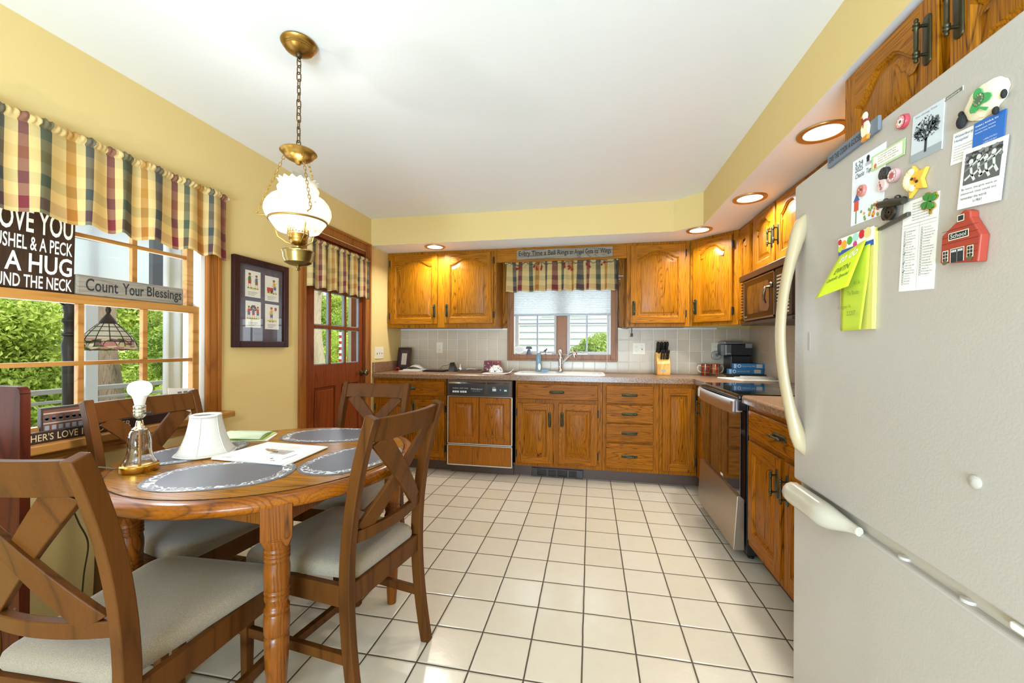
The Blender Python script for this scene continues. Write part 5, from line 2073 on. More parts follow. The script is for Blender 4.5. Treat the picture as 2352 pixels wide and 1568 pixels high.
for cl in range(7):
    a0 = cl * 2 * PI / 7 + .3
    for k in range(14):
        a = a0 + r.uniform(-.26, .26)
        q = r.uniform(0, 1)
        z = 1.752 + .030 * q
        rad = .1215 - .020 * ((z - 1.752) / .030)
        P_ = Vector((PX + rad * math.cos(a), PY + rad * math.sin(a), z))
        nn = Vector((math.cos(a), math.sin(a), .7)).normalized()
        ex = nn.cross(Vector((0, 0, 1))).normalized()
        b.ell((P_, ex, ex.cross(nn) * -1, nn), 0, 0, .004, .0025, k % 2, .0022, 8)
b.build('painted_flowers', [M('#c39a5c', .5), M('#d8b98a', .5)], sh)
b = MB()
for k in range(20):
    a = 2 * PI * k / 20
    P_ = []
    for j in range(9):
        t_ = j / 8 * PI
        P_.append((PX + .0385 * math.cos(a + .13 * math.cos(t_)), PY + .0385 * math.sin(a + .13 * math.cos(t_)), 1.652 + .014 * math.sin(t_)))
    b.tube(P_, .0014, 6)
b.tube([(PX + .0385 * math.cos(2 * PI * k / 40), PY + .0385 * math.sin(2 * PI * k / 40), 1.652) for k in range(40)], .002, 6, closed=True)
b.tube([(PX + .0385 * math.cos(2 * PI * k / 40), PY + .0385 * math.sin(2 * PI * k / 40), 1.645) for k in range(40)], .002, 6, closed=True)
b.build('gallery', brass, root, smooth=60)
b = MB().lathe([(.039, 1.644), (.036, 1.636), (.033, 1.630), (.034, 1.624), (.033, 1.615), (.026, 1.607), (.016, 1.603), (.012, 1.598), (.012, 1.592), (0, 1.591)], 36, c=c0)
b.build('burner', brass, root, smooth=40)
b = MB().lathe([(.010, 1.594), (.030, 1.590), (.056, 1.582), (.062, 1.576), (.060, 1.570), (.058, 1.566), (.056, 1.548), (.050, 1.536), (.050, 1.532), (.036, 1.524), (.018, 1.520), (.006, 1.517), (.006, 1.511), (.009, 1.507), (.005, 1.501), (0, 1.499)], 40, c=c0)
b.build('font', M('#8d7a4b', .28, 1.0), root, smooth=40)
b = MB().sphere((PX, PY, 1.722), .024, 16).lathe([(.013, 1.66), (.013, 1.70), (.02, 1.712)], 16, c=c0)
b.build('bulb', emit('pendant_bulb', (1, .92, .78, 1), 12.0), root, smooth=60)
light('pendant_bulb', 'POINT', (PX, PY, 1.757), 5, (1, .97, .92), shadow_soft_size=.03)

# ================================================================== CURTAINS, SIGNS, PICTURE, SMALL WALL THINGS
def valance(name, label, A, B, z1, z0, out, pitch, phase, seed, amp=.022, header=.030, vp=.30, vphase=.10, flare=.0, depth0=.03, group='plaid window valances', swag=0.0):
    """gathered cloth from A to B (xy), hanging z1..z0, standing off along out"""
    A, B, out = Vector((A[0], A[1], 0)), Vector((B[0], B[1], 0)), Vector((out[0], out[1], 0))
    d = B - A
    L = d.length
    root = thing(name, label, 'curtain', tuple(A + d * .5 + Vector((0, 0, z0))), 0, group)
    r = random.Random(seed)
    K = max(6, int(L / .14))
    xs = [0]
    for k in range(K):
        xs.append(xs[-1] + r.uniform(.7, 1.3))
    xs = [x / xs[-1] for x in xs]
    ph = [r.uniform(.6, 1.2) for _ in range(K + 1)]

    def fold(u):
        for k in range(K):
            if u <= xs[k + 1]:
                t = (u - xs[k]) / (xs[k + 1] - xs[k])
                a = ph[k] * (1 - t) + ph[k + 1] * t
                return a * math.sin(2 * PI * t)
        return 0.0
    H = z1 - z0
    pk = 2.0 / (L / .018)

    def fn(u, v):
        uu = u + .004 * math.sin(u * 70 + seed) * v
        dep = depth0 + fold(u) * amp * min(1, .35 + v * 1.1)
        zz = z1 - H * v
        if v < header / H:
            q = v / (header / H)
            dep += .010 * math.sin(PI * q) + .004 * math.sin(u * L * 330 + seed) * math.sin(PI * q)
            zz += .003 * math.sin(u * L * 260 + 2 * seed)
        elif v < header / H * 1.35:
            dep -= .006
        dep += flare * v
        if swag:
            zz += swag * v * math.sin(PI * u) ** .5
        zz += .006 * fold(u) * v
        edge = min(u, 1 - u) / .018
        if edge < 1:
            dep = dep * math.sqrt(max(0.0, edge)) + .004
        sl = -fold(u) * .012 * v
        return tuple(A + d * uu + out * dep + (d / L) * sl + Vector((0, 0, zz)))
    nu = int(L / .004)
    b = MB().grid(fn, nu, 34, uvfn=lambda u, v: (phase + u * L / pitch + .035 * fold(u), vphase + v * H / vp))
    b.build('cloth', plaid_mat, root, smooth=80, solid=.0012)
    bb = A + out * depth0 * .7
    rod = MB().tube([tuple(A + out * depth0 * .8 + Vector((0, 0, z1 - header / 2))), tuple(B + out * depth0 * .8 + Vector((0, 0, z1 - header / 2)))], .006, 10)
    for p in (A, B):
        rod.tube([tuple(p + out * depth0 * .8 + Vector((0, 0, z1 - header / 2))), tuple(p + Vector((0, 0, z1 - header / 2)))], .005, 8)
    rod.build('rod', trim_white, root, smooth=50)
    return root


valance('valance', 'long plaid valance over the dining window at the left', (XL, .50), (XL, 1.965), 2.052, 1.685, (1, 0), .272, .60, 3, amp=.020, depth0=.052, vp=.36, vphase=.02)
valance('valance', 'plaid valance on the glazed wooden door', (-2.095, 2.655), (-2.095, 3.50), 2.012, 1.640, (1, 0), .305, .40, 5, amp=.022, depth0=.034, vp=.33, vphase=.05)
valance('valance', 'plaid valance with red berries over the sink window', (-.885, 4.185), (.262, 4.185), 2.085, 1.758, (0, -1), .345, .30, 8, amp=.014, depth0=.045, vp=.40, vphase=.22, swag=.012)

# ---- pleated shade in the sink window
root = thing('cellular_shade', 'white pleated shade half lowered in the sink window', 'blind', (-.30, 4.205, 1.515))
t_ = NT('pleated_white_cloth')
d_ = t_.pbr(C('#eef0f1'), .8, 0)
tr_ = t_.n('BsdfTranslucent', {0: (.95, .97, 1, 1)}).outputs[0]
shade_mat = t_.done(t_.n('MixShader', {0: .14, 1: d_, 2: tr_}).outputs[0])
b = MB()
n_ = 22
zz = [1.53 + (1.93 - 1.53) * k / (2 * n_) for k in range(2 * n_ + 1)]
vs_, fs = [], []
for k, z in enumerate(zz):
    y = 4.206 if k % 2 == 0 else 4.190
    vs_ += [(-.797, y, z), (.197, y, z)]
fs = [(2 * k, 2 * k + 1, 2 * k + 3, 2 * k + 2) for k in range(len(zz) - 1)]
b.add(vs_, fs).build('pleats', shade_mat, root)
MB().box((-.797, 4.188, 1.514), (.197, 4.208, 1.531)).build('bottom_rail', M('#a9aeb2', .4), root, bevel=.003)
MB().box((-.797, 4.182, 1.925), (.197, 4.214, 1.949)).build('head_rail', trim_white, root)
b = MB().tube([(.165, 4.184, 1.93), (.165, 4.172, 1.2), (.165, 4.172, 1.01)], .0012, 6).lathe([(.003, 1.012), (.007, .995), (.006, .985), (0, .984)], 12, c=(.165, 4.172, 0))
b.build('pull_cord', trim_white, root, smooth=50)

# ---- berry garland and fairy-light wire over the sink
root = thing('berry_garland', 'twig garland with red berries along the sink valance', 'garland', (-.3, 4.115, 2.05))
b = MB()
P_ = [(-.86 + .022 * k, 4.118 + .004 * math.sin(k * 1.7), 2.050 + .012 * math.sin(k * .9) + .008 * math.sin(k * 2.3)) for k in range(51)]
b.tube(P_, .0028, 6)
r = random.Random(21)
for k in range(46):
    p = Vector(P_[r.randrange(2, 49)])
    q = p + Vector((r.uniform(-.05, .05), -r.uniform(.002, .02), r.uniform(-.05, .02)))
    b.tube([tuple(p), tuple((p + q) / 2 + Vector((0, -.006, .006))), tuple(q)], .0011, 5)
b.build('twig', M('#5a4a37', .8), root, smooth=60)
b = MB()
for cx_ in (-.74, -.55, -.50, -.27, -.20, -.185, -.02, .10):
    for k in range(4):
        p = Vector((cx_ + r.uniform(-.03, .03), 4.100 + r.uniform(-.006, .006), 2.045 - r.uniform(0, .075)))
        b.sphere(tuple(p), r.uniform(.007, .011), 10)
        b.tube([tuple(p), (p.x * .9 + cx_ * .1, 4.116, 2.05)], .0009, 4)
b.build('berry', M('#a51c2b', .3), root, smooth=60)
root = thing('light_string', 'dark twisted fairy-light wire hanging right of the sink window', 'cord', (.28, 4.15, 1.39))
P_ = [(.262, 4.12, 2.045), (.272, 4.13, 1.98), (.266, 4.15, 1.9), (.276, 4.16, 1.82), (.270, 4.165, 1.72), (.276, 4.17, 1.62), (.267, 4.17, 1.52), (.272, 4.17, 1.43), (.275, 4.165, 1.398), (.31, 4.15, 1.378), (.35, 4.14, 1.373), (.395, 4.135, 1.388), (.402, 4.135, 1.366), (.400, 4.135, 1.33)]
b = MB()
for s_ in (0, PI):
    Q = []
    for i in range(len(P_) - 1):
        for k in range(8):
            t = k / 8
            p = Vector(P_[i]) * (1 - t) + Vector(P_[i + 1]) * t
            a = (i * 8 + k) * .9 + s_
            Q.append((p.x + .0025 * math.cos(a), p.y + .0025 * math.sin(a), p.z))
    b.tube(Q, .002, 5)
b.build('wire', M('#2c3230', .6), root, smooth=60)
b = MB().cbox((.400, 4.135, 1.312), (.022, .014, .034)).box((.385, 4.131, 1.292), (.389, 4.136, 1.302))
b.build('plug', M('#22282a', .5), root, bevel=.003)
b = MB().tube([(.272, 4.16, 1.905), (.318, 4.155, 1.903)], .0045, 8).tube([(.274, 4.16, 1.872), (.290, 4.155, 1.871)], .004, 8)
b.build('mini_bulb', M('#b9c6c6', .2), root, smooth=60)

# ---- message boards
SIGNS = 'wooden message signs'


def board(name, label, o, ex, w_, h, t, mat, lines, ink_m, bev=.003, cat='sign', lean=0.0):
    """lines: (text, x, y, w, h, bold)"""
    ex = Vector(ex)
    ey = Vector((0, 0, 1))
    n_ = ex.cross(ey)
    ey = (ey - n_ * lean).normalized()
    root = thing(name, label, cat, o, 0)
    pl = (Vector(o), ex, ey, ex.cross(ey).normalized())
    MB().slab(pl, [(0, 0), (w_, 0), (w_, h), (0, h)], t).build('board', mat, root, bevel=bev)
    pf = (pl[0] + pl[3] * t, pl[1], pl[2], pl[3])
    b = MB()
    for s_, x, y, ww, hh, bo in lines:
        b.text(s_, pf, x, y, ww, hh, 0, .0006, bo)
    b.build('lettering', ink_m, root)
    return root


off_white = M('#e8e6df', .7)
faded = M('#26282a', .8)
# bushel and a peck board stands on the meeting rail
board('message_board', 'dark brown board with white lettering about a bushel and a peck', (-2.146, 1.0, 1.4055), (0, 1, 0), .303, .322, .018, dark_board,
      [('I LOVE YOU', .030, .222, .264, .092, .014), ('A BUSHEL & A PECK', .022, .155, .272, .054, .012), ('& A HUG', .042, .070, .252, .074, .016), ('AROUND THE NECK', .008, .010, .287, .050, .012)], off_white, cat='sign', lean=-.03)
board('message_sign', 'weathered grey plank reading count your blessings, resting on the window rail', (-2.146, 1.308, 1.4055), (0, 1, 0), .452, .088, .026, grey_wood_y,
      [('Count', .030, .022, .120, .054, .013), ('Your', .168, .022, .090, .052, .013), ('Blessings', .272, .012, .168, .062, .012)], faded, bev=.006)
board('message_sign', 'long weathered plank about bells and angels above the sink window', (-.715, 3.899, 2.042), (1, 0, 0), .917, .098, .018, grey_wood_x,
      [("Every Time a Bell Rings", .020, .022, .485, .062, .014), ("an Angel Gets its' Wings", .515, .022, .385, .062, .014)], M('#22242a', .8), bev=.005)
root = board('message_sign', "narrow dark brown strip with cream capitals about a parent's love on the window stool", (-2.078, .86, .8185), (0, 1, 0), .78, .043, .020, M('#33201a', .5),
             [("MOTHER'S", .213, .008, .126, .027, .004), ("LOVE", .351, .008, .064, .027, .004), ("IS", .428, .008, .023, .027, .004), ("FOREVER", .463, .008, .145, .027, .004)], M('#d9c9a0', .6), bev=.002)

# ---- keepsake building blocks and card on the stool
def building(name, label, y0, w_, h, wallc, kind):
    root = thing(name, label, 'ornament', (-2.10, y0 + w_ / 2, .8185), 0, 'wooden building keepsakes')
    MB().box((-2.118, y0, .8185), (-2.098, y0 + w_, .8185 + h)).build('block', M('#3c3330', .6), root, bevel=.002)
    pl = plane((-2.0978, y0, .8185), (0, 1, 0), (0, 0, 1))
    b = MB()
    b.rect(pl, .006, .004, w_ - .006, h * .93, 0)
    if kind == 0:
        b.rect(pl, .006, h * .80, w_ - .006, h * .84, 1, .0008)
        b.rect(pl, .006, h * .50, w_ - .006, h * .54, 1, .0008)
        nn = int(w_ / .022)
        for k in range(nn):
            x = .010 + k * (w_ - .02) / nn
            b.rect(pl, x, h * .57, x + .013, h * .68, 2, .0009).ell(pl, x + .0065, h * .68, .0065, .009, 2, .0009, 12)
            for q in (.10, .30):
                b.rect(pl, x, h * q, x + .014, h * (q + .15), 3, .0009)
                b.rect(pl, x + .0065, h * q, x + .0075, h * (q + .15), 1, .0011)
    else:
        b.rect(pl, .006, h * .25, w_ - .006, h * .80, 1, .0007)
        nn = int(w_ / .02)
        for k in range(nn):
            x = .012 + k * (w_ - .024) / nn
            for q in (.58, .40):
                b.rect(pl, x, h * q, x + .007, h * (q + .12), 2, .0009)
        b.rect(pl, .006, .004, w_ - .006, h * .26, 3, .0009)
        r_ = random.Random(1)
        for k in range(40):
            b.ell(pl, r_.uniform(.01, w_ - .01), h * r_.uniform(.16, .36), .006, .007, 3, .001 + k * 1e-6, 8)
    b.build('facade_print', wallc, root)


building('building_block', 'long wooden keepsake block printed with an arched brick building', 1.185, .36, .128, [M('#7a4a3c', .6), M('#c2b5a8', .6), M('#5d6673', .5), M('#99a2b0', .5)], 0)
building('building_block', 'wooden keepsake block printed with a pale columned building and shrubs', 1.55, .235, .128, [M('#8d99a8', .6), M('#d4c5ad', .6), M('#4d4f55', .5), M('#2e3830', .6)], 1)
root = thing('card', 'small white card leaning in the corner of the dining window', 'card', (-2.11, 1.72, .8185), 0)
MB().slab(plane((-2.084, 1.66, .8185), (0, 1, 0), (-.06, 0, 1)), [(0, 0), (.135, 0), (.135, .145), (0, .160)], .0015).build('sheet', M('#e6e2da', .6), root)
b = MB()
pl = plane((-2.0822, 1.66, .8185), (0, 1, 0), (-.06, 0, 1))
for x in (.045, .075):
    b.rect(pl, x, .118, x + .022, .136)
b.build('print', M('#6d7178', .6), root)

# ---- framed picture
root = thing('framed_picture', 'dark framed picture of four vintage style children cards', 'picture', (XL, 2.236, 1.457))
py0, py1, pz0, pz1 = 2.018, 2.454, 1.182, 1.737
b = MB()
fw = .040
for y0, y1, z0, z1 in ((py0, py0 + fw, pz0, pz1), (py1 - fw, py1, pz0, pz1), (py0 + fw, py1 - fw, pz0, pz0 + fw), (py0 + fw, py1 - fw, pz1 - fw, pz1)):
    b.box((XL + .0005, y0, z0), (XL + .030, y1, z1))
b.build('frame', wood('dark_red_frame', 'z', C('#3c1d1a'), C('#2d1413'), C('#170a0a'), rough=.35, coat=.2, ring=6), root, bevel=.004)
MB().box((XL + .0005, py0 + fw - .002, pz0 + fw - .002), (XL + .010, py1 - fw + .002, pz1 - fw + .002)).build('mount', M('#5d555e', .8), root)
pl = plane((XL + .010, py0, pz0), (0, 1, 0), (0, 0, 1))
b = MB()
r = random.Random(31)
cols = [M('#ece6d6', .7), M('#c2372c', .6), M('#4a6a9a', .6), M('#d9a83c', .6), M('#e8b58e', .6), M('#4b7a3c', .6), M('#3c3a40', .6), M('#8a5a34', .6), M('#c9bf62', .6)]
def kid(x, y, s, top, bot, lean=0):
    b.ell(pl, x + lean * 1.3, y + .040 * s, .0075 * s, .0085 * s, 4, .0011)
    b.ell(pl, x + lean * 1.3, y + .044 * s, .008 * s, .006 * s, 7, .0012)
    b.poly(pl, [(x - .010 * s, y + .008 * s), (x + .010 * s, y + .008 * s), (x + .007 * s + lean, y + .033 * s), (x - .007 * s + lean, y + .033 * s)], top, .0013)
    b.poly(pl, [(x - .009 * s, y - .004 * s), (x + .009 * s, y - .004 * s), (x + .009 * s, y + .012 * s), (x - .009 * s, y + .012 * s)], bot, .0014)
    for q in (-1, 1):
        b.stroke(pl, [(x + q * .005 * s, y - .003 * s), (x + q * .008 * s, y - .022 * s)], .004 * s, 4, .0012)
        b.ell(pl, x + q * .009 * s, y - .024 * s, .004 * s, .0025 * s, 6, .0013, 10)
        b.stroke(pl, [(x + q * .006 * s + lean, y + .030 * s), (x + q * .018 * s, y + .022 * s + q * .012 * s)], .0035 * s, 4, .0012)
for k, (x, y) in enumerate(((.092, .315), (.245, .305), (.095, .125), (.247, .120))):
    b.rect(pl, x, y, x + .118, y + .165, 0, .0006)
    cx_ = x + .059
    b.ell(pl, cx_, y + .055, .045, .006, 8, .0009)
    if k == 0:
        kid(cx_ - .026, y + .088, 1.25, 5, 1)
        kid(cx_ + .026, y + .084, 1.15, 2, 7)
    elif k == 1:
        b.rect(pl, cx_ - .042, y + .066, cx_ + .01, y + .090, 1, .001)
        b.ell(pl, cx_ - .030, y + .064, .010, .010, 1, .0015).ell(pl, cx_ - .004, y + .064, .010, .010, 6, .0015)
        kid(cx_ + .024, y + .082, 1.25, 3, 2, -.006)
    elif k == 2:
        b.poly(pl, [(cx_ - .034, y + .105), (cx_ + .034, y + .105), (cx_ + .012, y + .140), (cx_ - .012, y + .140)], 6, .001)
        for q in (-1, 0, 1):
            kid(cx_ + q * .034, y + .082, 1.05, (1, 2, 1)[q + 1], (2, 1, 2)[q + 1])
    else:
        kid(cx_ - .006, y + .082, 1.3, 3, 2)
        b.ell(pl, cx_ + .030, y + .135, .011, .012, 1, .001)
        b.stroke(pl, [(cx_ + .028, y + .123), (cx_ + .010, y + .10)], .001, 6, .001)
    for q in range(3):
        b.rect(pl, x + .022, y + .030 - q * .009, x + .095 - .012 * q, y + .032 - q * .009, 6, .0009)
b.build('cards', cols, root)
t_ = NT('picture_glass')
tr_ = t_.n('BsdfTransparent').outputs[0]
gl_ = t_.n('BsdfGlossy', {0: (1, 1, 1, 1), 1: .01}).outputs[0]
fr_ = t_.n('Fresnel', {0: 1.5}).outputs[0]
fr_ = t_.m('MULTIPLY', fr_, t_.m('SUBTRACT', 1.0, t_.n('NewGeometry').outputs['Backfacing']))
pg = t_.done(t_.n('MixShader', {0: fr_, 1: tr_, 2: gl_}).outputs[0])
MB().box((XL + .0145, py0 + fw - .001, pz0 + fw - .001), (XL + .0165, py1 - fw + .001, pz1 - fw + .001)).build('glass', pg, root)

# ---- switch and outlets
plate = M('#e6dfc9', .35)


def wall_plate(name, label, cat, pl, w_, h, kind, group=None):
    o = pl[0]
    root = thing(name, label, cat, tuple(o), 0, group)
    pts = rrect(-w_ / 2, -h / 2, w_ / 2, h / 2, .006, 3)
    MB().slab(pl, pts, .005).build('plate', plate, root, bevel=.0015)
    pf = (pl[0] + pl[3] * .005, *pl[1:])
    b, d = MB(), MB()
    for x, k in kind:
        if k == 's':
            d.slab(pf, rrect(x - .005, -.012, x + .005, .012, .002, 2), .001, 0)
            b.slab(pf, [(x - .004, -.002), (x + .004, -.002), (x + .004, .012), (x - .004, .012)], .010)
            for y in (-.030, .030):
                d.ell(pf, x, y, .0025, .0025, 0, .0006, 10)
        else:
            for y in (-.020, .020):
                b.slab(pf, ellp(x, y, .0165, .0135, 20), .002)
                pg_ = (pf[0] + pf[3] * .002, *pf[1:])
                d.rect(pg_, x - .0075, y - .002, x - .0055, y + .007, 0).rect(pg_, x + .0055, y - .002, x + .0075, y + .006, 0).ell(pg_, x, y - .007, .0025, .0028, 0, .0005, 10)
    b.build('switch_lever' if kind[0][1] == 's' else 'socket_face', plate, root, bevel=.001)
    d.build('slots', M('#4e463a', .5), root)
    return root


wall_plate('light_switch', 'cream triple light switch on the yellow wall by the door', 'switch', plane((XL, 3.728, 1.123), (0, 1, 0), (0, 0, 1)), .165, .118, ((-.046, 's'), (0, 's'), (.046, 's')))
TP = lambda x, z: plane((x, 4.205, z), (1, 0, 0), (0, 0, 1))
wall_plate('wall_outlet', 'cream double outlet on the tiles left of the sink window', 'outlet', TP(-1.634, 1.176), .072, .118, ((0, 'o'),), 'wall outlets')
wall_plate('wall_outlet', 'cream outlet with switch on the tiles left of the knife block', 'outlet', TP(.477, 1.177), .120, .115, ((-.024, 'o'), (.030, 's')), 'wall outlets')
wall_plate('wall_outlet', 'cream outlet behind the plugged-in air freshener', 'outlet', TP(1.19, 1.180), .074, .115, ((0, 'o'),), 'wall outlets')
wall_plate('wall_outlet', 'cream outlet on the side wall glimpsed behind the refrigerator handle', 'outlet', plane((1.487, 3.02, 1.14), (0, -1, 0), (0, 0, 1)), .074, .118, ((0, 'o'),), 'wall outlets')
root = thing('air_freshener', 'grey round plug-in air freshener below the corner outlet', 'air freshener', (1.19, 4.17, 1.118))
pl = plane((1.19, 4.203, 1.118), (1, 0, 0), (0, 0, 1))
MB().slab(pl, rrect(-.043, -.042, .043, .040, .032, 6), .038).build('body', M('#a6a09c', .35), root, bevel=.010, seg=3)
pf = (pl[0] + pl[3] * .0385, *pl[1:])
MB().ell(pf, .004, .004, .016, .016).build('vent', M('#6d6866', .5), root)

# ---- recessed ceiling lights
CL = 'recessed lights in the soffit'
lens = None
t_ = NT('ribbed_lit_lens')
sp_ = t_.n('SeparateXYZ', {0: t_.n('TexCoord').outputs['Object']}).outputs
rb = t_.m('SINE', t_.m('MULTIPLY', sp_[1], 520.0))
st = t_.m('ADD', 3.2, t_.m('MULTIPLY', rb, .9))
lens = t_.done(t_.n('Emission', {0: (1, .96, .90, 1), 1: st}).outputs[0])
for label, x, y, pw in (('recessed light above the left wall cabinet', -1.497, 3.715, 12),
                        ('recessed light in the soffit corner above the angled cabinet', .878, 3.558, 11),
                        ('recessed light in the right soffit above the range', 1.010, 2.855, 13),
                        ('large recessed light in the right soffit next to the refrigerator cabinet', 1.018, 2.035, 10)):
    root = thing('ceiling_light', label, 'light', (x, y, ZS), 0, CL)
    b = MB().lathe([(.074, ZS - .0005), (.074, ZS - .006), (.098, ZS - .008), (.100, ZS - .004), (.100, ZS - .0005)], 48, c=(x, y, 0))
    b.f = [f for f in b.f if len(f) == 4]
    b.mi = [0] * len(b.f)
    b.build('trim_ring', M('#b98f52', .35, .5), root, smooth=40)
    me = MB().add([(.075 * math.cos(2 * PI * k / 40), .075 * math.sin(2 * PI * k / 40), -.003) for k in range(40)], [tuple(range(40))[::-1]])
    me.build('lens', lens, root, local=True)
    light('recessed_lamp', 'AREA', (x, y, ZS - .014), pw, (1, .97, .88), shape='DISK', size=.14, spread=math.radians(150))

# ================================================================== THINGS ON THE WORKTOP
CT = .9302
# framed certificate in the left corner
root = thing('framed_certificate', 'small dark framed certificate leaning in the left counter corner', 'picture', (-2.02, 4.08, CT))
a = math.radians(-8)
ex = Vector((math.cos(a), math.sin(a), 0)).normalized()
fw_n = ex.cross(Vector((0, 0, 1)))
ey = (Vector((0, 0, 1)) - fw_n * .17).normalized()
pl = (Vector((-2.072, 4.07, CT + .002)), ex, ey, ex.cross(ey).normalized())
b = MB()
for q in ([(0, 0), (.024, 0), (.024, .245), (0, .245)], [(.136, 0), (.16, 0), (.16, .245), (.136, .245)], [(.024, 0), (.136, 0), (.136, .024), (.024, .024)], [(.024, .221), (.136, .221), (.136, .245), (.024, .245)]):
    b.slab(pl, q, .018)
b.build('frame', M('#3f2018', .35), root, bevel=.003)
MB().slab(pl, [(.02, .02), (.14, .02), (.14, .225), (.02, .225)], .008).build('mount', M('#3f3f47', .7), root)
pf = (pl[0] + pl[3] * .008, *pl[1:])
b = MB().rect(pf, .046, .055, .114, .185, 0, .0006).rect(pf, .050, .060, .110, .180, 1, .0009)
for k in range(9):
    b.rect(pf, .058 + .004 * (k % 3), .072 + k * .011, .102 - .005 * (k % 2), .0735 + k * .011, 2, .0012)
b.build('certificate', [M('#b06a48', .6), M('#dcd6ce', .6), M('#55525a', .6)], root)

root = thing('paper_pile', 'pile of white papers and an envelope beside the framed certificate', 'papers', (-1.84, 3.95, CT))
b = MB().prism([(-1.95, 3.86), (-1.73, 3.85), (-1.71, 3.98), (-1.91, 3.97)], CT, CT + .012)
b.prism([(-1.93, 3.92), (-1.69, 3.93), (-1.70, 4.06), (-1.92, 4.05)], CT + .0122, CT + .020)
b.build('sheets', M('#cbc6bd', .7), root)
b = MB().grid(lambda u, v: (-1.895 + .17 * u, 3.93 + .10 * v, CT + .022 + .050 * math.sin(PI * min(1, u * .9 + .1)) * (.55 + .45 * v)), 10, 6)
b.build('folder', M('#b9b6b0', .6), root, solid=.0015, smooth=60)
b = MB().tube([(-2.0, 3.895, CT + .018), (-1.985, 3.885, CT + .034), (-1.965, 3.885, CT + .036), (-1.955, 3.893, CT + .020)], .006, 8).box((-2.0, 3.89, CT + .0005), (-1.94, 3.899, CT + .010))
b.build('red_clip', M('#b3202a', .4), root, bevel=.001)

root = thing('tray', 'thin black tray lying on the counter below the tiled wall', 'tray', (-1.58, 3.98, CT))
b = MB().prism(rrect(-1.70, 3.88, -1.46, 4.08, .02, 4), CT, CT + .006).prism(rrect(-1.69, 3.89, -1.47, 4.07, .02, 4), CT + .006, CT + .018)
b.build('base', M('#1a1a1e', .25), root, bevel=.003)
root = thing('phone_charger', 'black wedge phone stand with cable, right of the tray', 'charger', (-1.40, 4.0, CT))
b = MB()
b.add([(-1.448, 3.96, CT), (-1.365, 3.96, CT), (-1.365, 4.05, CT), (-1.448, 4.05, CT), (-1.448, 4.02, CT + .09), (-1.405, 4.02, CT + .094), (-1.405, 4.045, CT + .094), (-1.448, 4.045, CT + .09)],
      [(3, 2, 1, 0), (4, 5, 6, 7), (0, 1, 5, 4), (1, 2, 6, 5), (2, 3, 7, 6), (3, 0, 4, 7)])
b.build('stand', black_mat, root, bevel=.003)
MB().box((-1.375, 3.93, CT), (-1.325, 3.985, CT + .026)).build('power_block', black_mat, root, bevel=.003)
MB().tube([(-1.44, 4.03, CT + .085), (-1.48, 4.03, CT + .06), (-1.53, 4.03, CT + .055), (-1.55, 4.02, CT + .03), (-1.545, 4.0, CT + .0215)], .002, 6).build('cable', black_mat, root, smooth=60)
root = thing('glue_bottle', 'small white nozzle bottle standing behind the clipboards', 'bottle', (-1.328, 4.0, CT))
MB().lathe([(.014, 0), (.0155, .004), (.0155, .035), (.010, .043), (0, .044)], 20, c=(-1.328, 4.0, CT)).build('bottle', M('#e9e9ea', .3), root, smooth=40)
MB().lathe([(.009, .0435), (.008, .055), (.003, .080), (0, .081)], 16, c=(-1.328, 4.0, CT)).build('nozzle', M('#d9dade', .3), root, smooth=40)
root = thing('clipboard', 'brown wooden board with papers on top, left of the postcards', 'board', (-1.19, 3.95, CT))
MB().box((-1.31, 3.86, CT), (-1.06, 4.03, CT + .016)).build('board', M('#5f452f', .5), root, bevel=.002)
b = MB().box((-1.29, 3.88, CT + .0162), (-1.10, 4.02, CT + .024))
b.build('papers', M('#3c3836', .6), root)
MB().tube([(-1.24 + .09 * u / 10, 3.93 + .002 * u, CT + .026 + .010 * math.sin(PI * u / 10)) for u in range(11)], .003, 6).build('cord', M('#c9c3b8', .5), root, smooth=60)

PCG = 'glossy picture cards propped on the counter'
for k, (x, cs, lb) in enumerate(((-1.105, ('#7c3346', '#d9c0c6', '#472534'), 'left picture card in dark red propped behind the patterned bowl'), (-1.012, ('#9a4a55', '#e3d4cf', '#5c3034'), 'right picture card in rosy tones propped behind the patterned bowl'))):
    root = thing('picture_card', lb, 'card', (x + .045, 4.11, CT), 0, PCG)
    pl = plane((x, 4.10, CT + .001), (1, 0, 0), (0, .22, 1))
    MB().slab(pl, [(0, 0), (.09, 0), (.09, .112), (0, .112)], .002).build('card', M(cs[0], .3), root)
    b = MB()
    r = random.Random(40 + k)
    pf = (pl[0] + pl[3] * .002, *pl[1:])
    for q in range(16):
        b.ell(pf, r.uniform(.01, .08), r.uniform(.01, .10), r.uniform(.004, .012), r.uniform(.004, .012), q % 2, .0005 + q * 1e-5, 10)
    b.build('print', [M(cs[1], .3), M(cs[2], .3)], root)

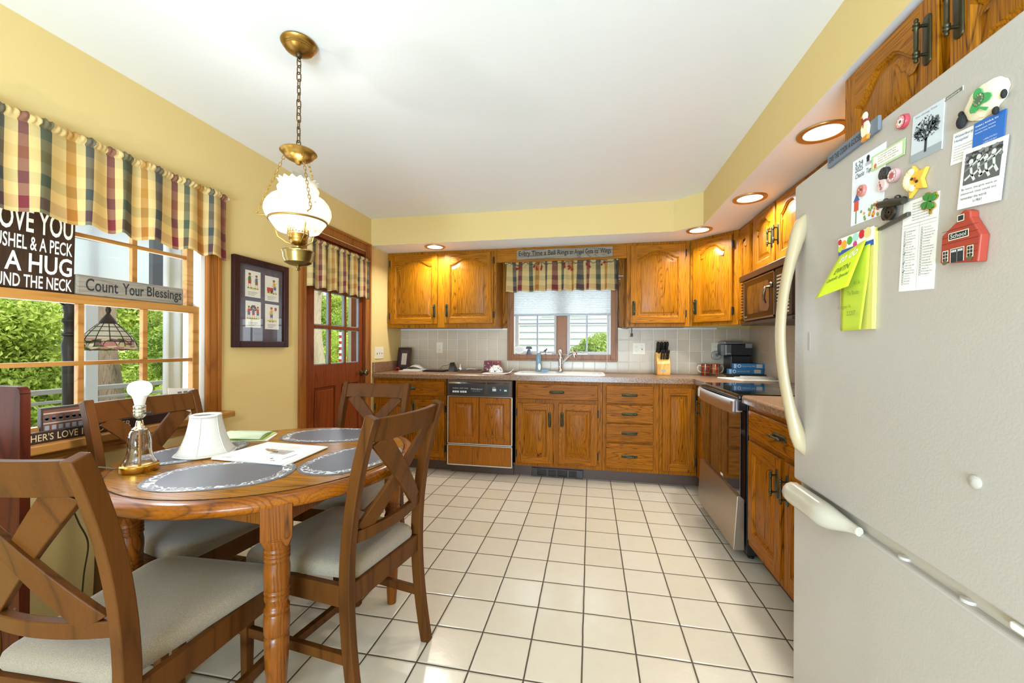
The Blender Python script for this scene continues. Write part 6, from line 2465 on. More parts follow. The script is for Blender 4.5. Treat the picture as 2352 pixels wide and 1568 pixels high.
root = thing('bowl', 'white bowl with dark leaf pattern turned upside down by the sink', 'bowl', (-.91, 3.85, CT + .007))
t_ = NT('leaf_patterned_ceramic')
tc_ = t_.n('TexCoord').outputs['Object']
nz = t_.noise(tc_, 55, 2, .5, 1.5)
m_ = t_.ramp(nz, [(.54, 0.0), (.57, 1.0)])
col = t_.mix(m_, C('#e9e6dc'), C('#4a4a3c'))
bowl_m = t_.done(t_.pbr(col, .18, 0))
pr = [(.070, .0005), (.071, .006), (.068, .02), (.060, .04), (.046, .056), (.034, .062), (.033, .070), (.028, .070), (.026, .064), (0, .064)]
MB().lathe(pr, 40, c=(-.91, 3.85, CT + .007)).build('bowl', bowl_m, root, smooth=40)
root = thing('paper_towel', 'crumpled white paper towel lying between bowl and sink', 'towel', (-.87, 3.80, CT))
def tow(u, v):
    x, y = -1.02 + .288 * u, 3.70 + .16 * v
    z = CT + .0015 + .004 * abs(mnoise.noise(Vector((x * 18, y * 18, 1)))) + (.048 * max(0, (u - .72) / .28) ** 2) * (.4 + .6 * v)
    return (x, y, z)
MB().grid(tow, 30, 14).build('sheet', M('#e9e9ec', .8), root, smooth=60, solid=.0006)

# soap bottle and sponge at the sink
root = thing('soap_bottle', 'clear bottle of blue dish soap at the back rim of the sink', 'bottle', (-.525, 4.115, .942))
bc = (-.525, 4.118, .9422)
b = MB().lathe([(.026, 0), (.029, .003), (.029, .05), (.027, .075), (.0245, .09), (.0265, .105), (.028, .14), (.022, .165), (.012, .178), (.012, .185), (0, .186)], 28, c=bc, sy=.7)
b.build('bottle', M('#a9d3ef', .08, name='clear_blue_plastic', Transmission_Weight=.55, IOR=1.3), root, smooth=40)
b = MB().lathe([(.0262, .0015), (.0275, .004), (.0275, .05), (.0255, .074), (.0235, .09), (.0235, .095), (0, .0952)], 28, c=bc, sy=.68)
b.build('soap', M('#2f86d8', .15), root, smooth=40)
b = MB().lathe([(.0125, .1862), (.0125, .198), (.006, .204), (.006, .222), (0, .2225)], 16, c=bc)
b.tube([(bc[0], bc[1], bc[2] + .214), (bc[0] + .022, bc[1] - .004, bc[2] + .214), (bc[0] + .028, bc[1] - .005, bc[2] + .208)], .004, 8)
b.build('pump', M('#dfe8ee', .3), root, smooth=40)
MB().ell(plane((bc[0] + .012, bc[1] - .0215, bc[2] + .045), (1, 0, 0), (0, 0, 1)), 0, 0, .014, .035).build('label', M('#eaf2c8', .4), root)
root = thing('sponge', 'flat blue sponge on the sink rim next to the soap', 'sponge', (-.45, 4.10, .942))
MB().box((-.487, 4.07, .9422), (-.415, 4.12, .960)).build('sponge', fabric('blue_sponge', C('#5aa3d6'), C('#7cbce6'), 300), root, bevel=.005)

# window sill ornaments
SZ = 1.1142
root = thing('wall_plaque', 'small white oval plaque with script on the sink window sill', 'ornament', (-.743, 4.19, SZ))
pl = plane((-.743, 4.205, SZ + .044), (1, 0, 0), (0, .2, 1))
MB().slab(pl, ellp(0, 0, .058, .042, 32), .008).build('plaque', M('#efeeea', .3), root, bevel=.003)
pf = (pl[0] + pl[3] * .0082, *pl[1:])
b = MB()
for k, ww in enumerate((.05, .08, .085, .07, .04)):
    b.text('bless this house', pf, -ww / 2, .018 - k * .011, ww, .006, 0)
b.build('script', M('#8d8a86', .6), root)
root = thing('bell_figurine', 'little grey cracked bell figurine on the sink window sill', 'figurine', (-.637, 4.19, SZ))
b = MB().lathe([(.031, 0), (.032, .004), (.026, .014), (.020, .034), (.015, .046), (.008, .051), (0, .052)], 24, c=(-.637, 4.198, SZ))
b.build('bell', M('#6f7c92', .35, .5), root, smooth=40)
b = MB().box((-.668, 4.19, SZ + .052), (-.606, 4.206, SZ + .074)).box((-.662, 4.192, SZ + .074), (-.612, 4.204, SZ + .080))
b.build('yoke', M('#4c4a4c', .5, .4), root, bevel=.002)
root = thing('bird_figurine', 'tiny red cardinal figurine on the sink window sill', 'figurine', (-.158, 4.19, SZ))
b = MB().sphere((-.158, 4.195, SZ + .016), 1, 14, sc=(.014, .009, .016)).sphere((-.162, 4.195, SZ + .034), 1, 12, sc=(.009, .008, .009))
b.add([(-.166, 4.193, SZ + .038), (-.160, 4.193, SZ + .052), (-.154, 4.197, SZ + .038), (-.160, 4.199, SZ + .038)], [(0, 1, 2), (1, 3, 2), (0, 3, 1), (0, 2, 3)])
b.tube([(-.148, 4.195, SZ + .012), (-.134, 4.196, SZ + .004)], [.006, .003], 8)
b.build('body', M('#a51a1f', .35), root, smooth=50)
b = MB().tube([(-.170, 4.195, SZ + .034), (-.178, 4.195, SZ + .033)], [.003, .0006], 8)
b.build('beak', M('#d9a03a', .4), root)
root = thing('bird_figurine', 'tiny dark bird figurine perched behind the soap bottle', 'figurine', (-.467, 4.195, SZ))
b = MB().sphere((-.462, 4.196, SZ + .040), 1, 12, sc=(.012, .009, .010)).sphere((-.450, 4.196, SZ + .052), .008, 12)
b.tube([(-.470, 4.196, SZ + .036), (-.490, 4.197, SZ + .026)], [.006, .002], 8).tube([(-.462, 4.196, SZ + .032), (-.462, 4.196, SZ)], .002, 6).lathe([(.012, 0), (.012, .003), (0, .004)], 14, c=(-.462, 4.196, SZ))
b.build('body', M('#3a2622', .4), root, smooth=50)

# ---- knife block and knives
root = thing('knife_block', 'pale wooden knife block full of black-handled knives', 'knife block', (.665, 4.05, CT))
kb = wood('pale_block_wood', 'z', C('#e0b268'), C('#d6a354'), C('#b47f38'), rough=.4, ring=8, pore=.2)
P_ = [(3.985, 0), (4.115, 0), (4.165, .180), (4.075, .215), (3.985, .105)]
x0, x1 = .618, .738
b = MB().add([(x0, y, CT + z) for y, z in P_] + [(x1, y, CT + z) for y, z in P_], [tuple(range(5))[::-1], tuple(range(5, 10))] + [(k, (k + 1) % 5, 5 + (k + 1) % 5, 5 + k) for k in range(5)])
b.f = [f[::-1] for f in b.f]
b.build('block', kb, root, bevel=.004)
MB().rect(plane((.655, 3.9846, CT + .035), (1, 0, 0), (0, 0, 1)), 0, 0, .04, .018).build('badge', M('#8f8f8f', .3, .7), root)
KN = 'knives in the wooden block'
d_ = Vector((0, -.50, .866)).normalized()
spots = []
for i, x in enumerate((.636, .668, .700, .722)):
    spots.append((x, 4.118, CT + .197, .132, .0135, i))
for i, x in enumerate((.645, .682, .715)):
    spots.append((x, 4.070, CT + .208, .110, .012, 4 + i))
for i, x in enumerate((.672, .694, .716, .732)):
    spots.append((x - .012, 4.022, CT + .150, .098, .0095, 7 + i))
order = ('leftmost in back row', 'second from left in back row', 'third from left in back row', 'rightmost in back row', 'leftmost in middle row', 'centre of middle row', 'rightmost in middle row',
         'leftmost in front row', 'second from left in front row', 'third from left in front row', 'rightmost in front row')
for x, y, z, L, r_, i in spots:
    root = thing('knife', 'black riveted knife handle, %s of the wooden block' % order[i], 'knife', (x, y, z), 0, KN)
    p0 = Vector((x, y, z)) + d_ * .001
    b = MB().tube([tuple(p0), tuple(p0 + d_ * L * .2), tuple(p0 + d_ * L * .55), tuple(p0 + d_ * L * .85), tuple(p0 + d_ * L)], [r_ * .85, r_, r_ * .85, r_ * 1.05, r_ * .6], 10)
    b.build('handle', black_mat, root, smooth=50)
    b = MB()
    for q in (.3, .6):
        c_ = p0 + d_ * L * q + Vector((0, -.866, -.5)) * r_ * .92
        b.sphere(tuple(c_), .0022, 8)
    b.build('rivet', chrome, root)

# ---- mugs
def tartan(nm, cols, off):
    t = NT(nm)
    sp = t.n('SeparateXYZ', {0: t.n('TexCoord').outputs['Object']}).outputs
    ang = t.m('ARCTAN2', sp[1], sp[0])
    def st(x, k):
        return t.ramp(t.m('FRACT', t.m('ADD', t.m('MULTIPLY', x, k), off)), [(0, C(cols[0])), (.42, C(cols[1])), (.54, C(cols[2])), (.62, C(cols[0])), (.80, C(cols[3])), (.86, C(cols[1]))], 'CONSTANT')
    col = t.mix(.45, st(ang, .8), st(sp[2], 18.0))
    return t.done(t.pbr(col, .15, 0))


for label, x, sgn, mt in (('red and green tartan mug with its handle to the left', 1.072, -1, tartan('red_tartan_glaze', ('#a3262a', '#2f5a34', '#d9c25a', '#7c1d22'), .1)),
                          ('red and cream tartan mug with its handle to the right', 1.160, 1, tartan('red_cream_tartan_glaze', ('#b5302a', '#3c6a36', '#efe6c4', '#d8b648'), .45))):
    root = thing('mug', label, 'mug', (x, 4.10, CT), 0, 'tartan mugs')
    b = MB().lathe([(.037, .0003), (.039, .004), (.040, .05), (.041, .105), (.039, .106), (.0375, .1), (.036, .012), (0, .010)], 36)
    b.build('cup', mt, root, smooth=50, local=True)
    P_ = [(sgn * .038, 0, .090), (sgn * .060, 0, .092), (sgn * .070, 0, .072), (sgn * .066, 0, .045), (sgn * .052, 0, .028), (sgn * .038, 0, .026)]
    MB().tube(P_, .0055, 10).build('handle', M('#e3dcc8', .2), root, smooth=60, local=True)

# ---- coffee maker
root = thing('coffee_maker', 'black and silver single-cup coffee maker in the corner', 'coffee maker', (1.31, 4.06, CT))
b = MB().box((1.255, 3.98, CT + .0005), (1.425, 4.19, CT + .19)).box((1.20, 3.96, CT + .19), (1.43, 4.19, CT + .295)).box((1.215, 3.955, CT + .0005), (1.35, 4.02, CT + .025))
b.build('body', M('#1c1e24', .35), root, bevel=.008)
b = MB().box((1.195, 3.953, CT + .295), (1.36, 4.15, CT + .317))
b.build('lid', M('#8e9299', .25, .8), root, bevel=.008)
b = MB().prism(rrect(1.195, 3.952, 1.262, 4.08, .02, 5), CT + .192, CT + .290)
b.build('brew_head', M('#6d737e', .25, .7), root, bevel=.003)
MB().box((1.37, 3.957, CT + .26), (1.425, 3.96, CT + .30)).build('water_window', M('#7e8894', .2), root)
MB().text('KEURIG', plane((1.203, 3.9515, CT + .205), (1, 0, 0), (0, 0, 1)), 0, 0, .045, .008).build('lettering', M('#d4d6d9', .4), root)

# ---- cutting boards, boxes and whisk in the corner
root = thing('cutting_board', 'white plastic cutting board in the counter corner', 'cutting board', (1.25, 3.55, CT))
MB().prism([(1.065, 3.715), (1.16, 3.40), (1.47, 3.42), (1.43, 3.78)], CT, CT + .010).build('board', M('#ebe7df', .35), root, bevel=.003)
root = thing('plastic_tray', 'dull white plastic tray and lids stacked on the cutting board', 'tray', (1.33, 3.65, CT + .010))
b = MB().prism(rrect(1.19, 3.53, 1.46, 3.72, .03, 5), CT + .0105, CT + .017).prism(rrect(1.23, 3.55, 1.455, 3.70, .03, 5), CT + .0172, CT + .026)
b.build('lids', M('#cfccc4', .35), root, bevel=.002)
root = thing('baking_sheet', 'dark baking sheet under the blue foil boxes', 'baking tray', (1.33, 3.86, CT))
MB().box((1.19, 3.80, CT), (1.48, 3.948, CT + .030)).build('sheet', M('#4c453f', .4, .5), root, bevel=.004)
FB = 'blue boxes of kitchen foil'
for label, o, a, dz, s_ in (('lower blue kitchen foil box with a pale printed end', (1.335, 3.865), .10, .0305, 1.0), ('upper blue kitchen foil box lying across the lower one', (1.365, 3.875), -.02, .077, .86)):
    root = thing('foil_box', label, 'box', (o[0], o[1], CT + dz), a, FB)
    hl = .145 * s_
    MB().box((-hl, -.024, .0003), (hl, .024, .046)).build('carton', M('#3483c6', .35), root, local=True, bevel=.002)
    pl = (Vector((o[0], o[1], CT + dz)) + Rz(a).to_3x3() @ Vector((-hl, -.0243, 0)), Rz(a).to_3x3() @ Vector((1, 0, 0)), Vector((0, 0, 1)), Rz(a).to_3x3() @ Vector((0, -1, 0)))
    b = MB().ell(pl, .045, .024, .015, .015, 0).ell(pl, .045, .024, .009, .009, 1, .001)
    b.text('aluminum foil', pl, .07, .018, .10, .012, 0)
    b.rect(pl, .21 * s_, .008, .265 * s_, .040, 2, .0008).rect(pl, .002, .004, .022, .042, 3, .0008)
    b.build('print', [M('#e9eef2', .5), M('#2a72b4', .5), M('#c9d4da', .5), M('#a9c9e2', .5)], root)
root = thing('whisk', 'wire whisk lying at the edge of the cutting board', 'whisk', (1.15, 3.72, CT))
b = MB()
h0, h1 = Vector((1.115, 3.86, CT + .018)), Vector((1.165, 3.775, CT + .016))
ax = (h1 - h0).normalized()
sd = ax.cross(Vector((0, 0, 1)))
for k in range(5):
    q = k * PI / 5
    P_ = []
    for j in range(15):
        t = j / 14 * PI
        P_.append(tuple(h0 + ax * (.085 * math.sin(t / 1) + .0) + (sd * math.cos(q) + Vector((0, 0, 1)) * math.sin(q) * .42) * .028 * math.cos(t)))
    b.tube(P_, .0011, 5)
b.build('wires', chrome, root, smooth=60)
MB().tube([tuple(h0), tuple(h0 - ax * .03), tuple(h0 - ax * .13)], [.004, .008, .007], 10).build('handle', M('#3a3632', .4), root, smooth=60)
root = thing('toaster', 'grey and black toaster glimpsed behind the refrigerator handle', 'toaster', (1.27, 2.20, CT))
MB().box((1.14, 2.04, CT + .012), (1.42, 2.36, CT + .185)).build('shell', M('#5c6570', .3, .5), root, bevel=.03, seg=4)
b = MB().box((1.135, 2.06, CT), (1.425, 2.34, CT + .02)).box((1.20, 2.10, CT + .180), (1.235, 2.30, CT + .1862)).box((1.31, 2.10, CT + .180), (1.345, 2.30, CT + .1862)).box((1.13, 2.17, CT + .10), (1.1425, 2.21, CT + .12))
b.build('base_and_slots', black_mat, root)

# ================================================================== OUTSIDE
grass_t = NT('lawn')
gv = grass_t.obj()
gcol = grass_t.mix(grass_t.noise(gv, 6, 5), C('#4d6b25'), C('#8fa545'))
struct(MB().box((-22, -4, -.32), (-4.5, 24, -.30)).build('ground_lawn', grass_t.done(grass_t.pbr(gcol, .9))))
struct(MB().box((-4.5, 4.45, -.32), (8, 24, -.30)).build('ground_side_yard', bpy.data.materials['lawn']))
deck = M('#8d8a86', .7)
struct(MB().box((-4.5, -2.5, -.25), (XL - .151, 4.36, -.05)).build('floor_porch', deck))


def leaf_mat(name, c1, c2, c3):
    t = NT(name)
    n = t.noise(t.obj(), 5.0, 3)
    rn = t.n('TexWhiteNoise', {0: t.n('NewGeometry').outputs['True Normal']}, noise_dimensions='3D').outputs[0]
    f = t.m('ADD', t.m('MULTIPLY', n, .7), t.m('MULTIPLY', rn, .5), clamp=True)
    col = t.ramp(f, [(.25, c1), (.5, c2), (.8, c3)])
    d = t.pbr(col, .6, 0)
    tr = t.n('BsdfTranslucent', {0: col}).outputs[0]
    return t.done(t.n('MixShader', {0: .45, 1: d, 2: tr}).outputs[0])


leaf_a = leaf_mat('spring_leaves', C('#4a6818'), C('#a0b844'), C('#dde67e'))
leaf_b = leaf_mat('deep_leaves', C('#2f4d16'), C('#7c9c3c'), C('#bccf66'))
leaf_c = leaf_mat('yellow_green_leaves', C('#7c9a2a'), C('#b4cc4a'), C('#dfe87c'))
leaf_d = leaf_mat('bright_bush_leaves', C('#55721a'), C('#8ba82f'), C('#b9cc58'))
bark = wood('tree_bark', 'z', C('#9a8874'), C('#7f6e5c'), C('#4d4136'), rough=.9, ring=20, pore=.7)
pale_bark = wood('pale_bark', 'z', C('#b9ac94'), C('#a09279'), C('#6f6350'), rough=.9, ring=14, pore=.7)


def foliage(rng, centres, n, size):
    c = np.array([q[:3] for q in centres])
    rad = np.array([q[3] for q in centres])
    idx = rng.integers(0, len(c), n)
    dirv = rng.normal(size=(n, 3))
    dirv /= np.linalg.norm(dirv, axis=1)[:, None]
    rr = rad[idx] * rng.random(n) ** .45
    p = c[idx] + dirv * rr[:, None] * np.array([1, 1, .8])
    nn = rng.normal(size=(n, 3)) + np.array([0, 0, .6])
    nn /= np.linalg.norm(nn, axis=1)[:, None]
    t1 = np.cross(nn, rng.normal(size=(n, 3)))
    t1 /= np.linalg.norm(t1, axis=1)[:, None]
    t2 = np.cross(nn, t1)
    s = size * (.6 + .8 * rng.random(n))[:, None]
    v = np.stack([p - t1 * s, p + t2 * s * .5, p + t1 * s, p - t2 * s * .5], 1).reshape(-1, 3)
    me = bpy.data.meshes.new('foliage')
    me.vertices.add(4 * n)
    me.vertices.foreach_set('co', v.astype(np.float32).ravel())
    me.loops.add(4 * n)
    me.loops.foreach_set('vertex_index', np.arange(4 * n, dtype=np.int32))
    me.polygons.add(n)
    me.polygons.foreach_set('loop_start', np.arange(0, 4 * n, 4, dtype=np.int32))
    me.update(calc_edges=True)
    return me


def plant(name, label, cat, x, y, z0, h, w_, n, size, mat, trunk=.05, seed=0, group=None, trunk_mat=None, lift=.25, blobs=9):
    rng = np.random.default_rng(seed)
    root = thing(name, label, cat, (x, y, z0), 0, group)
    cs = []
    for k in range(blobs):
        a = rng.random() * 6.28
        q = rng.random() ** .5 * w_ * .5
        zz = h * (lift + (1 - lift) * rng.random() * .9)
        cs.append((q * math.cos(a), q * math.sin(a), zz, w_ * (.28 + .2 * rng.random())))
    me = foliage(rng, cs, n, size)
    me.materials.append(mat)
    o = bpy.data.objects.new('foliage', me)
    COL.objects.link(o)
    o.parent = root
    b = MB().tube([(0, 0, -.02), (.03 * w_, 0, h * .4), (0, .04 * w_, h * .85)], [trunk, trunk * .8, trunk * .3], 9)
    for q in cs[:5]:
        b.tube([(0, 0, h * lift * .8), (q[0] * .5, q[1] * .5, (q[2] + h * lift) * .5), q[:3]], [trunk * .5, trunk * .35, trunk * .15], 6)
    b.build('trunk', trunk_mat or bark, root, local=True, smooth=60)
    return root


TG = 'shrubs beyond the porch'
# x, y, height, half-spread, foliage kind, words that place it
spots = [(-6.2, 3.15, 2.1, 1.0, 'spring', 'left of the porch post'), (-6.3, 5.25, 2.1, 1.0, 'deep', 'behind the hanging lamp shade'), (-5.05, 2.75, .75, .45, 'yellow', 'low in front of the porch rail at the lamp post'), (-5.1, 4.0, .75, .45, 'yellow', 'low in front of the porch rail by the curtain'),
         (-9.2, 4.7, 3.4, 1.35, 'deep', 'tall behind the left shrub'), (-9.3, 7.5, 3.4, 1.35, 'spring', 'tall behind the right shrub'), (-8.4, 10.2, 2.2, 1.0, 'spring', 'seen through the left door panes'), (-8.6, 12.5, 2.1, 1.0, 'yellow', 'seen through the middle door panes'),
         (-11.4, 14.6, 3.6, 1.6, 'deep', 'tall beyond the middle door panes'), (-11.6, 18.2, 3.8, 1.7, 'spring', 'tall beyond the right door panes'), (-14.5, 6.5, 5.0, 2.4, 'deep', 'farthest behind the porch shrubs'), (-14.6, 11.6, 5.0, 2.4, 'spring', 'farthest behind the pale trunk'), (-15.0, 17.5, 5.0, 2.4, 'deep', 'farthest beyond the striped pole'), (-15.4, 23.5, 5.4, 2.6, 'spring', 'farthest right beyond the door')]
for k, (x, y, h, w_, kind, wd_) in enumerate(spots):
    mt = {'spring': leaf_a, 'deep': leaf_b, 'yellow': leaf_c}[kind]
    nm = 'tree' if h > 3 else 'shrub'
    sz = .027 if h < 3 else (.042 if h < 4.5 else .075)
    plant(nm, '%s leafy %s outdoors, %s' % ({'spring': 'spring green', 'deep': 'deep green', 'yellow': 'yellow green'}[kind], nm, wd_), nm, x, y, -.30, h + .3, w_, int(34000 * w_ ** 2 * (.027 / sz) ** 1.5 * (1 if h < 3 else 1.6)), sz, mt, .05 if h < 3 else .11, 100 + k, TG if nm == 'shrub' else 'trees beyond the porch', lift=.06, blobs=12 if h < 3 else 22)

for k, (x, y, r_, h, mt, lb) in enumerate(((-5.9, 7.85, .14, 5.0, pale_bark, 'pale straight tree trunk close outside the left door panes'), (-7.5, 5.0, .17, 5.0, bark, 'broad brown tree trunk above the hanging lamp shade'), (-7.45, 4.05, .15, 5.0, bark, 'rough tree trunk left of the hanging lamp shade'))):
    root = thing('tree', lb, 'tree', (x, y, -.3), 0, 'tree trunks outside')
    P_ = [(.05 * math.sin(q * .9 + k), .04 * math.cos(q * .7), q * h / 12) for q in range(13)]
    b = MB().tube(P_, [r_ * (1.15 - .03 * q) for q in range(13)], 16)
    for q in (4, 6, 8, 10):
        b.tube([P_[q], (P_[q][0] + .5 * math.cos(q), P_[q][1] + .5 * math.sin(q), P_[q][2] + .5), (P_[q][0] + 1.1 * math.cos(q), P_[q][1] + 1.1 * math.sin(q), P_[q][2] + .8)], [r_ * .3, r_ * .18, r_ * .06], 7)
    b.build('trunk', mt, root, local=True, smooth=60)

# porch
t_ = NT('white_translucent_panel')
d_ = t_.pbr(C('#eef0f2'), .5)
tr_ = t_.n('BsdfTranslucent', {0: (.95, .97, 1, 1)}).outputs[0]
poly_roof = t_.done(t_.n('MixShader', {0: .65, 1: d_, 2: tr_}).outputs[0])
root = thing('porch', 'white and grey porch frame with rail outside the dining window', 'porch', (-4.3, 2.5, -.05))
b = MB()
for y in (-.6, 1.06, 2.73, 4.25):
    b.box((-4.36, y - .045, -.05), (-4.25, y + .045, 2.25))
b.build('post', M('#cfd0d2', .5), root, bevel=.005)
b = MB().box((-4.33, -.6, .79), (-4.27, 4.25, .83)).box((-4.32, -.6, .71), (-4.28, 4.25, .735))
b.build('rail', M('#a8a69f', .5), root, bevel=.004)
MB().box((-4.38, -2.5, 1.60), (-4.23, 4.35, 2.30)).build('header_board', poly_roof, root)
MB().box((-4.45, -2.5, 2.30), (XL - .151, 4.36, 2.38)).build('porch_ceiling', poly_roof, root)
root = thing('porch_curtain', 'white pleated outdoor curtain at the right edge of the dining window', 'curtain', (-2.75, 2.28, -.04))
MB().grid(lambda u, v: (-2.78 + .022 * math.sin(u * 40), 2.17 + .50 * u, -.04 + 2.28 * v), 60, 2).build('cloth', M('#e3e7ec', .8), root, smooth=60, solid=.002)
root = thing('porch_shutter', 'dark grey slab seen high through the dining window', 'shutter', (-3.3, 2.6, 1.7))
MB().box((-3.34, 2.50, 1.60), (-3.30, 2.76, 2.298)).build('slab', M('#5d6065', .6), root, bevel=.004)
root = thing('ceiling_fan', 'white porch ceiling fan with broad blades', 'fan', (-3.2, 1.75, 2.3))
MB().lathe([(.05, 2.2985), (.05, 2.26), (.02, 2.24), (.02, 1.95), (.10, 1.93), (.11, 1.84), (.06, 1.80), (0, 1.80)], 24, c=(-3.2, 1.62, 0)).build('motor', M('#d5d7d9', .4), root, smooth=40)
b = MB()
for k in range(4):
    b.slab((Vector((-3.2, 1.62, 1.858)), Vector((math.cos(1.35 + k * PI / 2), math.sin(1.35 + k * PI / 2), 0)), Vector((-math.sin(1.35 + k * PI / 2), math.cos(1.35 + k * PI / 2), .12)).normalized(), Vector((0, 0, 1))), [(.09, -.05), (.55, -.075), (.63, -.06), (.65, 0), (.63, .06), (.55, .075), (.09, .05)], .008)
b.build('blade', M('#c3c6ca', .5), root)

# stained-glass lamp on the porch
root = thing('floor_lamp', 'ornate dark iron floor lamp with stained glass shade on the porch', 'lamp', (-2.8, 1.70, -.05))
c0 = (-2.8, 1.70, 0)
iron = M('#2a2520', .45, .6)
pr = [(.12, -.049), (.12, -.03), (.06, .0), (.035, .05), (.03, .10), (.030, .90), (.032, 1.08), (.034, 1.09), (.030, 1.10), (.032, 1.14), (.036, 1.19), (.030, 1.22), (.027, 1.24), (.036, 1.245), (.036, 1.255), (.026, 1.26), (.026, 1.31), (.034, 1.32), (.034, 1.33), (.026, 1.34), (.026, 1.38), (.03, 1.39), (.03, 1.41), (.012, 1.42), (.012, 1.47), (0, 1.48)]
MB().lathe(pr, 24, c=c0).build('post', iron, root, smooth=40)
b = MB()
for s_ in (-1, 1):
    P_ = []
    for k in range(22):
        a = k / 21 * 4.2 * PI / 2
        rr = .052 * (1 - k / 26)
        P_.append((-2.8, 1.70 + s_ * (.040 + .02 + rr * math.cos(a) - .03), 1.435 + rr * math.sin(a)))
    b.tube(P_, .006, 7)
b.tube([(-2.8, 1.70, 1.40), (-2.8, 1.745, 1.43), (-2.8, 1.80, 1.47), (-2.8, 1.85, 1.475), (-2.8, 1.875, 1.455), (-2.8, 1.876, 1.43)], .008, 8)
b.build('scroll_arm', iron, root, smooth=60)
sc = (-2.8, 1.876, 0)
b = MB().lathe([(.006, 1.45), (.012, 1.44), (.008, 1.42), (.014, 1.40), (.008, 1.38), (.016, 1.365), (.030, 1.345), (.040, 1.325), (.042, 1.315), (0, 1.314)], 20, c=sc)
b.build('shade_cap', iron, root, smooth=40)
t_ = NT('stained_glass')
sp_ = t_.n('SeparateXYZ', {0: t_.uv()}).outputs
vor = t_.n('TexVoronoi', {'Vector': t_.uv(), 'Scale': 13.0})
vcol = vor.outputs['Color']
sepc = t_.n('SeparateColor', {0: vcol}).outputs
flower = t_.ramp(sepc[0], [(0, C('#c98a86')), (.25, C('#dccba8')), (.5, C('#55662f')), (.7, C('#8d5f6b')), (.85, C('#e6dfc8'))], 'CONSTANT')
low = t_.m('LESS_THAN', sp_[1], .42)
gcol = t_.mix(low, C('#ded6c0'), flower)
tr_ = t_.n('BsdfTranslucent', {0: gcol}).outputs[0]
df_ = t_.pbr(gcol, .2)
sg = t_.done(t_.n('MixShader', {0: .45, 1: df_, 2: tr_}).outputs[0])
pro = [(.128, 1.165), (.127, 1.185), (.118, 1.215), (.102, 1.245), (.080, 1.275), (.058, 1.300), (.041, 1.318)]
b = MB()
N_ = 48
vs_, uv, fs = [], [], []
for i, (r_, z) in enumerate(pro):
    for k in range(N_ + 1):
        a = 2 * PI * k / N_
        wob = .006 * math.sin(a * 12) if i == 0 else 0
        vs_.append((sc[0] + r_ * math.cos(a), sc[1] + r_ * math.sin(a), z + wob))
        uv.append((k / N_ * 1.6, i / 6))
for i in range(len(pro) - 1):
    for k in range(N_):
        fs.append((i * (N_ + 1) + k, i * (N_ + 1) + k + 1, (i + 1) * (N_ + 1) + k + 1, (i + 1) * (N_ + 1) + k))
b.add(vs_, fs, 0, None, uv)
sh = b.build('shade', sg, root, smooth=60)
b = MB()
for k in range(12):
    a = 2 * PI * k / 12
    b.tube([(sc[0] + (r_ + .001) * math.cos(a), sc[1] + (r_ + .001) * math.sin(a), z) for r_, z in (pro[2:] if k % 2 else pro[1:])], .0022, 5)
for r_, z in (pro[0], pro[2], pro[3], pro[4], pro[5]):
    b.tube([(sc[0] + (r_ + .001) * math.cos(2 * PI * k / 48), sc[1] + (r_ + .001) * math.sin(2 * PI * k / 48), z) for k in range(48)], .0022, 5, closed=True)
for k in range(12):
    a0 = 2 * PI * k / 12
    P_ = []
    for j in range(13):
        t = j / 12 * PI
        P_.append((sc[0] + (.126 - .010 * math.sin(t)) * math.cos(a0 + .24 * math.cos(t)), sc[1] + (.126 - .010 * math.sin(t)) * math.sin(a0 + .24 * math.cos(t)), 1.182 + .040 * math.sin(t)))
    b.tube(P_, .002, 5)
b.build('leading', iron, sh)

# red and white striped pole, red chair and post beyond the door
root = thing('striped_pole', 'red and white striped garden pole beyond the door', 'garden ornament', (-7.0, 10.34, -.3))
b = MB()
for k in range(22):
    z = .0 + k * .085
    b.lathe([(.045 + .025 * (k % 2), z), (.05, z + .04), (.045 + .025 * ((k + 1) % 2), z + .0845)], 14, k % 2)
b.build('pole', [M('#c2403a', .5), M('#ececea', .5)], root, local=True, smooth=50)
root = thing('porch_post', 'olive grey square post outside the right door panes', 'post', (-5.3, 8.32, -.3))
MB().box((-5.36, 8.17, -.3), (-5.24, 8.47, 3.2)).build('post', M('#8c8a74', .6), root, bevel=.006)
root = thing('garden_chair', 'red slatted garden chair beyond the door', 'chair', (-7.2, 11.1, -.3))
b = MB()
for k in range(5):
    b.box((-.25 + k * .1, -.22, .38), (-.17 + k * .1, .22, .40)).box((-.25 + k * .1, .22, .38), (-.17 + k * .1, .25, 1.15))
b.build('slats', M('#b03a34', .5), root, local=True, bevel=.004)
for x in (-.24, .20):
    for y in (-.22, .20):
        MB().box((x, y, 0), (x + .045, y + .045, .3795)).build('leg', M('#b03a34', .5), root, local=True)

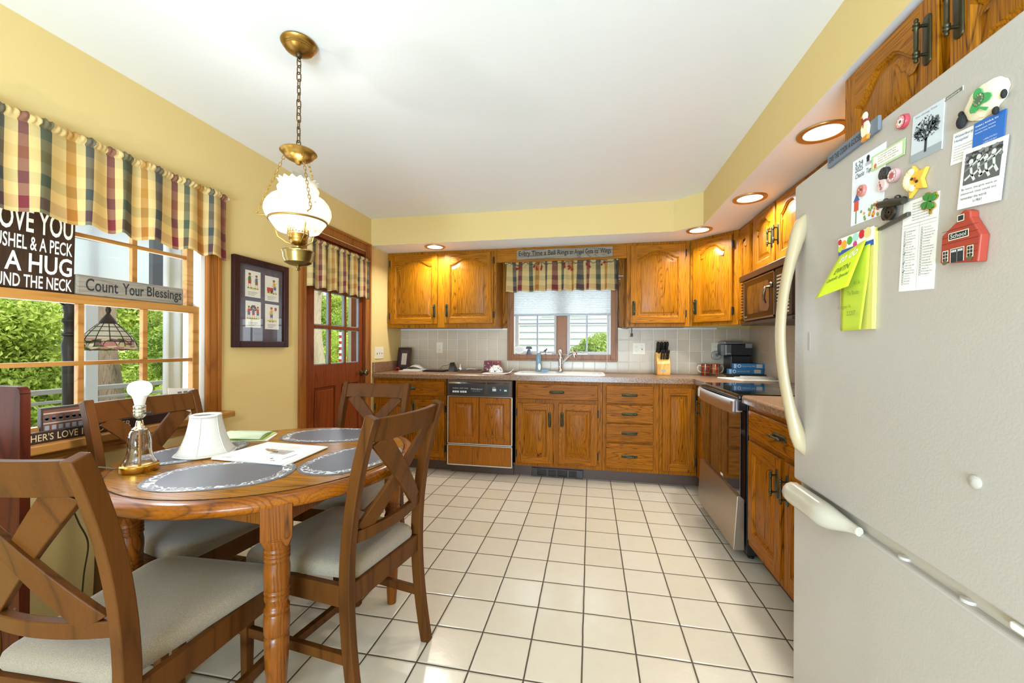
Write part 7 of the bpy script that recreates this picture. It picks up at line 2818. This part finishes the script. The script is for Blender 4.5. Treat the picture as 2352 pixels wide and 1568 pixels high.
# neighbouring house behind the sink window
root = thing('neighbour_house', 'white clapboard house on a stone base seen through the sink window', 'house', (-.8, 9.3, -.3))
b = MB()
for k in range(26):
    z = 1.085 + k * .145
    b.add([(-5, 9.0, z), (4.5, 9.0, z), (4.5, 9.06, z + .150), (-5, 9.06, z + .150), (-5, 9.08, z), (4.5, 9.08, z)], [(0, 1, 2, 3), (0, 4, 5, 1)])
b.build('siding', M('#dcdee2', .5), root)
t_ = NT('field_stone')
v_ = t_.n('TexVoronoi', {'Vector': t_.obj((1, 1, 1.3)), 'Scale': 3.4}, feature='DISTANCE_TO_EDGE').outputs['Distance']
c_ = t_.n('TexVoronoi', {'Vector': t_.obj((1, 1, 1.3)), 'Scale': 3.4}).outputs['Color']
g_ = t_.mix(t_.n('SeparateColor', {0: c_}).outputs[0], C('#a89f92'), C('#d0c6b5'))
stone = t_.done(t_.pbr(t_.mix(t_.m('LESS_THAN', v_, .06), g_, C('#8b8378')), .9, 0, t_.bump(v_, .4, .02)))
MB().box((-5, 9.04, -.3), (4.5, 9.3, 1.085)).build('stone_base', stone, root)
fr = MB()
for x0, x1, z0, z1 in ((-1.08, -1.0, .55, 1.06), (-.42, -.36, .55, 1.06), (-1.0, -.42, .55, .60), (-1.0, -.42, 1.0, 1.06)):
    fr.box((x0, 8.99, z0), (x1, 9.05, z1))
wf = fr.build('window_frame', trim_white, root)
MB().box((-1.0, 9.02, .60), (-.42, 9.035, 1.0)).build('pane', M('#5c6a6c', .1), wf)
b = MB().box((-1.1, 8.97, 1.86), (.0, 9.02, 1.93))
b.build('upper_window_sill', trim_white, root)
plant('bush', 'bright yellow green bush outside the right sash of the sink window', 'bush', .05, 7.5, -.3, 1.85, .72, 24000, .028, leaf_d, .03, 77, lift=.08, blobs=16)
plant('bush', 'small leafy sprig before the stone base in the left sash of the sink window', 'bush', -.84, 8.45, -.3, 1.45, .30, 700, .04, leaf_d, .015, 78, lift=.45, blobs=6)
plant('bush', 'low weedy plant at the foot of the stone base', 'bush', -1.42, 8.5, -.3, 1.25, .34, 420, .05, leaf_b, .015, 79, lift=.2, blobs=7)
